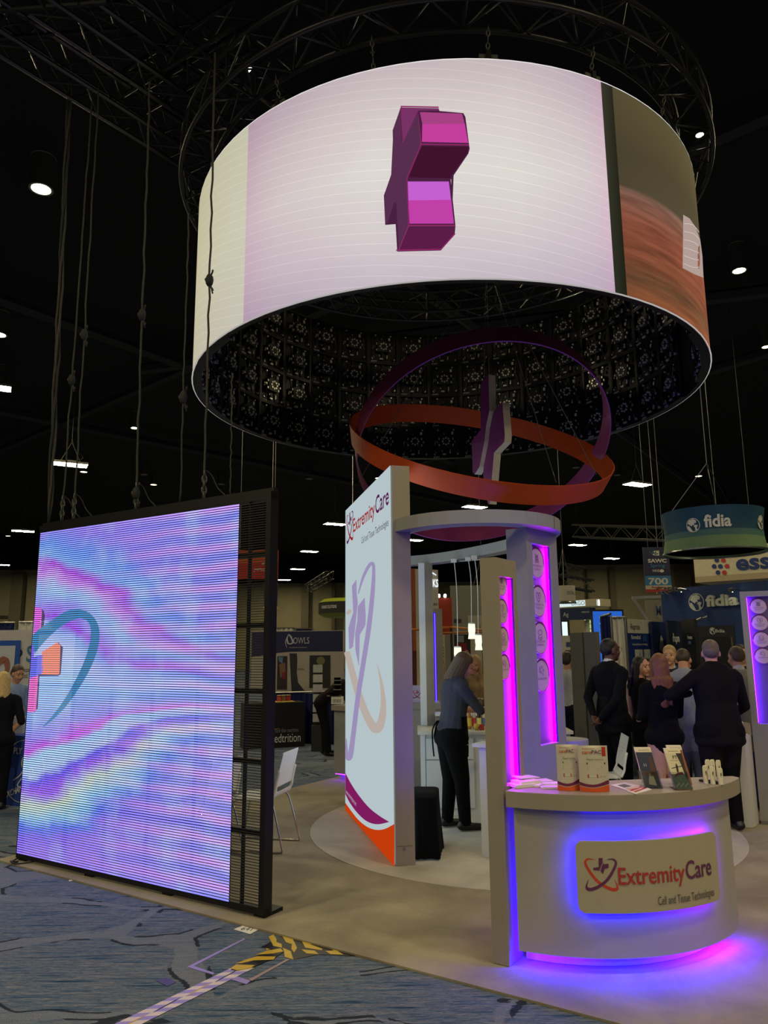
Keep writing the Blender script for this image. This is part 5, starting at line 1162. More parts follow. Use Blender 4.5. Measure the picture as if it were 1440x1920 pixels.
for px, py, lab in ((133, 1652, 'tiny white paper scrap on the carpet by the LED wall'), (1006, 1870, 'tiny white paper scrap at the carpet edge near the front counter'), (19, 1488, 'white paper scrap on the carpet at the far left')):
    p = G(px, py, .0142 if px == 1006 and False else .0); tag(MB().box(p+V((0, 0, .004)), (.03, .02, .005), m_paper, rz=.6).build('paper_scrap'), lab, 'paper')
# ---------------------------------------------------------------- neighbouring booths
def brd(x0, x1, yt, yb, Y0, Y1=None, z0=None):
    """board seen between pixel columns x0..x1, rows yt..yb, at depths Y0 (left) and Y1 (right)"""
    Y1 = Y0 if Y1 is None else Y1
    p, q = D(x0, yb, Y0), D(x1, yb, Y1); t = D(x0, yt, Y0)
    zb = p.z if z0 is None else z0
    W = math.hypot(q.x-p.x, q.y-p.y); fm = frame(p, q); d = V((q.x-p.x, q.y-p.y, 0)).normalized(); n = V((d.y, -d.x, 0))
    return p, q, zb, t.z, W, (lambda u, v, dd=0.0: fm(u, zb+v, dd+.004)), d, n
def board(name, lab, cat, x0, x1, yt, yb, Y0, Y1=None, mat=None, z0=None, th=.05, part='panel', group=None):
    p, q, zb, zt_, W, fm, d, n = brd(x0, x1, yt, yb, Y0, Y1, z0)
    o = T(name, lab, cat, ((p.x+q.x)/2, (p.y+q.y)/2, zb), group)
    MB().obox((p.x, p.y, zb), d*W, -n*th, (0, 0, zt_-zb), mat).build(part, o)
    return o, W, zt_-zb, fm, p, d, n, zb
def FP(fm, W, H): return lambda u, v, dd=0.0: fm(u*W, v*H, dd)
def rect(g, fm, W, H, u0, v0, u1, v1, mat, dd=0.0): g.add([fm(u0*W, v0*H, dd), fm(u1*W, v0*H, dd), fm(u1*W, v1*H, dd), fm(u0*W, v1*H, dd)], [(0, 1, 2, 3)], mat)
def pol(g, fm, W, H, pts, mat, dd=0.0): g.add([fm(a*W, b*H, dd) for a, b in pts], [tuple(range(len(pts)))], mat)
def pleats(name, lab, cat, x0, x1, yt, yb, Y0, Y1, mat, z0=.0, k=None, amp=.035, group=None):
    p, q, zb, zt_, W, fm, d, n = brd(x0, x1, yt, yb, Y0, Y1, z0); o = T(name, lab, cat, ((p.x+q.x)/2, (p.y+q.y)/2, zb), group)
    k = k or max(int(W/.11), 3); N_ = k*8
    m = MB(); m.grid(lambda u, v: V((p.x, p.y, zb))+d*(W*u)+n*(amp*math.sin(2*PI*k*u+.9*math.sin(5*u*k))*(.6+.4*(1-v)))+V((0, 0, (zt_-zb)*v)), N_, 6, mat); m.build('pleated_cloth', o, smooth=True)
    r = MB(); r.cyl((p.x, p.y, zt_+.0), (q.x, q.y, q.z+(zt_-p.z)), .02, m_steel, 8); r.build('rail', o)
    for c in (p, q): MB().cyl((c.x, c.y, 0), (c.x, c.y, zt_), .02, m_steel, 8).build('upright', o)
    return o
mk = lambda n, c, r=.6: M(n, c, r)
# --- far left
o, W, H, fm, *_ = board('display_backdrop', 'pale grey backdrop with a blue framed picture at the far left', 'backdrop', -150, 128, 1184, 1400, 12.4, 11.8, mk('backdrop_grey', (196, 192, 198)), 0)
g = MB(); kx = lambda px: (px+150)/278
hb_ = lambda v: (v*(H-.5)+.5)/H
rect(g, fm, W, H, .02, hb_(.15), kx(29), hb_(.90), mk('frame_blue', (40, 84, 180)), .02); rect(g, fm, W, H, .06, hb_(.2), kx(20), hb_(.85), mk('picture_pale', (190, 194, 206)), .024)
for q in stroke2d([(kx(-30), hb_(.6)), (kx(0), hb_(.72)), (kx(8), hb_(.62)), (kx(-4), hb_(.5)), (kx(14), hb_(.46))], [.04, .05, .03, .04, .02], 4): pol(g, fm, W, H, q, mk('picture_rust', (150, 96, 84)), .03)
g.text('P', fm, mk('teal_dark', (24, 60, 86)), H*.085, W*kx(30)-.08, H*hb_(.70), .10, .02); g.text('S', fm, mk('teal', (60, 120, 160)), H*.11, W*kx(40), H*hb_(.70), .12, .02); g.text('I', fm, mk('teal', (60, 120, 160)), H*.11, W*kx(56), H*hb_(.70), .04, .02)
g.text('Pressure', fm, p_gr, H*.035, W*kx(30), H*hb_(.60), W*.1); g.text('ment Syst', fm, p_gr, H*.035, W*kx(30), H*hb_(.545), W*.105); g.build('print', _ and o)
pleats('pipe_drape', 'blue pleated drape behind the grey backdrop at the far left', 'drape', -120, 18, 1168, 1300, 15, 15, m_navy)
pleats('pipe_drape', 'white pleated drape behind the grey backdrop at the far left', 'drape', 25, 90, 1167, 1300, 15, 15, m_wfab)
o, W, H, fm, *_ = board('booth_counter', 'blue cloth covered table with white round lettering at the left edge', 'table', -60, 112, 1374, 1486, 9.7, 9.0, mk('cloth_blue', (40, 72, 170), .8), 0, .6, 'skirt')
g = MB(); kx = lambda px: (px+60)/172
cxu, cyu, rr_ = kx(44), .50, .44
ringp = [(cxu+rr_*H/W*math.cos(math.radians(a)), cyu+rr_*math.sin(math.radians(a))) for a in range(-80, 281, 10)]
for q in stroke2d(ringp, [.008]*len(ringp), 2): pol(g, fm, W, H, q, p_wh)
for q in stroke2d([(cxu-.10, .36), (cxu-.02, .46), (cxu+.03, .66), (cxu, .72), (cxu-.02, .60), (cxu+.02, .44), (cxu-.0, .28), (cxu-.05, .30), (cxu+.0, .42)], [.012]*9, 5): pol(g, fm, W, H, q, p_wh, .001)
g.text('e', fm, p_wh, H*.22, W*(cxu+.05), H*.42); g.text('PLY', fm, p_wh, H*.085, W*kx(24), H*.74, W*.09, .02); g.text('SUP', fm, p_wh, H*.085, W*kx(-8), H*.70, W*.08, .02); g.text('EXCHANGE', lambda u, v, dd=0: fm(u, v+.35*(u-W*kx(14)), dd), p_wh, H*.085, W*kx(14), H*.10, W*.24, .02); g.build('print', o)
for px, pb, pt, lab, c in ((17, 1378, 1345, 'small white carton on the blue table at the far left', (200, 200, 210)), (33, 1376, 1344, 'white carton with a hexagon mark on the blue table', (206, 206, 214))):
    q = D(px, pb, 9.55); t = D(px, pt, 9.55); o = T('carton', lab, 'box', (q.x, q.y+.05, q.z)); MB().box((q.x, q.y+.05, (q.z+t.z)/2), (.10, .08, t.z-q.z), mk('carton_'+str(c[0]), c)).build('carton_body', o)
    m = MB(); c_ = V((q.x, q.y+.0085, (q.z+t.z)/2))
    for a in range(3): m.add([c_, c_+V((.03*math.cos(PI/2+a*2*PI/3-PI/3), 0, .03*math.sin(PI/2+a*2*PI/3-PI/3))), c_+V((.03*math.cos(PI/2+a*2*PI/3), 0, .03*math.sin(PI/2+a*2*PI/3))), c_+V((.03*math.cos(PI/2+a*2*PI/3+PI/3), 0, .03*math.sin(PI/2+a*2*PI/3+PI/3)))], [(0, 1, 2, 3)], mk('hex_%d' % a, ((70, 110, 170), (90, 60, 110), (180, 110, 80))[a]))
    m.build('carton_mark', o)
# --- left middle, seen past the LED wall
o, W, H, fm, *_ = board('hanging_banner', 'orange and red hanging banner seen through the top of the LED wall mesh', 'banner', 440, 521, 1032, 1086, 17, 17, mk('banner_orange', (206, 88, 40), .8), None, .03, 'cloth')
g = MB(); rect(g, fm, W, H, 0, 0, 1, .55, mk('banner_red', (190, 44, 34), .8)); g.text('and', fm, p_wh, H*.12, W*.62, H*.50, W*.14); g.text('perfected', fm, p_wh, H*.12, W*.45, H*.28, W*.36); g.build('print', o)
w_ = MB()
for u in (.1, .9): w_.cyl(fm(W*u, H), V((fm(W*u, H).x, fm(W*u, H).y, 10.1)), .008, m_steel, 5)
w_.build('hanging_wire', o)
o, W, H, fm, *_ = board('aisle_sign', 'dark aisle sign numbered 1000 hanging beyond the LED wall mesh', 'sign', 494, 520, 1092, 1146, 20, 20, mk('sign_navy', (30, 34, 58)), None, .03)
g = MB(); rect(g, fm, W, H, 0, 0, 1, .16, mk('sign_cream', (220, 190, 150))); rect(g, fm, W, H, 0, 0, 1, .07, mk('sign_orange', (200, 90, 50)), .003); rect(g, fm, W, H, 0, .17, 1, .42, mk('sign_blue', (70, 96, 116)))
g.text('1000', fm, p_wh, H*.16, W*.08, H*.21, W*.84, .02); g.text('SAWC', fm, p_wh, H*.10, W*.2, H*.70, W*.6, .02); g.text('Spring', fm, mk('ink_sky', (90, 150, 200)), H*.07, W*.25, H*.58, W*.5); g.build('print', o)
MB().cyl(fm(W*.5, H), V((fm(W*.5, H).x, fm(W*.5, H).y, 10.1)), .008, m_steel, 5).build('hanging_wire', o)
hb = D(655, 1150, 22); o = T('hanging_banner', 'round black and lime hanging banner beside the backlit wall edge', 'banner', (hb.x, 22, D(650, 1158, 22).z))
z0, z1, z2 = D(600, 1158, 22).z, D(600, 1152, 22).z, D(600, 1131, 22).z; R = 1.0
MB().lathe([(R, z1), (R, z2)], (hb.x+.1, 22, 0), mk('banner_black', (20, 20, 24)), 40).build('black_band', o); MB().lathe([(R*.82, z0), (R, z1)], (hb.x+.1, 22, 0), mk('banner_lime', (150, 160, 40)), 40).build('lime_rim', o)
MB().lathe([(R, z2), (R*.85, D(650, 1124, 22).z)], (hb.x+.1, 22, 0), mk('banner_lime', (150, 160, 40)), 40).build('lime_top', o)
m = MB(); m.text('WOUND SOLUTIONS', lambda u, v, dd=0: V((hb.x+.1, 22, 0))+V((R*1.003*math.cos(-2.62+u/R), R*1.003*math.sin(-2.62+u/R), z1+v)), p_wh, (z2-z1)*.26, 0, (z2-z1)*.42, .62); m.build('lettering', o)
MB().cyl((hb.x+.1, 22, z2), (hb.x+.1, 22, 10.1), .01, m_steel, 5).build('hanging_wire', o)
pleats('pipe_drape', 'white pleated drape above the navy backdrop with the owl', 'drape', 506, 552, 1178, 1260, 17.5, 17.5, m_wfab)
pleats('pipe_drape', 'short blue pleated drape above the navy backdrop with the owl', 'drape', 553, 586, 1179, 1260, 17.5, 17.5, m_navy)
o, W, H, fm, *_ = board('display_backdrop', 'navy and cream backdrop with an owl logo, a tall boot and two pictures', 'backdrop', 470, 643, 1184, 1300, 15.6, 15.2, mk('backdrop_cream', (176, 168, 156)), None, .08)
kx = lambda px: (px-470)/173; ky = lambda py: (1300-py)/116
g = MB(); nv = mk('backdrop_navy', (24, 26, 78))
top = [(0, .99), (1, .99)]; arc_ = [(1-t, ky(1223)-.07*max(0, (t-.55)/.45)**1.5*1.2) for t in [i/16 for i in range(17)]]
pol(g, fm, W, H, top+arc_, nv)
sil = mk('ink_silver', (190, 192, 200)); g.text('OWLS', fm, sil, H*.10, W*kx(550), H*ky(1208), W*.175, .0)
for q in stroke2d([(kx(541), ky(1190)), (kx(538), ky(1199)), (kx(541), ky(1208)), (kx(549), ky(1206)), (kx(546), ky(1197)), (kx(541), ky(1190)), (kx(548), ky(1196))], [.008, .016, .02, .02, .018, .012, .006], 4): pol(g, fm, W, H, q, sil, .001)
for q in stroke2d([(kx(538), ky(1195)), (kx(535), ky(1205)), (kx(538), ky(1216))], [.003, .008, .003], 4): pol(g, fm, W, H, q, sil, .001)
g.text('Outstanding Wound Limb Solutions', fm, sil, H*.018, W*kx(543), H*ky(1216), W*.19)
rect(g, fm, W, H, kx(520), ky(1293), kx(539), ky(1231), mk('pic_dark', (44, 34, 40)), .002); pol(g, fm, W, H, [(kx(522), ky(1232)), (kx(531), ky(1233)), (kx(530), ky(1245)), (kx(523), ky(1240))], mk('pic_blue', (90, 130, 170)), .003); pol(g, fm, W, H, [(kx(524), ky(1246)), (kx(535), ky(1243)), (kx(536), ky(1260)), (kx(526), ky(1272))], mk('pic_tan', (130, 96, 76)), .003); pol(g, fm, W, H, [(kx(529), ky(1262)), (kx(537), ky(1260)), (kx(536), ky(1275)), (kx(530), ky(1272))], mk('pic_red', (130, 30, 40)), .004)
pol(g, fm, W, H, [(kx(543), ky(1226)), (kx(557), ky(1226)), (kx(558), ky(1238)), (kx(557), ky(1262)), (kx(560), ky(1280)), (kx(575), ky(1298)), (kx(548), ky(1298)), (kx(546), ky(1270)), (kx(544), ky(1240))], mk('boot_dark', (36, 40, 50)), .002)
rect(g, fm, W, H, kx(581), ky(1290), kx(620), ky(1230), mk('pic_dark2', (30, 34, 28)), .002); g.add([fm(W*(kx(602)+.045*math.cos(a)), H*(ky(1240)+.066*math.sin(a)), .003) for a in [i*PI/8 for i in range(16)]], [tuple(range(16))], mk('pic_melon', (120, 116, 80)))
g.text('E-Boots', fm, p_gr, H*.03, W*kx(559), H*ky(1257), W*.07); g.build('print', o)
pleats('pipe_drape', 'long blue pleated drape skirt below the navy owl backdrop', 'drape', 500, 640, 1299, 1386, 15.4, 14.9, m_navy, 0)
# medtrition table
o, W, H, fm, p, d, n, zb = board('skirted_table', 'black cloth covered table with gold swoosh and white lettering', 'table', 458, 571, 1320, 1399, 14.2, 14.6, mk('cloth_black', (20, 20, 26), .9), 0, .45, 'cloth')
g = MB(); kx = lambda px: (px-458)/113
for q in stroke2d([(kx(507), .36), (kx(514), .42), (kx(524), .42)], [.015, .014, .003], 5): pol(g, fm, W, H, q, mk('ink_gold', (190, 130, 40)))
g.text('More than nutrition.', fm, mk('ink_dim', (130, 130, 140)), H*.09, W*kx(512), H*.34, W*.42); g.text('Medtrition', fm, p_wh, H*.19, W*kx(503), H*.12, W*.53); g.build('print', o)
tp = V((p.x, p.y, zb+H)); g = MB(); g.obox(tp+d*(W*.3)+V((0, 0, .002))-n*.1, d*(W*.55), -n*.3, (0, 0, .01), mk('sheet_yellow', (206, 170, 70))); tag(g.build('table_runner'), 'yellow and white runner lying on the black covered table', 'runner')
for i, (u, c) in enumerate(((.62, (170, 60, 60)), (.70, (120, 90, 50)), (.78, (160, 40, 60)))):
    b = tp+d*(W*u)-n*.3+V((0, 0, .013)); o = T('snack_box', ('left red snack box on the black covered table', 'middle brown snack box on the black covered table', 'right crimson snack box on the black covered table')[i], 'box', b, 'snack boxes on the black table')
    MB().box(b+V((0, 0, .05)), (.08, .1, .1), mk('snack_%d' % i, c)).build('box_body', o); MB().box(b+V((0, 0, .1)), (.08, .1, .02), mk('snack_top', (190, 170, 120))).build('box_lid', o)
# literature rack
q = D(595, 1388, 14.0); o = T('literature_rack', 'upright literature rack of pale leaflets on a dark stand before the blue drape', 'rack', (q.x, 14.0, 0))
MB().box((q.x, 14.0, .22), (.2, .2, .44), m_dark).build('stand_base', o); MB().box((q.x, 14.07, .9), (.16, .03, .95), m_dark).build('back_board', o)
for i in range(6):
    z = .50+.175*i; MB().box((q.x, 14.0+.0, z+.07), (.17, .05, .14), mk('leaf_%d' % (i % 3), ((190, 182, 190), (196, 196, 190), (120, 160, 110) if False else (180, 186, 178))[i % 3])).build('leaflet_pocket', o)
# --- centre, seen under the canopy
o, W, H, fm, *_ = board('tower_wall', 'tall cream booth wall with a glowing white logo behind the white canopy post', 'wall panel', 771, 826, 1066, 1300, 14.0, 14.3, m_cream, 0, .4)
g = MB(); kx = lambda px: (px-771)/55; ky = lambda z: z/H
zl = D(815, 1098, 14.2).z; gl = E('logo_glow', (235, 245, 250), 1.1); g.text('BKS', lambda u, v, dd=0: fm(u, v, .02), gl, .14, W*.68, zl-.02, W*.3, .02)
for q in stroke2d([(W*.62, zl+.1), (W*.74, zl+.24), (W*.92, zl+.2)], [.015, .03, .015], 4): g.polys([q], lambda u, v: fm(u, v, .02), gl)
zc = D(815, 1135, 14.2).z; g.text('standards', fm, p_gr, .06, W*.7, zc, W*.26); g.build('print', o)
o, W, H, fm, *_ = board('banner_panel', 'tall orange to dark red banner panel beside the taupe end of the backlit wall', 'banner', 765, 782, 1066, 1290, 13.2, 13.2, wood('banner_rust', (148, 70, 20), (178, 92, 30)), 0, .05)
g = MB(); rect(g, fm, W, H, 0, 0, 1, .55, M('banner_maroon', (96, 30, 22), .6, 0, .2, 3))
for v in (.12, .2, .3): g.text('text', fm, mk('ink_brown', (140, 80, 60)), .05, W*.3, H*v, W*.5)
g.build('print', o)
o, W, H, fm, *_ = board('wall_panel', 'red orange booth wall panel with two small spot lamps behind the pendant lamps', 'wall panel', 826, 852, 1121, 1330, 16, 16, mk('panel_red', (172, 56, 28), .7), 0, .1)
for u in (.05, .5): MB().cyl(fm(W*u, H+.02, .02), fm(W*u, H+.06, .06), .03, E('spot_white', (240, 250, 250), 4), 10).build('spot_lamp', o)
MB().tube([fm(0, H+.0, .02), fm(W*.55, H+.05, .03)], .01, m_steel, 6).build('lamp_arm', o)
o, W, H, fm, *_ = board('wall_panel', 'grey booth wall with a dark slot, far behind the three pendant lamps', 'wall panel', 850, 915, 1098, 1330, 19, 19, mk('panel_grey', (110, 108, 98), .7), 0, .1)
g = MB(); rect(g, fm, W, H, .08, .72, .3, .75, m_dark); g.build('slot', o)
o, W, H, fm, p, d, n, zb = board('kiosk_panel', 'narrow cream kiosk with blue and gold line art beside the glowing blue tower', 'kiosk', 823, 836, 1190, 1282, 13.0, 13.0, mk('kiosk_cream', (206, 196, 150)), None, .3)
g = MB(); pol(g, fm, W, H, [(.2, .02), (.35, .30), (.65, .46), (.72, .2), (.6, .02)], mk('kiosk_blue', (50, 76, 120))); 
for q in stroke2d([(.4, .1), (.5, .38), (.75, .44), (.85, .25), (.8, .05)], [.08]*5, 4): pol(g, fm, W, H, q, mk('ink_gold', (190, 130, 40)), .002)
g.text('ENA', fm, p_blk, .05, W*.15, H*.82, W*.6)
for v in (.72, .66, .6, .54): rect(g, fm, W, H, .15, v, .85, v+.025, mk('ink_taupe', (130, 122, 100)))
g.build('print', o); MB().obox(V((p.x+W, p.y, zb)), d*.16, -n*.2, (0, 0, H), mk('kiosk_side', (150, 144, 130))).build('side_panel', o)
MB().obox(V((p.x+.02, p.y+.02, .0)), d*.24, -n*.2, (0, 0, zb), m_dark).build('kiosk_base', o)
q0, q1, q2 = D(771, 1181, 12.2), D(846, 1176, 12.6), D(905, 1181, 11.4)
o = T('orange_rail', 'long orange tube rail running behind the pendant lamps', 'rail', q1); MB().tube([q0, q1, q2], .02, mk('rail_orange', (196, 120, 40)), 8).build('rail_tube', o)
q3, q4 = D(826, 1187, 12.5), D(905, 1185, 12.0); MB().tube([q3, q4], .015, mk('rail_orange', (196, 120, 40)), 8).build('lower_tube', o)
for a in (q1, q2, q0): MB().cyl((a.x, a.y, 0), (a.x, a.y, a.z), .02, m_dark, 8).build('post', o)
o = board('dark_unit', 'tall black cabinet unit standing behind the person at the bar', 'cabinet', 820, 862, 1281, 1360, 10.9, 10.9, m_black, .014, .3, 'unit_body')[0]
o, W, H, fm, *_ = board('wall_picture', 'dark booth wall with a red and skin toned picture behind the pendant lamps', 'picture', 853, 884, 1190, 1270, 15, 15, mk('pic_deep', (34, 30, 28)), None, .06)
g = MB(); rect(g, fm, W, H, .1, .6, .75, .8, mk('pic_crimson', (120, 24, 30))); g.add([fm(W*(.75+.16*math.cos(a)), H*(.52+.12*math.sin(a)), .002) for a in [i*PI/8 for i in range(16)]], [tuple(range(16))], mk('pic_skin', (190, 120, 96))); rect(g, fm, W, H, .2, .82, .6, .98, mk('pic_sky', (130, 146, 150))); g.build('print', o)
o, W, H, fm, *_ = board('wall_picture', 'pale cream picture panel with green plants right of the pendant lamps', 'picture', 883, 918, 1154, 1300, 17, 17, mk('pic_cream', (190, 184, 158)), None, .06)
g = MB()
for i in range(5): pol(g, fm, W, H, [(.2+.12*i, .78), (.28+.12*i, .80), (.24+.12*i, .90)], mk('pic_green', (96, 110, 60)))
g.build('print', o)
def drum(name, lab, px, pyt, pyb, wpx, Y, mats, waist=.0, n=48, txt=()):
    c = D(px, pyb, Y); zt = D(px, pyt, Y).z; zb = c.z; R = wpx*Y/1400/2; o = T(name, lab, 'hanging sign', (c.x, Y, zb)); H = zt-zb
    prof = lambda t: R*(1-waist*math.sin(PI*t)+.0*(t))
    for (t0, t1), mt in mats: MB().lathe([(prof(t0+(t1-t0)*i/6), zb+H*(t0+(t1-t0)*i/6)) for i in range(7)], (c.x, Y, 0), mt, n, caps=False).build('fabric_band', o, smooth=True)
    MB().tube([(c.x+R*math.cos(2*PI*i/n), Y+R*math.sin(2*PI*i/n), zb) for i in range(n)], .015, m_steel, 6, True).build('hoop', o)
    m = MB()
    for a in (.6, 2.5, 4.4): m.cyl((c.x+R*.9*math.cos(a), Y+R*.9*math.sin(a), zt), (c.x, Y, zt+.8), .006, m_steel, 5)
    m.cyl((c.x, Y, zt+.8), (c.x, Y, 10.1), .006, m_steel, 5); m.build('hanging_wire', o)
    fm = lambda a0: (lambda u, v, dd=0.0: V((c.x+(prof(v/H)+.006+dd)*math.cos(a0+u/R), Y+(prof(v/H)+.006+dd)*math.sin(a0+u/R), zb+v)))
    return o, R, H, fm
dr, R, H, fmk = drum('hanging_drum', 'white drum sign with a green rim hanging right of the pendant lamps', 905, 1100, 1133, 44, 20, [((0, .06), mk('drum_green', (80, 110, 60))), ((.06, 1), mk('drum_white', (196, 190, 168)))])
m = MB(); f = fmk(-2.5); pol(m, f, .3, H, [(.1, .5), (.3, .85), (.35, .6), (.6, .55), (.4, .45)], mk('leaf_black', (40, 60, 40))); m.text('WOUND', f, p_gr, H*.12, .08, H*.2, .3); m.build('lettering', dr)
dr, R, H, fmk = drum('hanging_drum', 'white drum sign hanging just right of the grey canopy tower', 1060, 1099, 1130, 38, 16, [((0, .08), mk('drum_green', (80, 110, 60))), ((.08, 1), mk('drum_white', (196, 190, 168)))])
m = MB(); m.text('TOTAL 360', fmk(-1.85), p_gr, H*.2, .05, H*.45, .28); m.build('lettering', dr)
# --- right, beyond the tower
o, W, H, fm, *_ = board('light_box_sign', 'pale glowing fascia sign reading URGO right of the grey tower', 'sign', 1036, 1121, 1128, 1141, 18, 17, mk('fascia_cream', (206, 196, 160)), None, .5, 'fascia')
g = MB(); rect(g, fm, W, H, .0, .12, .74, .9, E('fascia_glow', (225, 245, 245), .9)); g.text('URGO', fm, mk('ink_teal', (20, 60, 80)), H*.5, W*.44, H*.27, W*.29); g.build('lettering', o); MB().obox(fm(W*.97, H*.05, -.02), V((W*.05, 0, 0)), V((0, -.03, 0)), V((0, 0, H*.8)), E('fascia_lamp', (235, 250, 255), 2)).build('end_lamp', o)
o, W, H, fm, *_ = board('fascia_sign', 'dark blue sign board reading Ag under the glowing fascia', 'sign', 1036, 1107, 1142, 1163, 17.6, 17, mk('fascia_navy', (16, 36, 78)), None, .3)
g = MB(); g.text('Ag', fm, mk('ink_pale2', (190, 200, 190)), H*.36, W*.30, H*.3, W*.14); g.text('HYDROLOCK', fm, p_wh, H*.13, W*.79, H*.55, W*.2); g.build('lettering', o)
for px in (1042, 1100):
    a = D(px, 1163, 17.5); o_ = MB().box((a.x, 17.5, a.z/2), (.10, .10, a.z), m_cream).build('sign_post', o)
o, W, H, fm, *_ = board('lit_panel', 'bright green lit panel between the Ag sign and the blue screen', 'light panel', 1098, 1113, 1150, 1187, 18.5, 18.5, E('panel_lime', (196, 226, 150), .75), None, .06)
g = MB()
for v in (.2, .45, .65): rect(g, fm, W, H, .1, v, .9, v+.03, mk('ink_green', (80, 120, 60)))
g.build('print', o); a = fm(W/2, 0); MB().box((a.x, a.y+.05, a.z/2), (.08, .06, a.z), m_grey).build('stand', o)
o, W, H, fm, *_ = board('tube_light', 'bright upright light tube beside the grey tower', 'light panel', 1056, 1065, 1166, 1194, 16.5, 16.5, E('tube_glow', (220, 240, 240), 1.2), None, .06); a = fm(W/2, 0); MB().box((a.x, a.y+.03, a.z/2), (.06, .05, a.z), m_dark).build('stand', o)
o, W, H, fm, *_ = board('display_backdrop', 'white booth wall with a blue badge and a brown picture right of the grey tower', 'backdrop', 1040, 1085, 1192, 1300, 14.5, 14.5, mk('backdrop_white', (190, 186, 170)), 0, .08)
g = MB(); ky = lambda py: (D(1060, py, 14.5).z)/H; kx = lambda px: (px-1040)/45
rect(g, fm, W, H, kx(1066), ky(1213), kx(1080), ky(1204), mk('badge_blue', (44, 66, 116))); rect(g, fm, W, H, kx(1064), ky(1244), kx(1083), ky(1219), M('pic_bark', (96, 62, 44), .7, 0, .3, 8)); rect(g, fm, W, H, kx(1074), ky(1292), kx(1086), ky(1252), mk('pic_white', (226, 224, 220)))
for i in range(9): pol(g, fm, W, H, [(kx(1076+(i*7) % 8), ky(1262+i*3)), (kx(1078+(i*7) % 8), ky(1262+i*3)), (kx(1077+(i*7) % 8), ky(1264+i*3))], p_blk, .002)
g.build('print', o)
pleats('pipe_drape', 'dark blue pleated drape low behind the grey partition beside the tower', 'drape', 1062, 1096, 1296, 1380, 12.5, 12.5, m_navy, 0)
o, W, H, fm, p, d, n, zb = board('partition_panel', 'tall grey partition behind the standing person in the dark suit', 'partition', 1079, 1128, 1187, 1398, 11.2, 10.4, mk('partition_grey', (92, 90, 84), .7), 0, .06)
m = MB(); m.obox(fm(W*.52, 0, .0), d*.02, n*.01, (0, 0, H), m_steel); m.build('seam_post', o)
tv, W, H, fm, *_ = board('wall_screen', 'big bright blue screen with white lettering in a black frame', 'screen', 1116, 1176, 1143, 1255, 15, 15, mk('screen_black', (16, 16, 20)), None, .12, 'screen_frame')
g = MB(); kx = lambda px: (px-1116)/60
g.add([fm(W*a, H*b, .002) for a, b in ((.02, .02), (.95, .02), (.95, .97), (.02, .97))], [(0, 1, 2, 3)], E('screen_blue', (46, 106, 214), .8))
g.text('va', lambda u, v, d_=0: fm(u, v, .005), E('screen_white', (225, 235, 245), .9), H*.075, W*kx(1129), H*.82, W*.24, .03); g.text('wound', lambda u, v, d_=0: fm(u, v, .005), E('screen_white', (225, 235, 245), .9), H*.03, W*kx(1129), H*.75, W*.25, .02)
for i in range(26):
    u, v = random.uniform(.05, .5), random.uniform(.35, .72); g.add([fm(W*u, H*v, .004), fm(W*u+.03, H*v, .004), fm(W*u+.015, H*v+.025, .004)], [(0, 1, 2)], E('screen_blue2', (76, 140, 226), .8))
g.build('picture', tv); a = fm(W/2, 0); MB().box((a.x, a.y+.1, a.z/2), (.12, .08, a.z), m_black).build('stand', tv)
pleats('pipe_drape', 'dark blue pleated drape right of the blue screen', 'drape', 1144, 1163, 1156, 1440, 11.4, 11.2, m_navy, 0)
pleats('pipe_drape', 'tall off white pleated drape between the blue drape and the blue banner', 'drape', 1164, 1191, 1158, 1440, 11.3, 11.3, m_wfab, 0)
# row of banners
o, W, H, fm, *_ = board('roll_banner', 'white and blue banner reading Reprise above the dark haired person', 'banner', 1192, 1240, 1160, 1420, 11.6, 12.4, mk('banner_blue', (22, 50, 124), .5), 0, .04, 'banner_sheet')
ky = lambda py: D(1200, py, 11.7).z/H; g = MB(); kx = lambda px: (px-1192)/48
rect(g, fm, W, H, 0, ky(1187), 1, 1, mk('banner_white', (206, 204, 190))); g.text('Reprise', fm, p_blk, .09, W*.12, H*ky(1180), W*.36, .01); g.text('Biomedical', fm, p_wh, .06, W*.12, H*ky(1198), W*.36, .01); g.text('Advanced Solutions for Healing', fm, p_wh, .035, W*.14, H*ky(1210), W*.6, .0)
for u in (.22, .58): rect(g, fm, W, H, u, ky(1256), u+.31, ky(1218), mk('card_pale', (196, 198, 190)), .002)
for u in (.36, .72):
    for q in stroke2d([(u-.06, ky(1250)), (u, ky(1238)), (u+.06, ky(1224))], [.05, .03, .02], 3): pol(g, fm, W, H, q, mk('card_blue', (110, 150, 190)), .004)
for u in (.58, .66): pol(g, fm, W, H, [(u, ky(1202)), (u+.03, ky(1186)), (u+.06, ky(1202))], mk('drop_blue', (70, 110, 170)), .003)
g.build('print', o)
o, W, H, fm, *_ = board('roll_banner', 'glossy blue banner with a white drop shape next to the Reprise banner', 'banner', 1240, 1271, 1165, 1420, 12.2, 12.8, mk('banner_blue3', (20, 38, 92), .4), 0, .04, 'banner_sheet')
ky = lambda py: D(1250, py, 12.4).z/H; g = MB(); pol(g, fm, W, H, [(.35, ky(1218)), (.42, ky(1198)), (.5, ky(1190)), (.6, ky(1198)), (.64, ky(1218)), (.55, ky(1222)), (.45, ky(1222))], mk('drop_white', (206, 210, 206))); g.text('NanoX', fm, p_wh, .03, W*.3, H*ky(1184), W*.4) if False else None; g.build('print', o)
o, W, H, fm, *_ = board('roll_banner', 'dark banner with white mpn lettering and a light blue figure', 'banner', 1271, 1297, 1163, 1420, 12.0, 12.6, mk('banner_ink', (22, 30, 52), .5), 0, .04, 'banner_sheet')
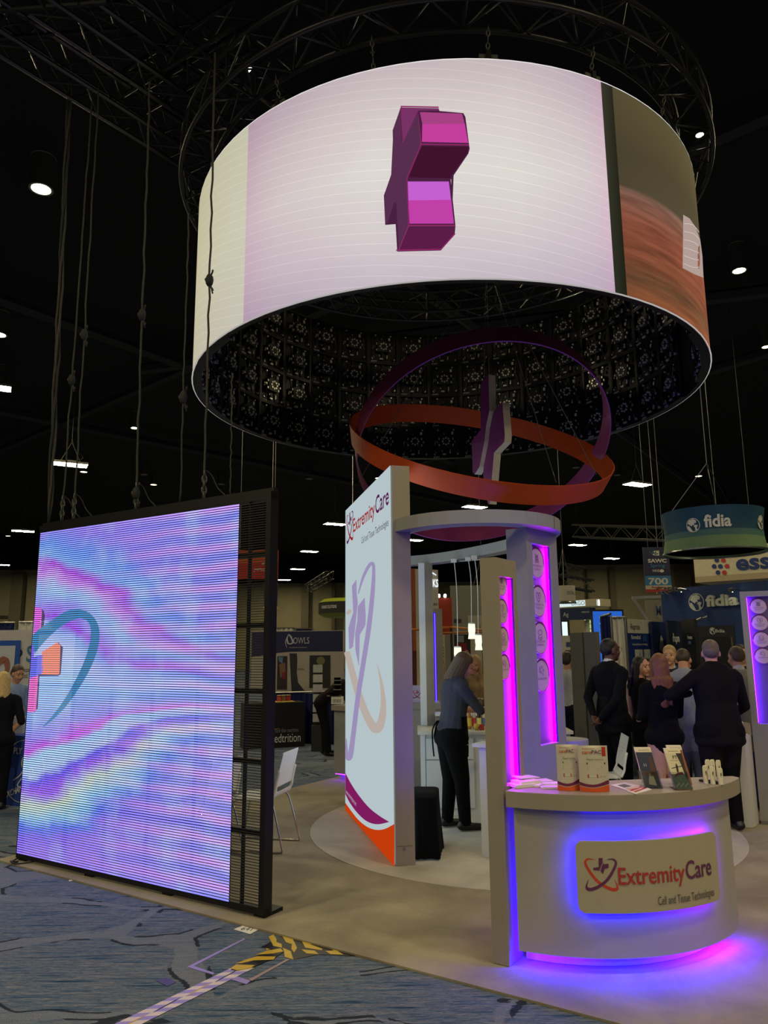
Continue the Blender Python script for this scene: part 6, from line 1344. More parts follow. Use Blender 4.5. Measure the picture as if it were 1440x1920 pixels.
ky = lambda py: D(1280, py, 12.2).z/H; g = MB(); g.text('mpn', fm, p_wh, .12, W*.25, H*ky(1203), W*.5, .02); rect(g, fm, W, H, .3, ky(1193), .36, ky(1187), p_wh); pol(g, fm, W, H, [(.5, ky(1260)), (.55, ky(1230)), (.75, ky(1224)), (.9, ky(1230)), (.95, ky(1260))], mk('fig_sky', (70, 150, 200))); pol(g, fm, W, H, [(.62, ky(1258)), (.66, ky(1236)), (.76, ky(1232)), (.82, ky(1258))], mk('fig_white', (200, 220, 226)), .002); rect(g, fm, W, H, 0, ky(1275), .45, ky(1247), mk('fig_blue', (40, 120, 190))); g.build('print', o)
o, W, H, fm, *_ = board('roll_banner', 'narrow black banner with small white lettering left of the dark doorway', 'banner', 1297, 1322, 1162, 1420, 11.6, 11.2, mk('banner_black2', (18, 20, 30), .4), 0, .05, 'banner_sheet')
ky = lambda py: D(1310, py, 11.4).z/H; g = MB(); g.text('Products', fm, p_wh, .05, W*.45, H*ky(1198), W*.35, .02); g.text('today', fm, mk('ink_sky', (90, 150, 200)), .05, W*.45, H*ky(1207), W*.25, .02); g.build('print', o)
for i, (px, py) in enumerate(((1307, 1163), (1318, 1160))): a = D(px, py, 11.2); MB().cyl((a.x, a.y, a.z), (a.x+.05, a.y-.06, a.z+.03), .02, m_steel, 8).build('clip_lamp', o)
# fidia wall
fw, W, H, fm, p, d, n, zb = board('booth_wall', 'large blue booth wall with white fidia lettering', 'booth wall', 1262, 1470, 1105, 1420, 14.2, 12.4, M('wall_blue', (30, 62, 118), .6, 0, .08, 2), 0, .12)
kx = lambda px: (px-1262)/208; PX = lambda px, py: (lambda q: ((q-V((p.x, p.y, 0))).dot(d), q.z))(PL(px, py, p, n))
def globe(g, fm, cx, cy, r, mat, rad=None):
    ri = [(cx+r*math.cos(i*PI/16), cy+r*math.sin(i*PI/16)) for i in range(33)]
    for q in stroke2d(ri, [r*.10]*33, 1): g.polys([q], lambda u, v: fm(u, v, .004), mat)
    for P in ([(-.55, .75), (.1, .92), (.55, .6), (.45, .25), (.15, .30), (.25, .0), (-.05, .05), (-.2, -.15), (-.5, .05), (-.85, .3)], [(.05, -.12), (.45, .05), (.72, -.1), (.5, -.45), (.62, -.7), (.3, -.85), (.28, -.4)], [(-.85, .0), (-.6, -.1), (-.3, -.55), (-.1, -.95), (-.5, -.85), (-.9, -.4)]):
        g.polys([[(cx+a*r, cy+b*r) for a, b in P]], lambda u, v: fm(u, v, .004), mat)
w2 = M('letter_white', (226, 226, 206), .5); g = MB()
u0, v0 = PX(1327, 1137); u1, _v = PX(1387, 1137); g.text('fidia', lambda u, v, dd=0: fm(u, v, dd), w2, (PX(1335, 1116)[1]-v0)*.95, u0, v0, u1-u0, .035, th=.05)
cu, cv = PX(1306, 1129); globe(g, fm, cu, cv, PX(1320, 1129)[0]-cu, w2); g.build('lettering', fw)
dw = MB(); a, b = PX(1324, 1420), PX(1376, 1172); dw.add([fm(a[0], 0, .003), fm(b[0], 0, .003), fm(b[0], b[1], .003), fm(a[0], b[1], .003)], [(0, 1, 2, 3)], mk('door_slate', (34, 38, 44)))
c2, e2_ = PX(1336, 1420), PX(1371, 1194); dw.add([fm(c2[0], 0, .006), fm(e2_[0], 0, .006), fm(e2_[0], e2_[1], .006), fm(c2[0], e2_[1], .006)], [(0, 1, 2, 3)], mk('door_black', (8, 8, 9)))
dw.add([fm(e2_[0], 0, .008), fm(e2_[0]+.03, 0, .008), fm(e2_[0]+.03, e2_[1], .008), fm(e2_[0], e2_[1], .008)], [(0, 1, 2, 3)], mk('door_jamb', (110, 104, 84)))
s0, t0 = PX(1342, 1186); s1, _v = PX(1360, 1186); dw.text('fidia', lambda u, v, dd=0: fm(u, v, .009), p_wh, .055, s0, t0, s1-s0, .02); s2, _v = PX(1337, 1183); globe(dw, lambda u, v, dd=0: fm(u, v, .006+dd), s2, t0+.03, .06, p_wh); dw.build('doorway', fw)
for px in (1290, 1386): 
    c = PL(px, 1104, p-V((0, 0, 0)), n)+n*.25; x = MB(); x.cyl(c-n*.25+V((0, 0, -.02)), c, .012, m_steel, 6); x.cyl(c, c+V((0, 0, -.06))-n*.02, .035, m_steel, 10); x.build('picture_lamp', fw); MB().lathe([(0, 0), (.03, 0)], c+V((0, 0, -.063))-n*.02, E('picture_lamp_glow', (255, 246, 220), 60), 10).build('lamp_lens', fw)
# mime sign
o, W, H, fm, *_ = board('hanging_banner', 'slanted grey banner with blue MIME lettering in an oval, left of the fidia wall', 'banner', 1213, 1275, 1125, 1166, 16, 16, mk('mime_grey', (136, 128, 112), .7), None, .04, 'cloth')
g = MB(); ov = [(.64+.40*math.cos(a), .5+.5*math.sin(a)) for a in [i*PI/18 for i in range(37)]]
for q in stroke2d([(x*W, y*H) for x, y in ov], [.014]*37, 1): g.polys([q], fm, mk('mime_oval', (110, 116, 130)))
g.text('MIMEDX', fm, mk('mime_blue', (40, 66, 120)), H*.42, W*.33, H*.30, W*.95, .02) if False else g.text('MIME', fm, mk('mime_blue', (40, 66, 120)), H*.42, W*.30, H*.30, W*.52, .02); g.build('lettering', o)
fr_ = MB(); fr_.obox(fm(-.28, H+.02, .02), V((W+.3, 0, .03)), V((0, .05, 0)), V((0, 0, .06)), m_taupe2); fr_.obox(fm(-.28, H+.02, .02), V((.06, 0, 0)), V((0, .05, 0)), fm(.14, -.25)-fm(-.28, H), m_taupe2); fr_.build('banner_frame', o)
MB().cyl(fm(W/2, H), V((fm(W/2, H).x, fm(W/2, H).y+.1, 10.1)), .008, m_steel, 5).build('hanging_wire', o)
# aisle sign 700
o, W, H, fm, *_ = board('aisle_sign', 'tall aisle sign numbered 700 with white SAWC Spring lettering', 'sign', 1211, 1260, 1026, 1111, 14, 14, mk('sign_violet', (44, 42, 74)), None, .03)
g = MB(); ky = lambda py: (1111-py)/85
rect(g, fm, W, H, 0, ky(1098), 1, ky(1080), mk('sign_sky', (64, 132, 180))); rect(g, fm, W, H, 0, ky(1105), 1, ky(1098), mk('sign_cream2', (214, 196, 160))); rect(g, fm, W, H, 0, 0, 1, ky(1105), mk('sign_red', (184, 58, 46)))
yl = mk('ink_cream', (226, 220, 196)); g.text('SAWC', fm, yl, H*.075, W*.16, H*ky(1055), W*.72, .04); g.text('Spring', fm, mk('ink_sky2', (70, 130, 180)), H*.075, W*.24, H*ky(1064), W*.56, .01); g.text('WHS', fm, yl, H*.055, W*.30, H*ky(1073), W*.28, .01); g.add([fm(W*(.67+.08*math.cos(a)), H*(ky(1071)+.035*math.sin(a)), .001) for a in [i*PI/8 for i in range(16)]], [tuple(range(16))], yl)
g.text('700', fm, yl, H*.135, W*.12, H*ky(1096), W*.76, .03); g.text('PolyMem', fm, p_red, H*.035, W*.24, H*ky(1103), W*.52, .03)
rect(g, fm, W, H, .42, ky(1042), .62, ky(1033), yl); 
for u, v, s in ((.36, 1036, .05), (.30, 1039, .045), (.37, 1041, .05), (.24, 1036, .035), (.42, 1039, .05)): rect(g, fm, W, H, u, ky(v), u+s, ky(v)+s*W/H, (mk('sq_teal', (60, 140, 150)), yl, mk('sq_blue', (60, 100, 170)))[int(u*100) % 3], .001)
for u, v in ((.46, 1037), (.52, 1040), (.45, 1041)): rect(g, fm, W, H, u, ky(v), u+.05, ky(v)+.03, mk('sign_violet', (44, 42, 74)), .002)
g.build('print', o)
for u in (.2, .8): MB().cyl(fm(W*u, H), V((fm(W*u, H).x, fm(W*u, H).y, 10.1)), .006, m_steel, 5).build('hanging_wire', o)
# foil garland over the fidia wall
a, b = D(1232, 1109, 13.6), D(1266, 1108, 13.6); m = MB(); rnd = random.Random(5)
for i in range(26): c = a+(b-a)*(i/25)+V((0, rnd.uniform(-.05, .05), rnd.uniform(-.04, .05))); m.obox(c, (rnd.uniform(.03, .07), 0, rnd.uniform(-.03, .03)), (0, .03, 0), (rnd.uniform(-.02, .02), 0, .025), m_chrome)
tag(m.build('lamp_bar'), 'crinkled shiny spotlight bar at the left top of the fidia wall', 'lamp bar')
# essity sign
o, W, H, fm, p, d, n, zb = board('hanging_banner', 'big cream hanging banner with blue ess lettering and a ring of small letters e', 'banner', 1303, 1520, 1032, 1082, 17, 15.4, mk('banner_cream', (206, 196, 166), .7), None, .9, 'banner_box')
PX = lambda px, py: (lambda q: ((q-V((p.x, p.y, 0))).dot(d), q.z-zb))(PL(px, py, p, n))
g = MB(); ib, ir = mk('ess_blue', (36, 56, 118)), mk('ess_red', (190, 56, 66))
u0, v0 = PX(1381, 1069); u1, _v = PX(1446, 1066); g.text('ess', fm, ib, (PX(1385, 1046)[1]-v0)*1.25, u0, v0, u1-u0, .03)
g.build('lettering', o); g = MB()
hh = PX(1345, 1048)[1]-PX(1345, 1056)[1]
for px, py, mt in ((1340, 1054, ib), (1352, 1054, ir), (1335, 1065.5, ib), (1346.5, 1065.5, ib), (1359, 1065, ir), (1342, 1077, ib), (1354, 1077, ir)): a_, b_ = PX(px, py); g.text('e', fm, mt, hh*1.25, a_, b_, hh*1.1, .05)
g.build('emblem', o)
lr = MB(); lr.obox(V((p.x, p.y, zb-.13)), d*W, -n*.9, (0, 0, .13), mk('banner_tan', (176, 158, 126), .7)); lr.build('lower_band', o)
rb = MB(); a_ = PL(1320, 1101, p, n); rb.obox(V((a_.x, a_.y, zb-.30)), d*W*.8, -n*.1, (0, 0, .05), mk('bar_red', (150, 40, 30))); rb.build('red_bar', o)
m = MB()
for k in (.2, .5): m.cyl(V((p.x, p.y, zb))+d*(W*k)-n*.4+V((0, 0, H)), V((p.x, p.y, 10.1))+d*(W*k)-n*.4, .008, m_steel, 5)
m.build('hanging_wire', o)
# fidia drum
dr, R, H, fmk = drum('hanging_drum', 'green to teal fabric drum sign with white fidia lettering', 1340, 962, 1037, 182, 11.5, [((0, .3), mk('drum_sage', (110, 140, 96), .7)), ((.3, .45), mk('drum_mid', (70, 112, 104), .7)), ((.45, 1), mk('drum_teal', (26, 74, 96), .7))], .05)
m = MB(); f = fmk(-2.14); m.text('fidia', f, w2, H*.27, .0, H*.50, R*.52, .03); m.build('lettering', dr)
m = MB(); f2 = fmk(-2.36); globe(m, f2, .0, H*.57, H*.16, w2); m.build('logo_mark', dr); m = MB(); f3 = fmk(-.82); globe(m, f3, .0, H*.62, H*.16, w2); m.build('logo_mark', dr)
MB().lathe([(0, 0), (R*.97, 0)], (dr.location.x, 11.5, dr.location.z+.03), translucent('drum_base', (206, 200, 164)), 40).build('base_cloth', dr)
# right counter and its things
q = G(1380, 1532, .0165); q2 = G(1430, 1549, .0165)
zc = UP(1385, 1372, (q.x, q.y)).z
rcn = T('side_desk', 'white curved desk beside the right edge tower', 'desk', (q2.x, q2.y, .0165))
m = MB(); P = [V((a, b, .0165)) for a, b in ((3.795, 8.06), (3.70, 7.93), (3.63, 7.86), (3.54, 7.90), (3.50, 7.99), (3.51, 8.12), (3.58, 8.22), (3.80, 8.22))]
m.slab(P, (0, 0, zc-.04-.0165), m_white); m.build('desk_body', rcn); m = MB(); m.slab([V((x.x, x.y, zc-.039)) for x in P], (0, 0, .039), m_white); m.build('desk_top', rcn)
bx = V((3.645, 8.03, zc)); o = T('display_riser', 'low grey riser with white cards on the curved desk', 'riser', bx); MB().obox(bx+V((-.10, .02, .001)), (.24, -.02, 0), (.02, .14, 0), (0, 0, .11), m_taupe).build('riser_body', o); MB().obox(bx+V((-.04, .04, .112)), (.12, -.01, 0), (.01, .05, 0), (0, 0, .015), m_paper).build('card_stack', o)
o = T('leaflet_stack', 'fanned leaflets with red edges on the curved desk below the riser', 'leaflet', bx+V((-.1, -.04, 0))); MB().obox(bx+V((-.14, -.02, .001)), (.22, -.03, 0), (.01, .035, 0), (0, 0, .018), m_paper).build('leaflet_sheets', o); MB().obox(bx+V((-.02, -.042, .019)), (.1, -.014, 0), (.008, .03, 0), (0, 0, .002), p_red).build('top_cover', o)
q = PL(1415, 1330, bx, (0, -1, 0)); o = T('framed_card', 'brown picture card leaning on the riser beside the right edge tower', 'card', bx+V((.0, .17, .0))); MB().obox(bx+V((-.06, .17, .001)), (.16, -.01, 0), (.01, .02, 0), (-.02, .05, .36), mk('card_brown', (120, 84, 60))).build('card_board', o)
# ---------------------------------------------------------------- people
def ecap(a, b, ra, rb, tag_, ky=1.0, ax=None): return (V(a), V(b), ra, rb, tag_, ky, ax)
def cap_mesh(p, n=14, m=5):
    a, b, ra, rb, _t, ky, ax = p; d = b-a; L = d.length
    w = d.normalized() if L > 1e-6 else V((0, 0, 1))
    r = V(ax) if ax else V((1, 0, 0)); u = r-w*r.dot(w)
    if u.length < .05: u = V((0, 1, 0))-w*w.y
    u.normalize(); v = w.cross(u); vs = []; rows = [(-math.cos(PI/2*i/m), math.sin(PI/2*i/m), 0) for i in range(m+1)]+[(math.sin(PI/2*i/m), math.cos(PI/2*i/m), 1) for i in range(m+1)]
    fl = .3 if (_t == 'top' and L > 1e-6 and w.z < -.9 and rb > ra*1.05) else 1.0
    for c, s, e in rows:
        R, o = (rb, b) if e else (ra, a)
        vs += [o+w*(c*R*(ky if L < 1e-6 else fl if e else 1))+u*(R*s*math.cos(2*PI*k/n))+v*(R*s*ky*math.sin(2*PI*k/n)) for k in range(n)]
    fs = [(i*n+k, i*n+(k+1) % n, (i+1)*n+(k+1) % n, (i+1)*n+k) for i in range(len(rows)-1) for k in range(n)]
    return vs, fs, (u, v, w, L)
def ell_cap(c, r, tag_, R=None): return ('E', V(c), r, tag_, R or Matrix.Identity(3))
def ell_mesh(p, n=14, m=9):
    _, c, r, _t, R = p; vs = []
    for i in range(m+1):
        t = PI*i/m; vs += [c+R@V((r[0]*math.sin(t)*math.cos(2*PI*k/n), r[1]*math.sin(t)*math.sin(2*PI*k/n), -r[2]*math.cos(t))) for k in range(n)]
    return vs, [(i*n+k, i*n+(k+1) % n, (i+1)*n+(k+1) % n, (i+1)*n+k) for i in range(m) for k in range(n)]
def fuse(name, prims, mats, parent, vox, smooth=4):
    """one continuous surface grown over all the shapes, each face coloured by the nearest shape"""
    m = MB(); dm = m_black
    for p in prims:
        vs, fs = ell_mesh(p) if p[0] == 'E' else cap_mesh(p)[:2]; m.add(vs, fs, dm)
    o = m.build(name); md = o.modifiers.new('r', 'REMESH'); md.mode = 'VOXEL'; md.voxel_size = vox
    sm = o.modifiers.new('s', 'SMOOTH'); sm.factor = .5; sm.iterations = smooth
    dg = bpy.context.evaluated_depsgraph_get(); dg.update(); me = bpy.data.meshes.new_from_object(o.evaluated_get(dg)); old = o.data; o.modifiers.clear(); o.data = me; bpy.data.meshes.remove(old); me.name = name
    n = len(me.polygons); C = np.empty(n*3); me.polygons.foreach_get('center', C); C = C.reshape(-1, 3); best = np.full(n, 1e9); idx = np.zeros(n, int); tags = []
    for p in prims:
        if p[0] == 'E':
            _, c, r, t, R = p; q = (C-np.array(c))@np.array(R); dd = np.linalg.norm(q/np.array(r), axis=1)-1; dd = dd*min(r)
        else:
            a, b, ra, rb, t, ky, ax = p; _, _, (u, v, w, L) = cap_mesh(p, 4, 1); q = C-np.array(a); h = np.clip(q@np.array(w)/L, 0, 1) if L > 1e-6 else np.zeros(n)
            q = q-np.outer(h*L, np.array(w)); dd = np.sqrt((q@np.array(u))**2+(q@np.array(v)/ky)**2+(q@np.array(w))**2)-(ra+(rb-ra)*h)
        if t not in tags: tags.append(t)
        k = tags.index(t); b_ = dd < best; best[b_] = dd[b_]; idx[b_] = k
    me.materials.clear()
    for t in tags: me.materials.append(mats[t])
    me.polygons.foreach_set('material_index', idx.astype(np.int32)); me.polygons.foreach_set('use_smooth', np.ones(n, bool)); me.update()
    o.parent = parent; return o
def finger_prims(W, hd, side, palm_n, sk, H, curl):
    """palm + four fingers + thumb; W wrist, hd hand direction, side = direction from little finger to index, palm_n palm normal"""
    hd, side, pn_ = V(hd).normalized(), V(side).normalized(), V(palm_n).normalized(); k = H; P = []
    base = W+hd*(.050*k); P.append(ecap(W, W+hd*.010*k, .0165*k, .018*k, sk, .7, side)); P.append(ecap(W+hd*.012*k, base-hd*.006*k, .019*k, .022*k, sk, .48, side))
    for i, (off_, ln) in enumerate(((.0165, .042), (.0055, .047), (-.0055, .044), (-.016, .034))):
        a = base+side*(off_*k); d1 = (hd*math.cos(curl*.6)+pn_*math.sin(curl*.6)); d2 = (hd*math.cos(curl*1.7)+pn_*math.sin(curl*1.7)); b = a+d1*(ln*.5*k); c = b+d2*(ln*.5*k)
        P += [ecap(a-hd*.01*k, b, .0056*k, .0052*k, sk), ecap(b, c, .0052*k, .0042*k, sk)]
    t0 = W+hd*.016*k+side*.014*k; t1 = t0+(hd*.6+side*.75+pn_*.3).normalized()*.026*k; t2 = t1+(hd*.9+side*.25+pn_*.4).normalized()*.022*k
    P += [ecap(t0, t1, .0078*k, .0062*k, sk), ecap(t1, t2, .0062*k, .005*k, sk)]
    return P
SK = lambda c: M('skin_%d_%d' % (c[0], c[1]), c, .55, 0, .05, 30)
def person(lab, x, y, rz, H=1.75, lean=0.0, head=(0, 0), arms=None, feet=((-.055, .0), (.055, .02)), hips=0.0, g=1.0, skin=(176, 128, 100), top=(40, 40, 46), bottom=(24, 24, 28), shoe=(20, 18, 18), sleeve='long', jacket=False, dress=0, bare=False, hair=None, hairc=(40, 28, 22), vox=.0115, face=True, z0=.0165, name='person', cloth=None, topm=None, collar=None, apron=None, shoulders=1.0):
    r_ = V((x, y, 0))-P0; z0 = .0165 if (V((x, y, 0))-IN_C).length < IN_R+.1 else .0135 if (-.1 < r_.dot(e1) < W1 and -.1 < r_.dot(e2) < W2+.1) else 0.0
    o = T(name, lab, 'person', (x, y, z0), None, rz); k = H
    tm = topm or M('cloth_top_%d_%d_%d' % top, top, .9, 0, .1, 25, .15, .15); bm = M('cloth_leg_%d_%d_%d' % bottom, bottom, .9, 0, .1, 25, .15, .12)
    mats = {'skin': SK(skin), 'top': tm, 'bottom': bm, 'shoe': M('shoe_%d' % shoe[0], shoe, .4), 'lip': M('lip_%d' % skin[0], (max(skin[0]-30, 20), max(skin[1]-60, 10), max(skin[2]-50, 10)), .5), 'collar': M('collar_%d' % (collar or (200, 200, 200))[0], collar or (200, 200, 200), .8)}
    piv = V((0, 0, .53)); Rl = Matrix.Rotation(-lean, 3, 'X')
    U_ = lambda p: (piv+Rl@(V(p)-piv))*k+V((0, hips*k, 0)); W0 = lambda p: V(p)*k+V((0, hips*k, 0))
    P = []; A = lambda a, b, ra, rb, t, ky=1.0, up=True, ax=None: P.append(ecap((U_ if up else W0)(a), (U_ if up else W0)(b), ra*k, rb*k, t, ky, ax))
    bt = 'top' if dress else 'bottom'
    A((-.042, 0, .505), (.042, 0, .505), .074*g, .074*g, bt, .9, False)
    A((0, 0, .545), (0, .003, .64), .088*g, .083*g, 'top', .74); A((0, .003, .64), (0, -.004, .755), .086*g, .100*g, 'top', .68)
    A((-.088*shoulders, -.008, .792), (.088*shoulders, -.008, .792), .040*g, .040*g, 'top'); A((0, -.010, .785), (0, -.004, .838), .062, .036, 'top', .85)
    A((0, -.004, .83), (0, .006, .89), .033, .031, 'skin')
    if collar: A((0, -.006, .842), (0, -.004, .853), .0375, .0355, 'collar')
    if jacket: A((0, 0, .60), (0, -.006, .455), .092*g, .106*g, 'top', .74, False) if lean < .15 else A((0, 0, .60), (0, -.006, .46), .092*g, .104*g, 'top', .74)
    if dress: A((0, 0, .56), (0, 0, dress), .088*g, .098*g, 'top', .85, False)
    for s, (fx, fy) in zip((-1, 1), feet):
        hp = V((s*.046, 0, .49)); an = V((fx, fy-hips, .05)); kn = (hp+an)/2+V((0, .014, .01)); kn.z = .275
        lt = 'skin' if bare else 'bottom'; w = 0 if bare else .007
        A(hp, kn, .060*g, .040+w, lt if not dress else ('skin' if dress > .4 else 'skin'), 1.0, False); A(kn, an, .038+w, .024+w*1.5, lt, 1.0, False); P.append(ecap(V((fx, fy, .09))*k, V((fx, fy, .04))*k, .022*k, .022*k, lt)) 
        P.append(ecap(V((fx, fy-.022, .026))*k, V((fx+s*.012, fy+.095, .019))*k, .027*k, .021*k, 'shoe', .85)); P.append(ecap(V((fx, fy-.02, .03))*k, V((fx, fy+.0, .05))*k, .026*k, .024*k, 'shoe'))
    # head
    ya, pi_ = head; Rh = Rl@Matrix.Rotation(ya, 3, 'Z')@Matrix.Rotation(-pi_, 3, 'X'); hc = U_((0, .002, .87)); Hd = lambda p: hc+Rh@(V(p)*k)
    E_ = lambda c, r, t: P.append(ell_cap(Hd(c), tuple(q*k for q in r), t, Rh))
    E_((0, .008, .072), (.0435, .053, .057), 'skin'); E_((0, .026, .034), (.0335, .038, .040), 'skin'); E_((0, .050, .006), (.015, .015, .013), 'skin')
    P.append(ecap(Hd((0, .058, .068)), Hd((0, .071, .042)), .0060*k, .0095*k, 'skin')); P.append(ecap(Hd((-.022, .050, .076)), Hd((.022, .050, .076)), .0095*k, .0095*k, 'skin'))
    for s in (-1, 1): E_((s*.0445, .004, .050), (.006, .012, .019), 'skin'); E_((s*.024, .046, .040), (.014, .014, .016), 'skin')
    P.append(ecap(Hd((-.012, .057, .0245)), Hd((.012, .057, .0245)), .0062*k, .0062*k, 'lip'))
    # arms
    arms = arms or (((-.12, .02, -1), (0, .12, -1)), ((.12, .02, -1), (0, .12, -1)))
    for s, (da, db) in zip((-1, 1), arms):
        sh = U_((s*.108*shoulders, -.008, .79)); el = sh+V(da).normalized()*(.165*k); wr = el+V(db).normalized()*(.145*k); t2 = 'skin' if sleeve in ('short', 'none') else 'top'
        P.append(ecap(sh, el, (.034 if sleeve != 'none' else .030)*k*g**.5, (.028 if sleeve != 'none' else .023)*k, 'top' if sleeve != 'none' else 'skin'))
        if sleeve == 'half': pass
        P.append(ecap(el, wr, (.027 if t2 == 'top' else .0225)*k, (.021 if t2 == 'top' else .0155)*k, t2))
        hd_ = V(db).normalized(); sd = V((0, 1, 0)) if abs(hd_.y) < .75 else V((0, 0, 1)); sd = (sd-hd_*sd.dot(hd_)).normalized(); pn2 = hd_.cross(sd); pn2 = pn2 if pn2.x*s < 0 else -pn2
        P += finger_prims(wr, hd_, sd, pn2, 'skin', k, .55)
    bd_ = fuse('body', P, mats, o, vox)
    if face:
        m = MB()
        for s in (-1, 1):
            c = Hd((s*.0185, .0545, .0625)); m.ell(c, (.0052*k, .0052*k, .0034*k), M('eye_dark', (26, 18, 16), .25), 8, 6)
            for q in range(5): c = Hd((s*(.010+.005*q), .0605-.0035*q*(q > 2), .0775+.002*math.sin(q))); m.ell(c, (.004*k, .003*k, .0022*k), M('brow_%d' % hairc[0], hairc, .8), 6, 4)
        x_ = m.build('eyes', None, smooth=True); x_.parent = bd_
    if hair:
        hm = M('hair_%d_%d_%d' % hairc, hairc, .55, 0, .25, 60, .3); Q = []; EH = lambda c, r: Q.append(ell_cap(Hd(c), tuple(q*k for q in r), 'h', Rh)); CH_ = lambda a, b, ra, rb, ky=1.0: Q.append(ecap(Hd(a), Hd(b), ra*k, rb*k, 'h', ky, Rh@V((1, 0, 0))))
        if hair == 'short': EH((0, -.004, .090), (.0475, .057, .050)); EH((0, -.024, .062), (.0465, .038, .048))
        elif hair == 'crop': EH((0, -.004, .084), (.0450, .0535, .0485)); EH((0, -.018, .064), (.0445, .040, .040))
        elif hair == 'bob':
            EH((0, -.004, .086), (.050, .058, .053)); EH((0, -.020, .055), (.050, .044, .050))
            for q in range(13):
                a = math.radians(22-18.7*q); CH_((.037*math.cos(a), -.004+.042*math.sin(a), .085), (.048*math.cos(a), -.008+.052*math.sin(a), -.045-.006*(q % 3)), .017, .012)
        elif hair in ('long', 'wavy'):
            EH((0, -.005, .085), (.050, .057, .053)); EH((0, -.026, .045), (.052, .040, .060)); e = -.16 if hair == 'long' else -.13
            for s in (-1, 1): CH_((s*.038, .006, .085), (s*.044, -.006, -.02), .018, .018); CH_((s*.042, -.006, -.02), (s*.042, -.018, e*.8), .020, .012)
            CH_((0, -.042, .03), (0, -.060, e), .046, .034, .5)
            for q in range(5): CH_((-.05+.025*q, -.055, -.02), (-.044+.022*q, -.066+.006*(q % 2), e-.012*(q % 3)), .017, .007)
        fuse('hair', Q, {'h': hm}, o, vox*.85, 2)
    return o, Hd, U_, k
FW = lambda x, y: math.atan2(-x, y)                     # heading that looks along (x, y)
# the person at the bar
q = G(850, 1557, .0165)
bar, Hd, U_, k = person('person in grey shirt and black apron with long brown hair, working at the white bar', q.x+.02, q.y+.06, FW(1, .30), 1.755, .16, (-.1, .34), (((-.05, .62, -1), (.15, 1, -.02)), ((.10, .80, -1), (-.1, 1, .06))), ((-.06, -.02), (.06, .04)), -.01, 1.2, (196, 142, 112), (60, 61, 72), (9, 9, 11), (12, 12, 12), 'short', hair='bob', hairc=(84, 62, 42), vox=.0085)
m = MB(); nA = 20
def wr_(t, z, r): return (r*math.cos(t), r*.80*math.sin(t), z)
vs = []
for z, r in ((.625, .094), (.56, .099), (.50, .101), (.43, .100), (.40, .098)):
    for i in range(nA+1): t = PI/2-1.35+2.7*i/nA; vs.append(V(wr_(t, z, r*1.10))*k)
x_ = MB().add(vs, [(j*(nA+1)+i, j*(nA+1)+i+1, (j+1)*(nA+1)+i+1, (j+1)*(nA+1)+i) for j in range(4) for i in range(nA)], m_blkfab).build('apron', None, smooth=True); x_.parent = bar
x_ = MB().tube([V(wr_(PI/2-1.45+2.9*i/12, .500-.012*math.sin(i*.5), .1155))*k for i in range(13)], .004, p_wh, 5).build('apron_piping', None); x_.parent = bar
x_ = MB().tube([V(wr_(PI/2-1.0+1.9*i/10, .47-.005*i*.3, .1165))*k for i in range(11)], .003, p_wh, 5).build('apron_piping', None); x_.parent = bar
x_ = MB().tube(smooth_path([V((-.01, -.088, .60))*k, V((-.02, -.115, .55))*k, V((-.015, -.118, .47))*k, V((-.02, -.11, .40))*k], 5), .008, m_blkfab, 6).build('apron_tie', None, smooth=True); x_.parent = bar
x_ = MB().tube(smooth_path([V((.01, -.088, .60))*k, V((.03, -.112, .57))*k, V((.025, -.120, .52))*k], 5), .010, m_blkfab, 6).build('apron_tie', None, smooth=True); x_.parent = bar
# the tall person on the right with hands clasped behind
def hx(px, Y): return D(px, 1300, Y).x
pa, Hd, U_, k = person('tall person in a dark suit with hands clasped behind the back, wearing glasses', hx(1146, 8.8), 8.8, FW(.9, .45), 1.875, .0, (-.15, .02), (((-.06, -.46, -1), (.10, -.05, -.10)), ((.06, -.46, -1), (-.10, -.045, -.115))), ((-.065, 0), (.065, .02)), 0, 1.16, (88, 58, 44), (13, 14, 20), (12, 13, 18), (14, 14, 14), 'long', True, hair='crop', hairc=(22, 18, 17), vox=.009, collar=(206, 206, 206), z0=.0, shoulders=1.06)
gl = MB()
for s in (-1, 1):
    gl.tube([Hd((s*.0205+.0165*math.cos(a), .067, .064+.0125*math.sin(a))) for a in [i*PI/8 for i in range(16)]], .0016, m_black, 5, True); gl.tube([Hd((s*.037, .066, .068)), Hd((s*.046, .03, .066)), Hd((s*.047, .004, .062))], .0016, m_black, 5)
gl.tube([Hd((-.004, .068, .066)), Hd((.004, .068, .066))], .0016, m_black, 5); x_ = gl.build('glasses', None)
inv = WM(pa).inverted(); x_.parent = pa
person('person with long wavy black hair in a sleeveless black dress, face turned to the camera', hx(1203, 9.0), 9.0, FW(.75, .25), 1.66, .0, (-1.25, .05), (((-.1, .02, -1), (.1, .2, -1)), ((.12, -.05, -1), (-.25, .15, -1))), ((-.05, 0), (.05, 0)), 0, .98, (204, 152, 124), (14, 14, 16), (14, 14, 16), sleeve='none', dress=.40, bare=True, hair='wavy', hairc=(20, 15, 14), vox=.0095, z0=.0)
person('person with long dark hair, mostly hidden, face showing over a neighbour\'s shoulder', hx(1221, 9.5), 9.5, FW(-.6, -.8), 1.64, .0, (-.1, .1), skin=(208, 158, 130), top=(20, 20, 24), hair='wavy', hairc=(24, 18, 16), vox=.0105, z0=.0)
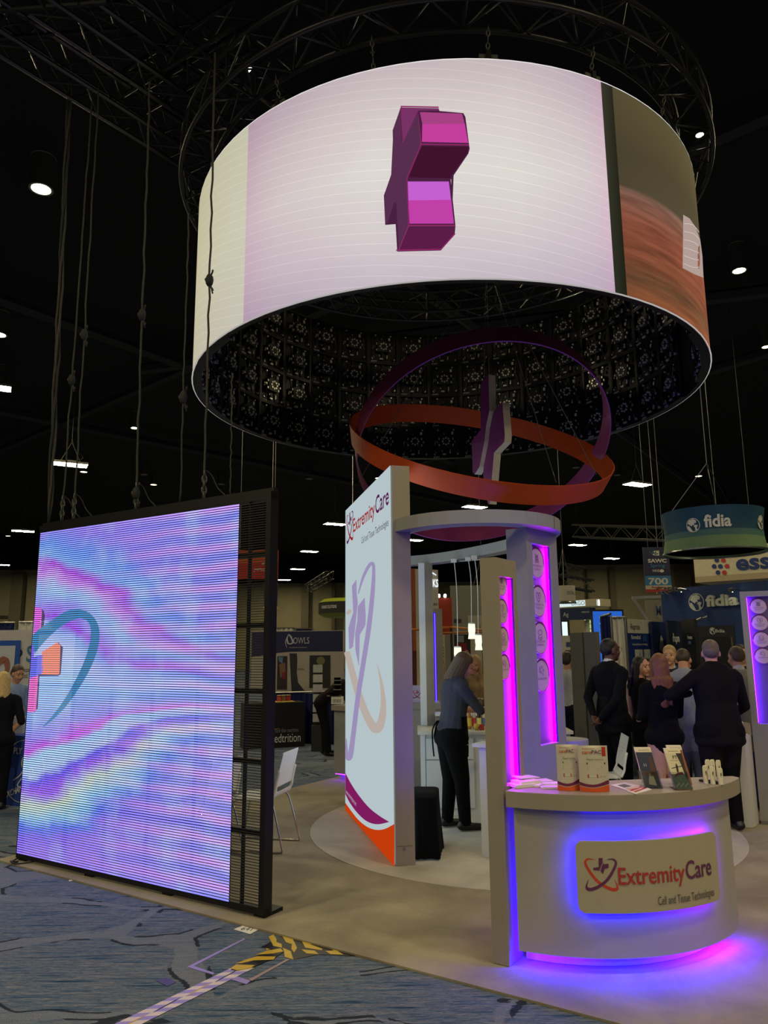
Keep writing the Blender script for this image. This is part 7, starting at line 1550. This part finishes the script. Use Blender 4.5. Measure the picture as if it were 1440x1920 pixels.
person('person with long red hair seen from behind in a black knee length dress', hx(1240, 8.05), 8.05, FW(-.1, 1), 1.70, .0, (-.25, .0), (((-.05, .3, -1), (.25, .9, -.2)), ((.08, .3, -1), (-.3, .9, -.2))), ((-.04, 0), (.045, .02)), 0, 1.08, (206, 160, 140), (13, 13, 15), (13, 13, 15), sleeve='long', dress=.49, bare=True, hair='long', hairc=(124, 76, 44), vox=.0095, z0=.0165)
bl, Hd, U_, k = person('smiling blond person in a dark jacket facing the camera, behind the red haired one', hx(1261, 9.95), 9.95, FW(-.25, -1), 1.80, .0, (-.25, .0), skin=(214, 164, 136), top=(46, 46, 52), jacket=True, hair='short', hairc=(176, 146, 100), vox=.0095, collar=(210, 208, 204), z0=.0)
person('person in a light blue grey suit leaning forward, beside the big dark suit', hx(1286, 8.6), 8.6, FW(.35, 1), 1.80, .28, (-.2, .35), (((-.1, .6, -1), (.1, 1, -.1)), ((.1, .6, -1), (-.1, 1, -.1))), ((-.06, -.02), (.06, .03)), -.03, 1.10, (196, 140, 116), (146, 150, 172), (112, 116, 142), (24, 20, 18), 'long', True, hair='crop', hairc=(64, 52, 44), vox=.0095)
person('big person in a dark charcoal suit seen from behind with short greying hair', hx(1342, 7.75), 7.75, FW(-.12, 1), 1.845, .03, (-.45, .05), (((-.9, .20, -.62), (.95, .30, .06)), ((.35, .15, -1), (-.05, .9, -.45))), ((-.065, 0), (.065, .01)), 0, 1.30, (202, 150, 124), (19, 17, 20), (14, 14, 18), (16, 16, 16), 'long', True, hair='crop', hairc=(98, 86, 74), vox=.0095, shoulders=1.14, collar=(60, 60, 66))
person('person in a pale tweed jacket and blue trousers beside the right edge tower', hx(1391, 8.7), 8.7, FW(.15, 1), 1.78, .06, (.25, .1), (((-.1, .5, -1), (.2, 1, -.3)), ((.1, .5, -1), (-.1, 1, -.2))), ((-.05, 0), (.05, .02)), 0, 1.08, (204, 152, 128), (150, 146, 138), (62, 66, 104), (14, 14, 14), 'long', True, hair='crop', hairc=(92, 72, 58), vox=.0095, collar=(214, 212, 208))
person('dark haired person in the distance, only the face showing by the right edge tower', hx(1395, 10.6), 10.6, FW(-.2, -1), 1.80, skin=(206, 156, 128), top=(36, 38, 44), hair='short', hairc=(30, 24, 20), vox=.0105, z0=.0)
person('person in a white shirt and dark trousers, half hidden by the grey canopy tower', hx(1066, 11.6), 11.6, FW(.7, .8), 1.72, .0, (0, .1), skin=(190, 140, 112), top=(190, 186, 184), bottom=(26, 28, 44), hair='short', hairc=(50, 40, 34), vox=.0115, z0=.0)
person('person in a tan camouflage jacket behind the one working at the bar', hx(893, 11.0), 11.0, FW(-.3, -1), 1.68, .0, (0, .3), skin=(180, 130, 104), top=(130, 104, 70), topm=M('camouflage_cloth', (126, 100, 66), .9, 0, .55, 9, .4), hair='bob', hairc=(160, 130, 84), vox=.0115, z0=.0)
person('person in black bending over the table beside the navy owl backdrop', hx(612, 13.4), 13.4, FW(1, -.1), 1.72, .95, (0, .2), (((-.05, .5, -1), (.1, .7, -1)), ((.05, .5, -1), (-.1, .7, -1))), ((-.06, -.02), (.06, .03)), -.05, 1.0, (188, 134, 108), (34, 22, 30), (20, 20, 26), 'x' and (16, 16, 16), 'long', hair='crop', hairc=(40, 30, 26), vox=.0115, z0=.0)
lf_ = person('person with blond hair and black clothes cut by the left edge', D(4, 1300, 9.1).x, 9.1, FW(-.35, 1), 1.56, .0, (.2, .1), (((-.2, .1, -1), (.1, .3, -1)), ((.28, -.12, -1), (-.75, .45, -.8))), ((-.05, 0), (.05, .02)), 0, 1.1, (200, 150, 126), (22, 22, 30), (20, 20, 28), (24, 20, 34), 'short', hair='bob', hairc=(206, 176, 120), vox=.010, z0=.0)
person('person in a pale blue shirt behind the blond one at the left edge', D(14, 1300, 10.6).x, 10.75, FW(.6, -.5), 1.62, .1, (.1, .2), skin=(200, 150, 126), top=(140, 164, 206), bottom=(40, 44, 60), hair='short', hairc=(80, 66, 54), vox=.0115, z0=.0)
# boot and carton in front of the bending person
# ---------------------------------------------------------------- lamps of the hall
m_lens = E('fixture_lens', (255, 238, 190), 158)
m_fix = M('fixture_grey', (120, 120, 112), .5, .4)
def fixture(c, lab, Lx=1.0, Ly=.5, grp='high bay lights of the hall'):
    o = T('ceiling_light', lab, 'ceiling light', c, grp)
    b = MB(); b.box(c+V((0, 0, .06)), (Lx, Ly, .07), m_fix); b.box(c+V((0, 0, .12)), (Lx*.3, Ly*.5, .06), m_fix); b.build('housing', o)
    l = MB()
    for s in (-1, 1): l.add([c+V((x*Lx/2*.97, s*Ly*.25+y*Ly*.22, .022)) for x, y in ((-1, -1), (-1, 1), (1, 1), (1, -1))], [(0, 1, 2, 3)], m_lens)
    l.build('lens', o)
    s = MB()
    for k in (-1, 1): s.cyl(c+V((k*Lx*.3, 0, .1)), c+V((0, 0, .75)), .008, m_fix, 5)
    s.cyl(c+V((0, 0, .75)), V((c.x, c.y, 10.195)), .008, m_fix, 5); s.tube(smooth_path([c+V((.1, 0, .12)), c+V((.35, 0, .3)), c+V((.1, 0, .55)), c+V((0, 0, .9))], 5), .012, m_cable, 5)
    s.build('suspension', o); o.rotation_euler.z = .48; return o
HZ = 7.5
FX = [(132, 873, 'large glowing high bay light above the left LED wall'), (43, 997, 'high bay light at the left edge beside the LED wall'), (3, 1060, 'high bay light cut by the left edge, low over the far wall'),
      (628, 984, 'nearest high bay light left of the backlit wall'), (580, 1035, 'second high bay light left of the backlit wall'), (558, 1068, 'third high bay light in the row left of the backlit wall'), (533, 1088, 'farthest and smallest high bay light left of the backlit wall'),
      (890, 952, 'high bay light just above the canopy ring'), (1195, 910, 'high bay light below the right side of the LED ring'), (1083, 1023, 'high bay light between the grey tower and the pale truss'), (1147, 1048, 'small high bay light left of the aisle sign'),
      (775, 1014, 'high bay light seen under the canopy beside the backlit wall')]
for px, py, lab in FX: fixture(G(px, py, HZ), lab)
for x in (-13, -4.5, 4.5, 13):                                   # the rows behind and above the photographer, and over the booth
    for y in (-11, -4, 2):
        fixture(V((x, y, HZ+.4)), 'high bay light in the rows over the aisle, out of the picture')
for x, y in ((-9, 11), (9.5, 11), (-3, 17), (5, 17), (12, 20), (-11, 20)): fixture(V((x, y, HZ+1.6)), 'high bay light in the rows over the neighbouring booths')
dl_ = E('downlight_glow', (255, 236, 190), 18)
for px, py, r, lab in ((77, 355, .16, 'round recessed downlight in the black ceiling at upper left'), (1386, 508, .13, 'round downlight right of the LED ring'), (252, 803, .13, 'small yellow downlight above the left LED wall'), (-2, 628, .16, 'downlight glowing at the left edge of the ceiling'), (708, 897, .13, 'small downlight glowing above the top edge of the backlit wall'), (1436, 651, .10, 'small downlight at the right edge below the LED ring'), (978, 618, .10, 'small downlight seen inside the LED ring over the purple hoop'), (2, 722, .12, 'dim downlight at the left edge, below another one')):
    p = G(px, py, 9.6); o = T('downlight', lab, 'ceiling light', p)
    b = MB(); b.lathe([(r*1.25, 0), (r*1.25, .59)], p, M('downlight_can', (60, 58, 50), .6), 20, caps=False); b.lathe([(r*1.25, 0), (r, .0), (r*.95, .08)], p, m_steel, 20, caps=False); b.build('can', o)
    MB().lathe([(0, 0), (r*.95, 0)], p+V((0, 0, .05)), dl_, 20).build('lens', o)
sp_ = E('far_spot', (255, 240, 205), 3)
for i, (px, py) in enumerate(((157, 885), (270, 890), (288, 909), (415, 908), (1088, 840), (1080, 877), (858, 832), (1157, 891), (1310, 893), (580, 898), (15, 1005), (850, 900))):
    p = G(px, py, 9.6); m_ = MB().lathe([(.0, -.01), (.15, 0)], p, sp_ if i % 2 == 0 else M('dim_spot', (150, 145, 125), .5), 12); m_.lathe([(.15, 0), (.19, .0), (.19, .59)], p, M('downlight_can', (60, 58, 50), .6), 12, caps=False)
    tag(m_.build('small_spotlight'), 'tiny dim spotlight far off in the black ceiling', 'ceiling light', 'tiny far spotlights')
# hall ambience
w = bpy.data.worlds.new('W'); S.world = w; w.use_nodes = True; bg = w.node_tree.nodes['Background']; bg.inputs[0].default_value = (1, .94, .82, 1); bg.inputs[1].default_value = .012
# ---------------------------------------------------------------- camera
cd = bpy.data.cameras.new('camera'); cam = bpy.data.objects.new('camera', cd); COL.objects.link(cam)
cam.matrix_world = Matrix(((CR.x, CU.x, -CF.x, CAM.x), (CR.y, CU.y, -CF.y, CAM.y), (CR.z, CU.z, -CF.z, CAM.z), (0, 0, 0, 1)))
cd.sensor_fit = 'VERTICAL'; cd.sensor_height = 36; cd.sensor_width = 27; cd.lens = FPX/1920*36; cd.clip_start = .05; cd.clip_end = 300
S.camera = cam
S.view_settings.view_transform = 'Standard'; S.view_settings.look = 'None'; S.view_settings.gamma = 1; S.view_settings.exposure = 0; S.view_settings.use_curve_mapping = False
cy = S.cycles; cy.max_bounces = 6; cy.diffuse_bounces = 3; cy.glossy_bounces = 3; cy.transmission_bounces = 6; cy.transparent_max_bounces = 8; cy.sample_clamp_indirect = 4; cy.caustics_reflective = False; cy.caustics_refractive = False; cy.use_denoising = True
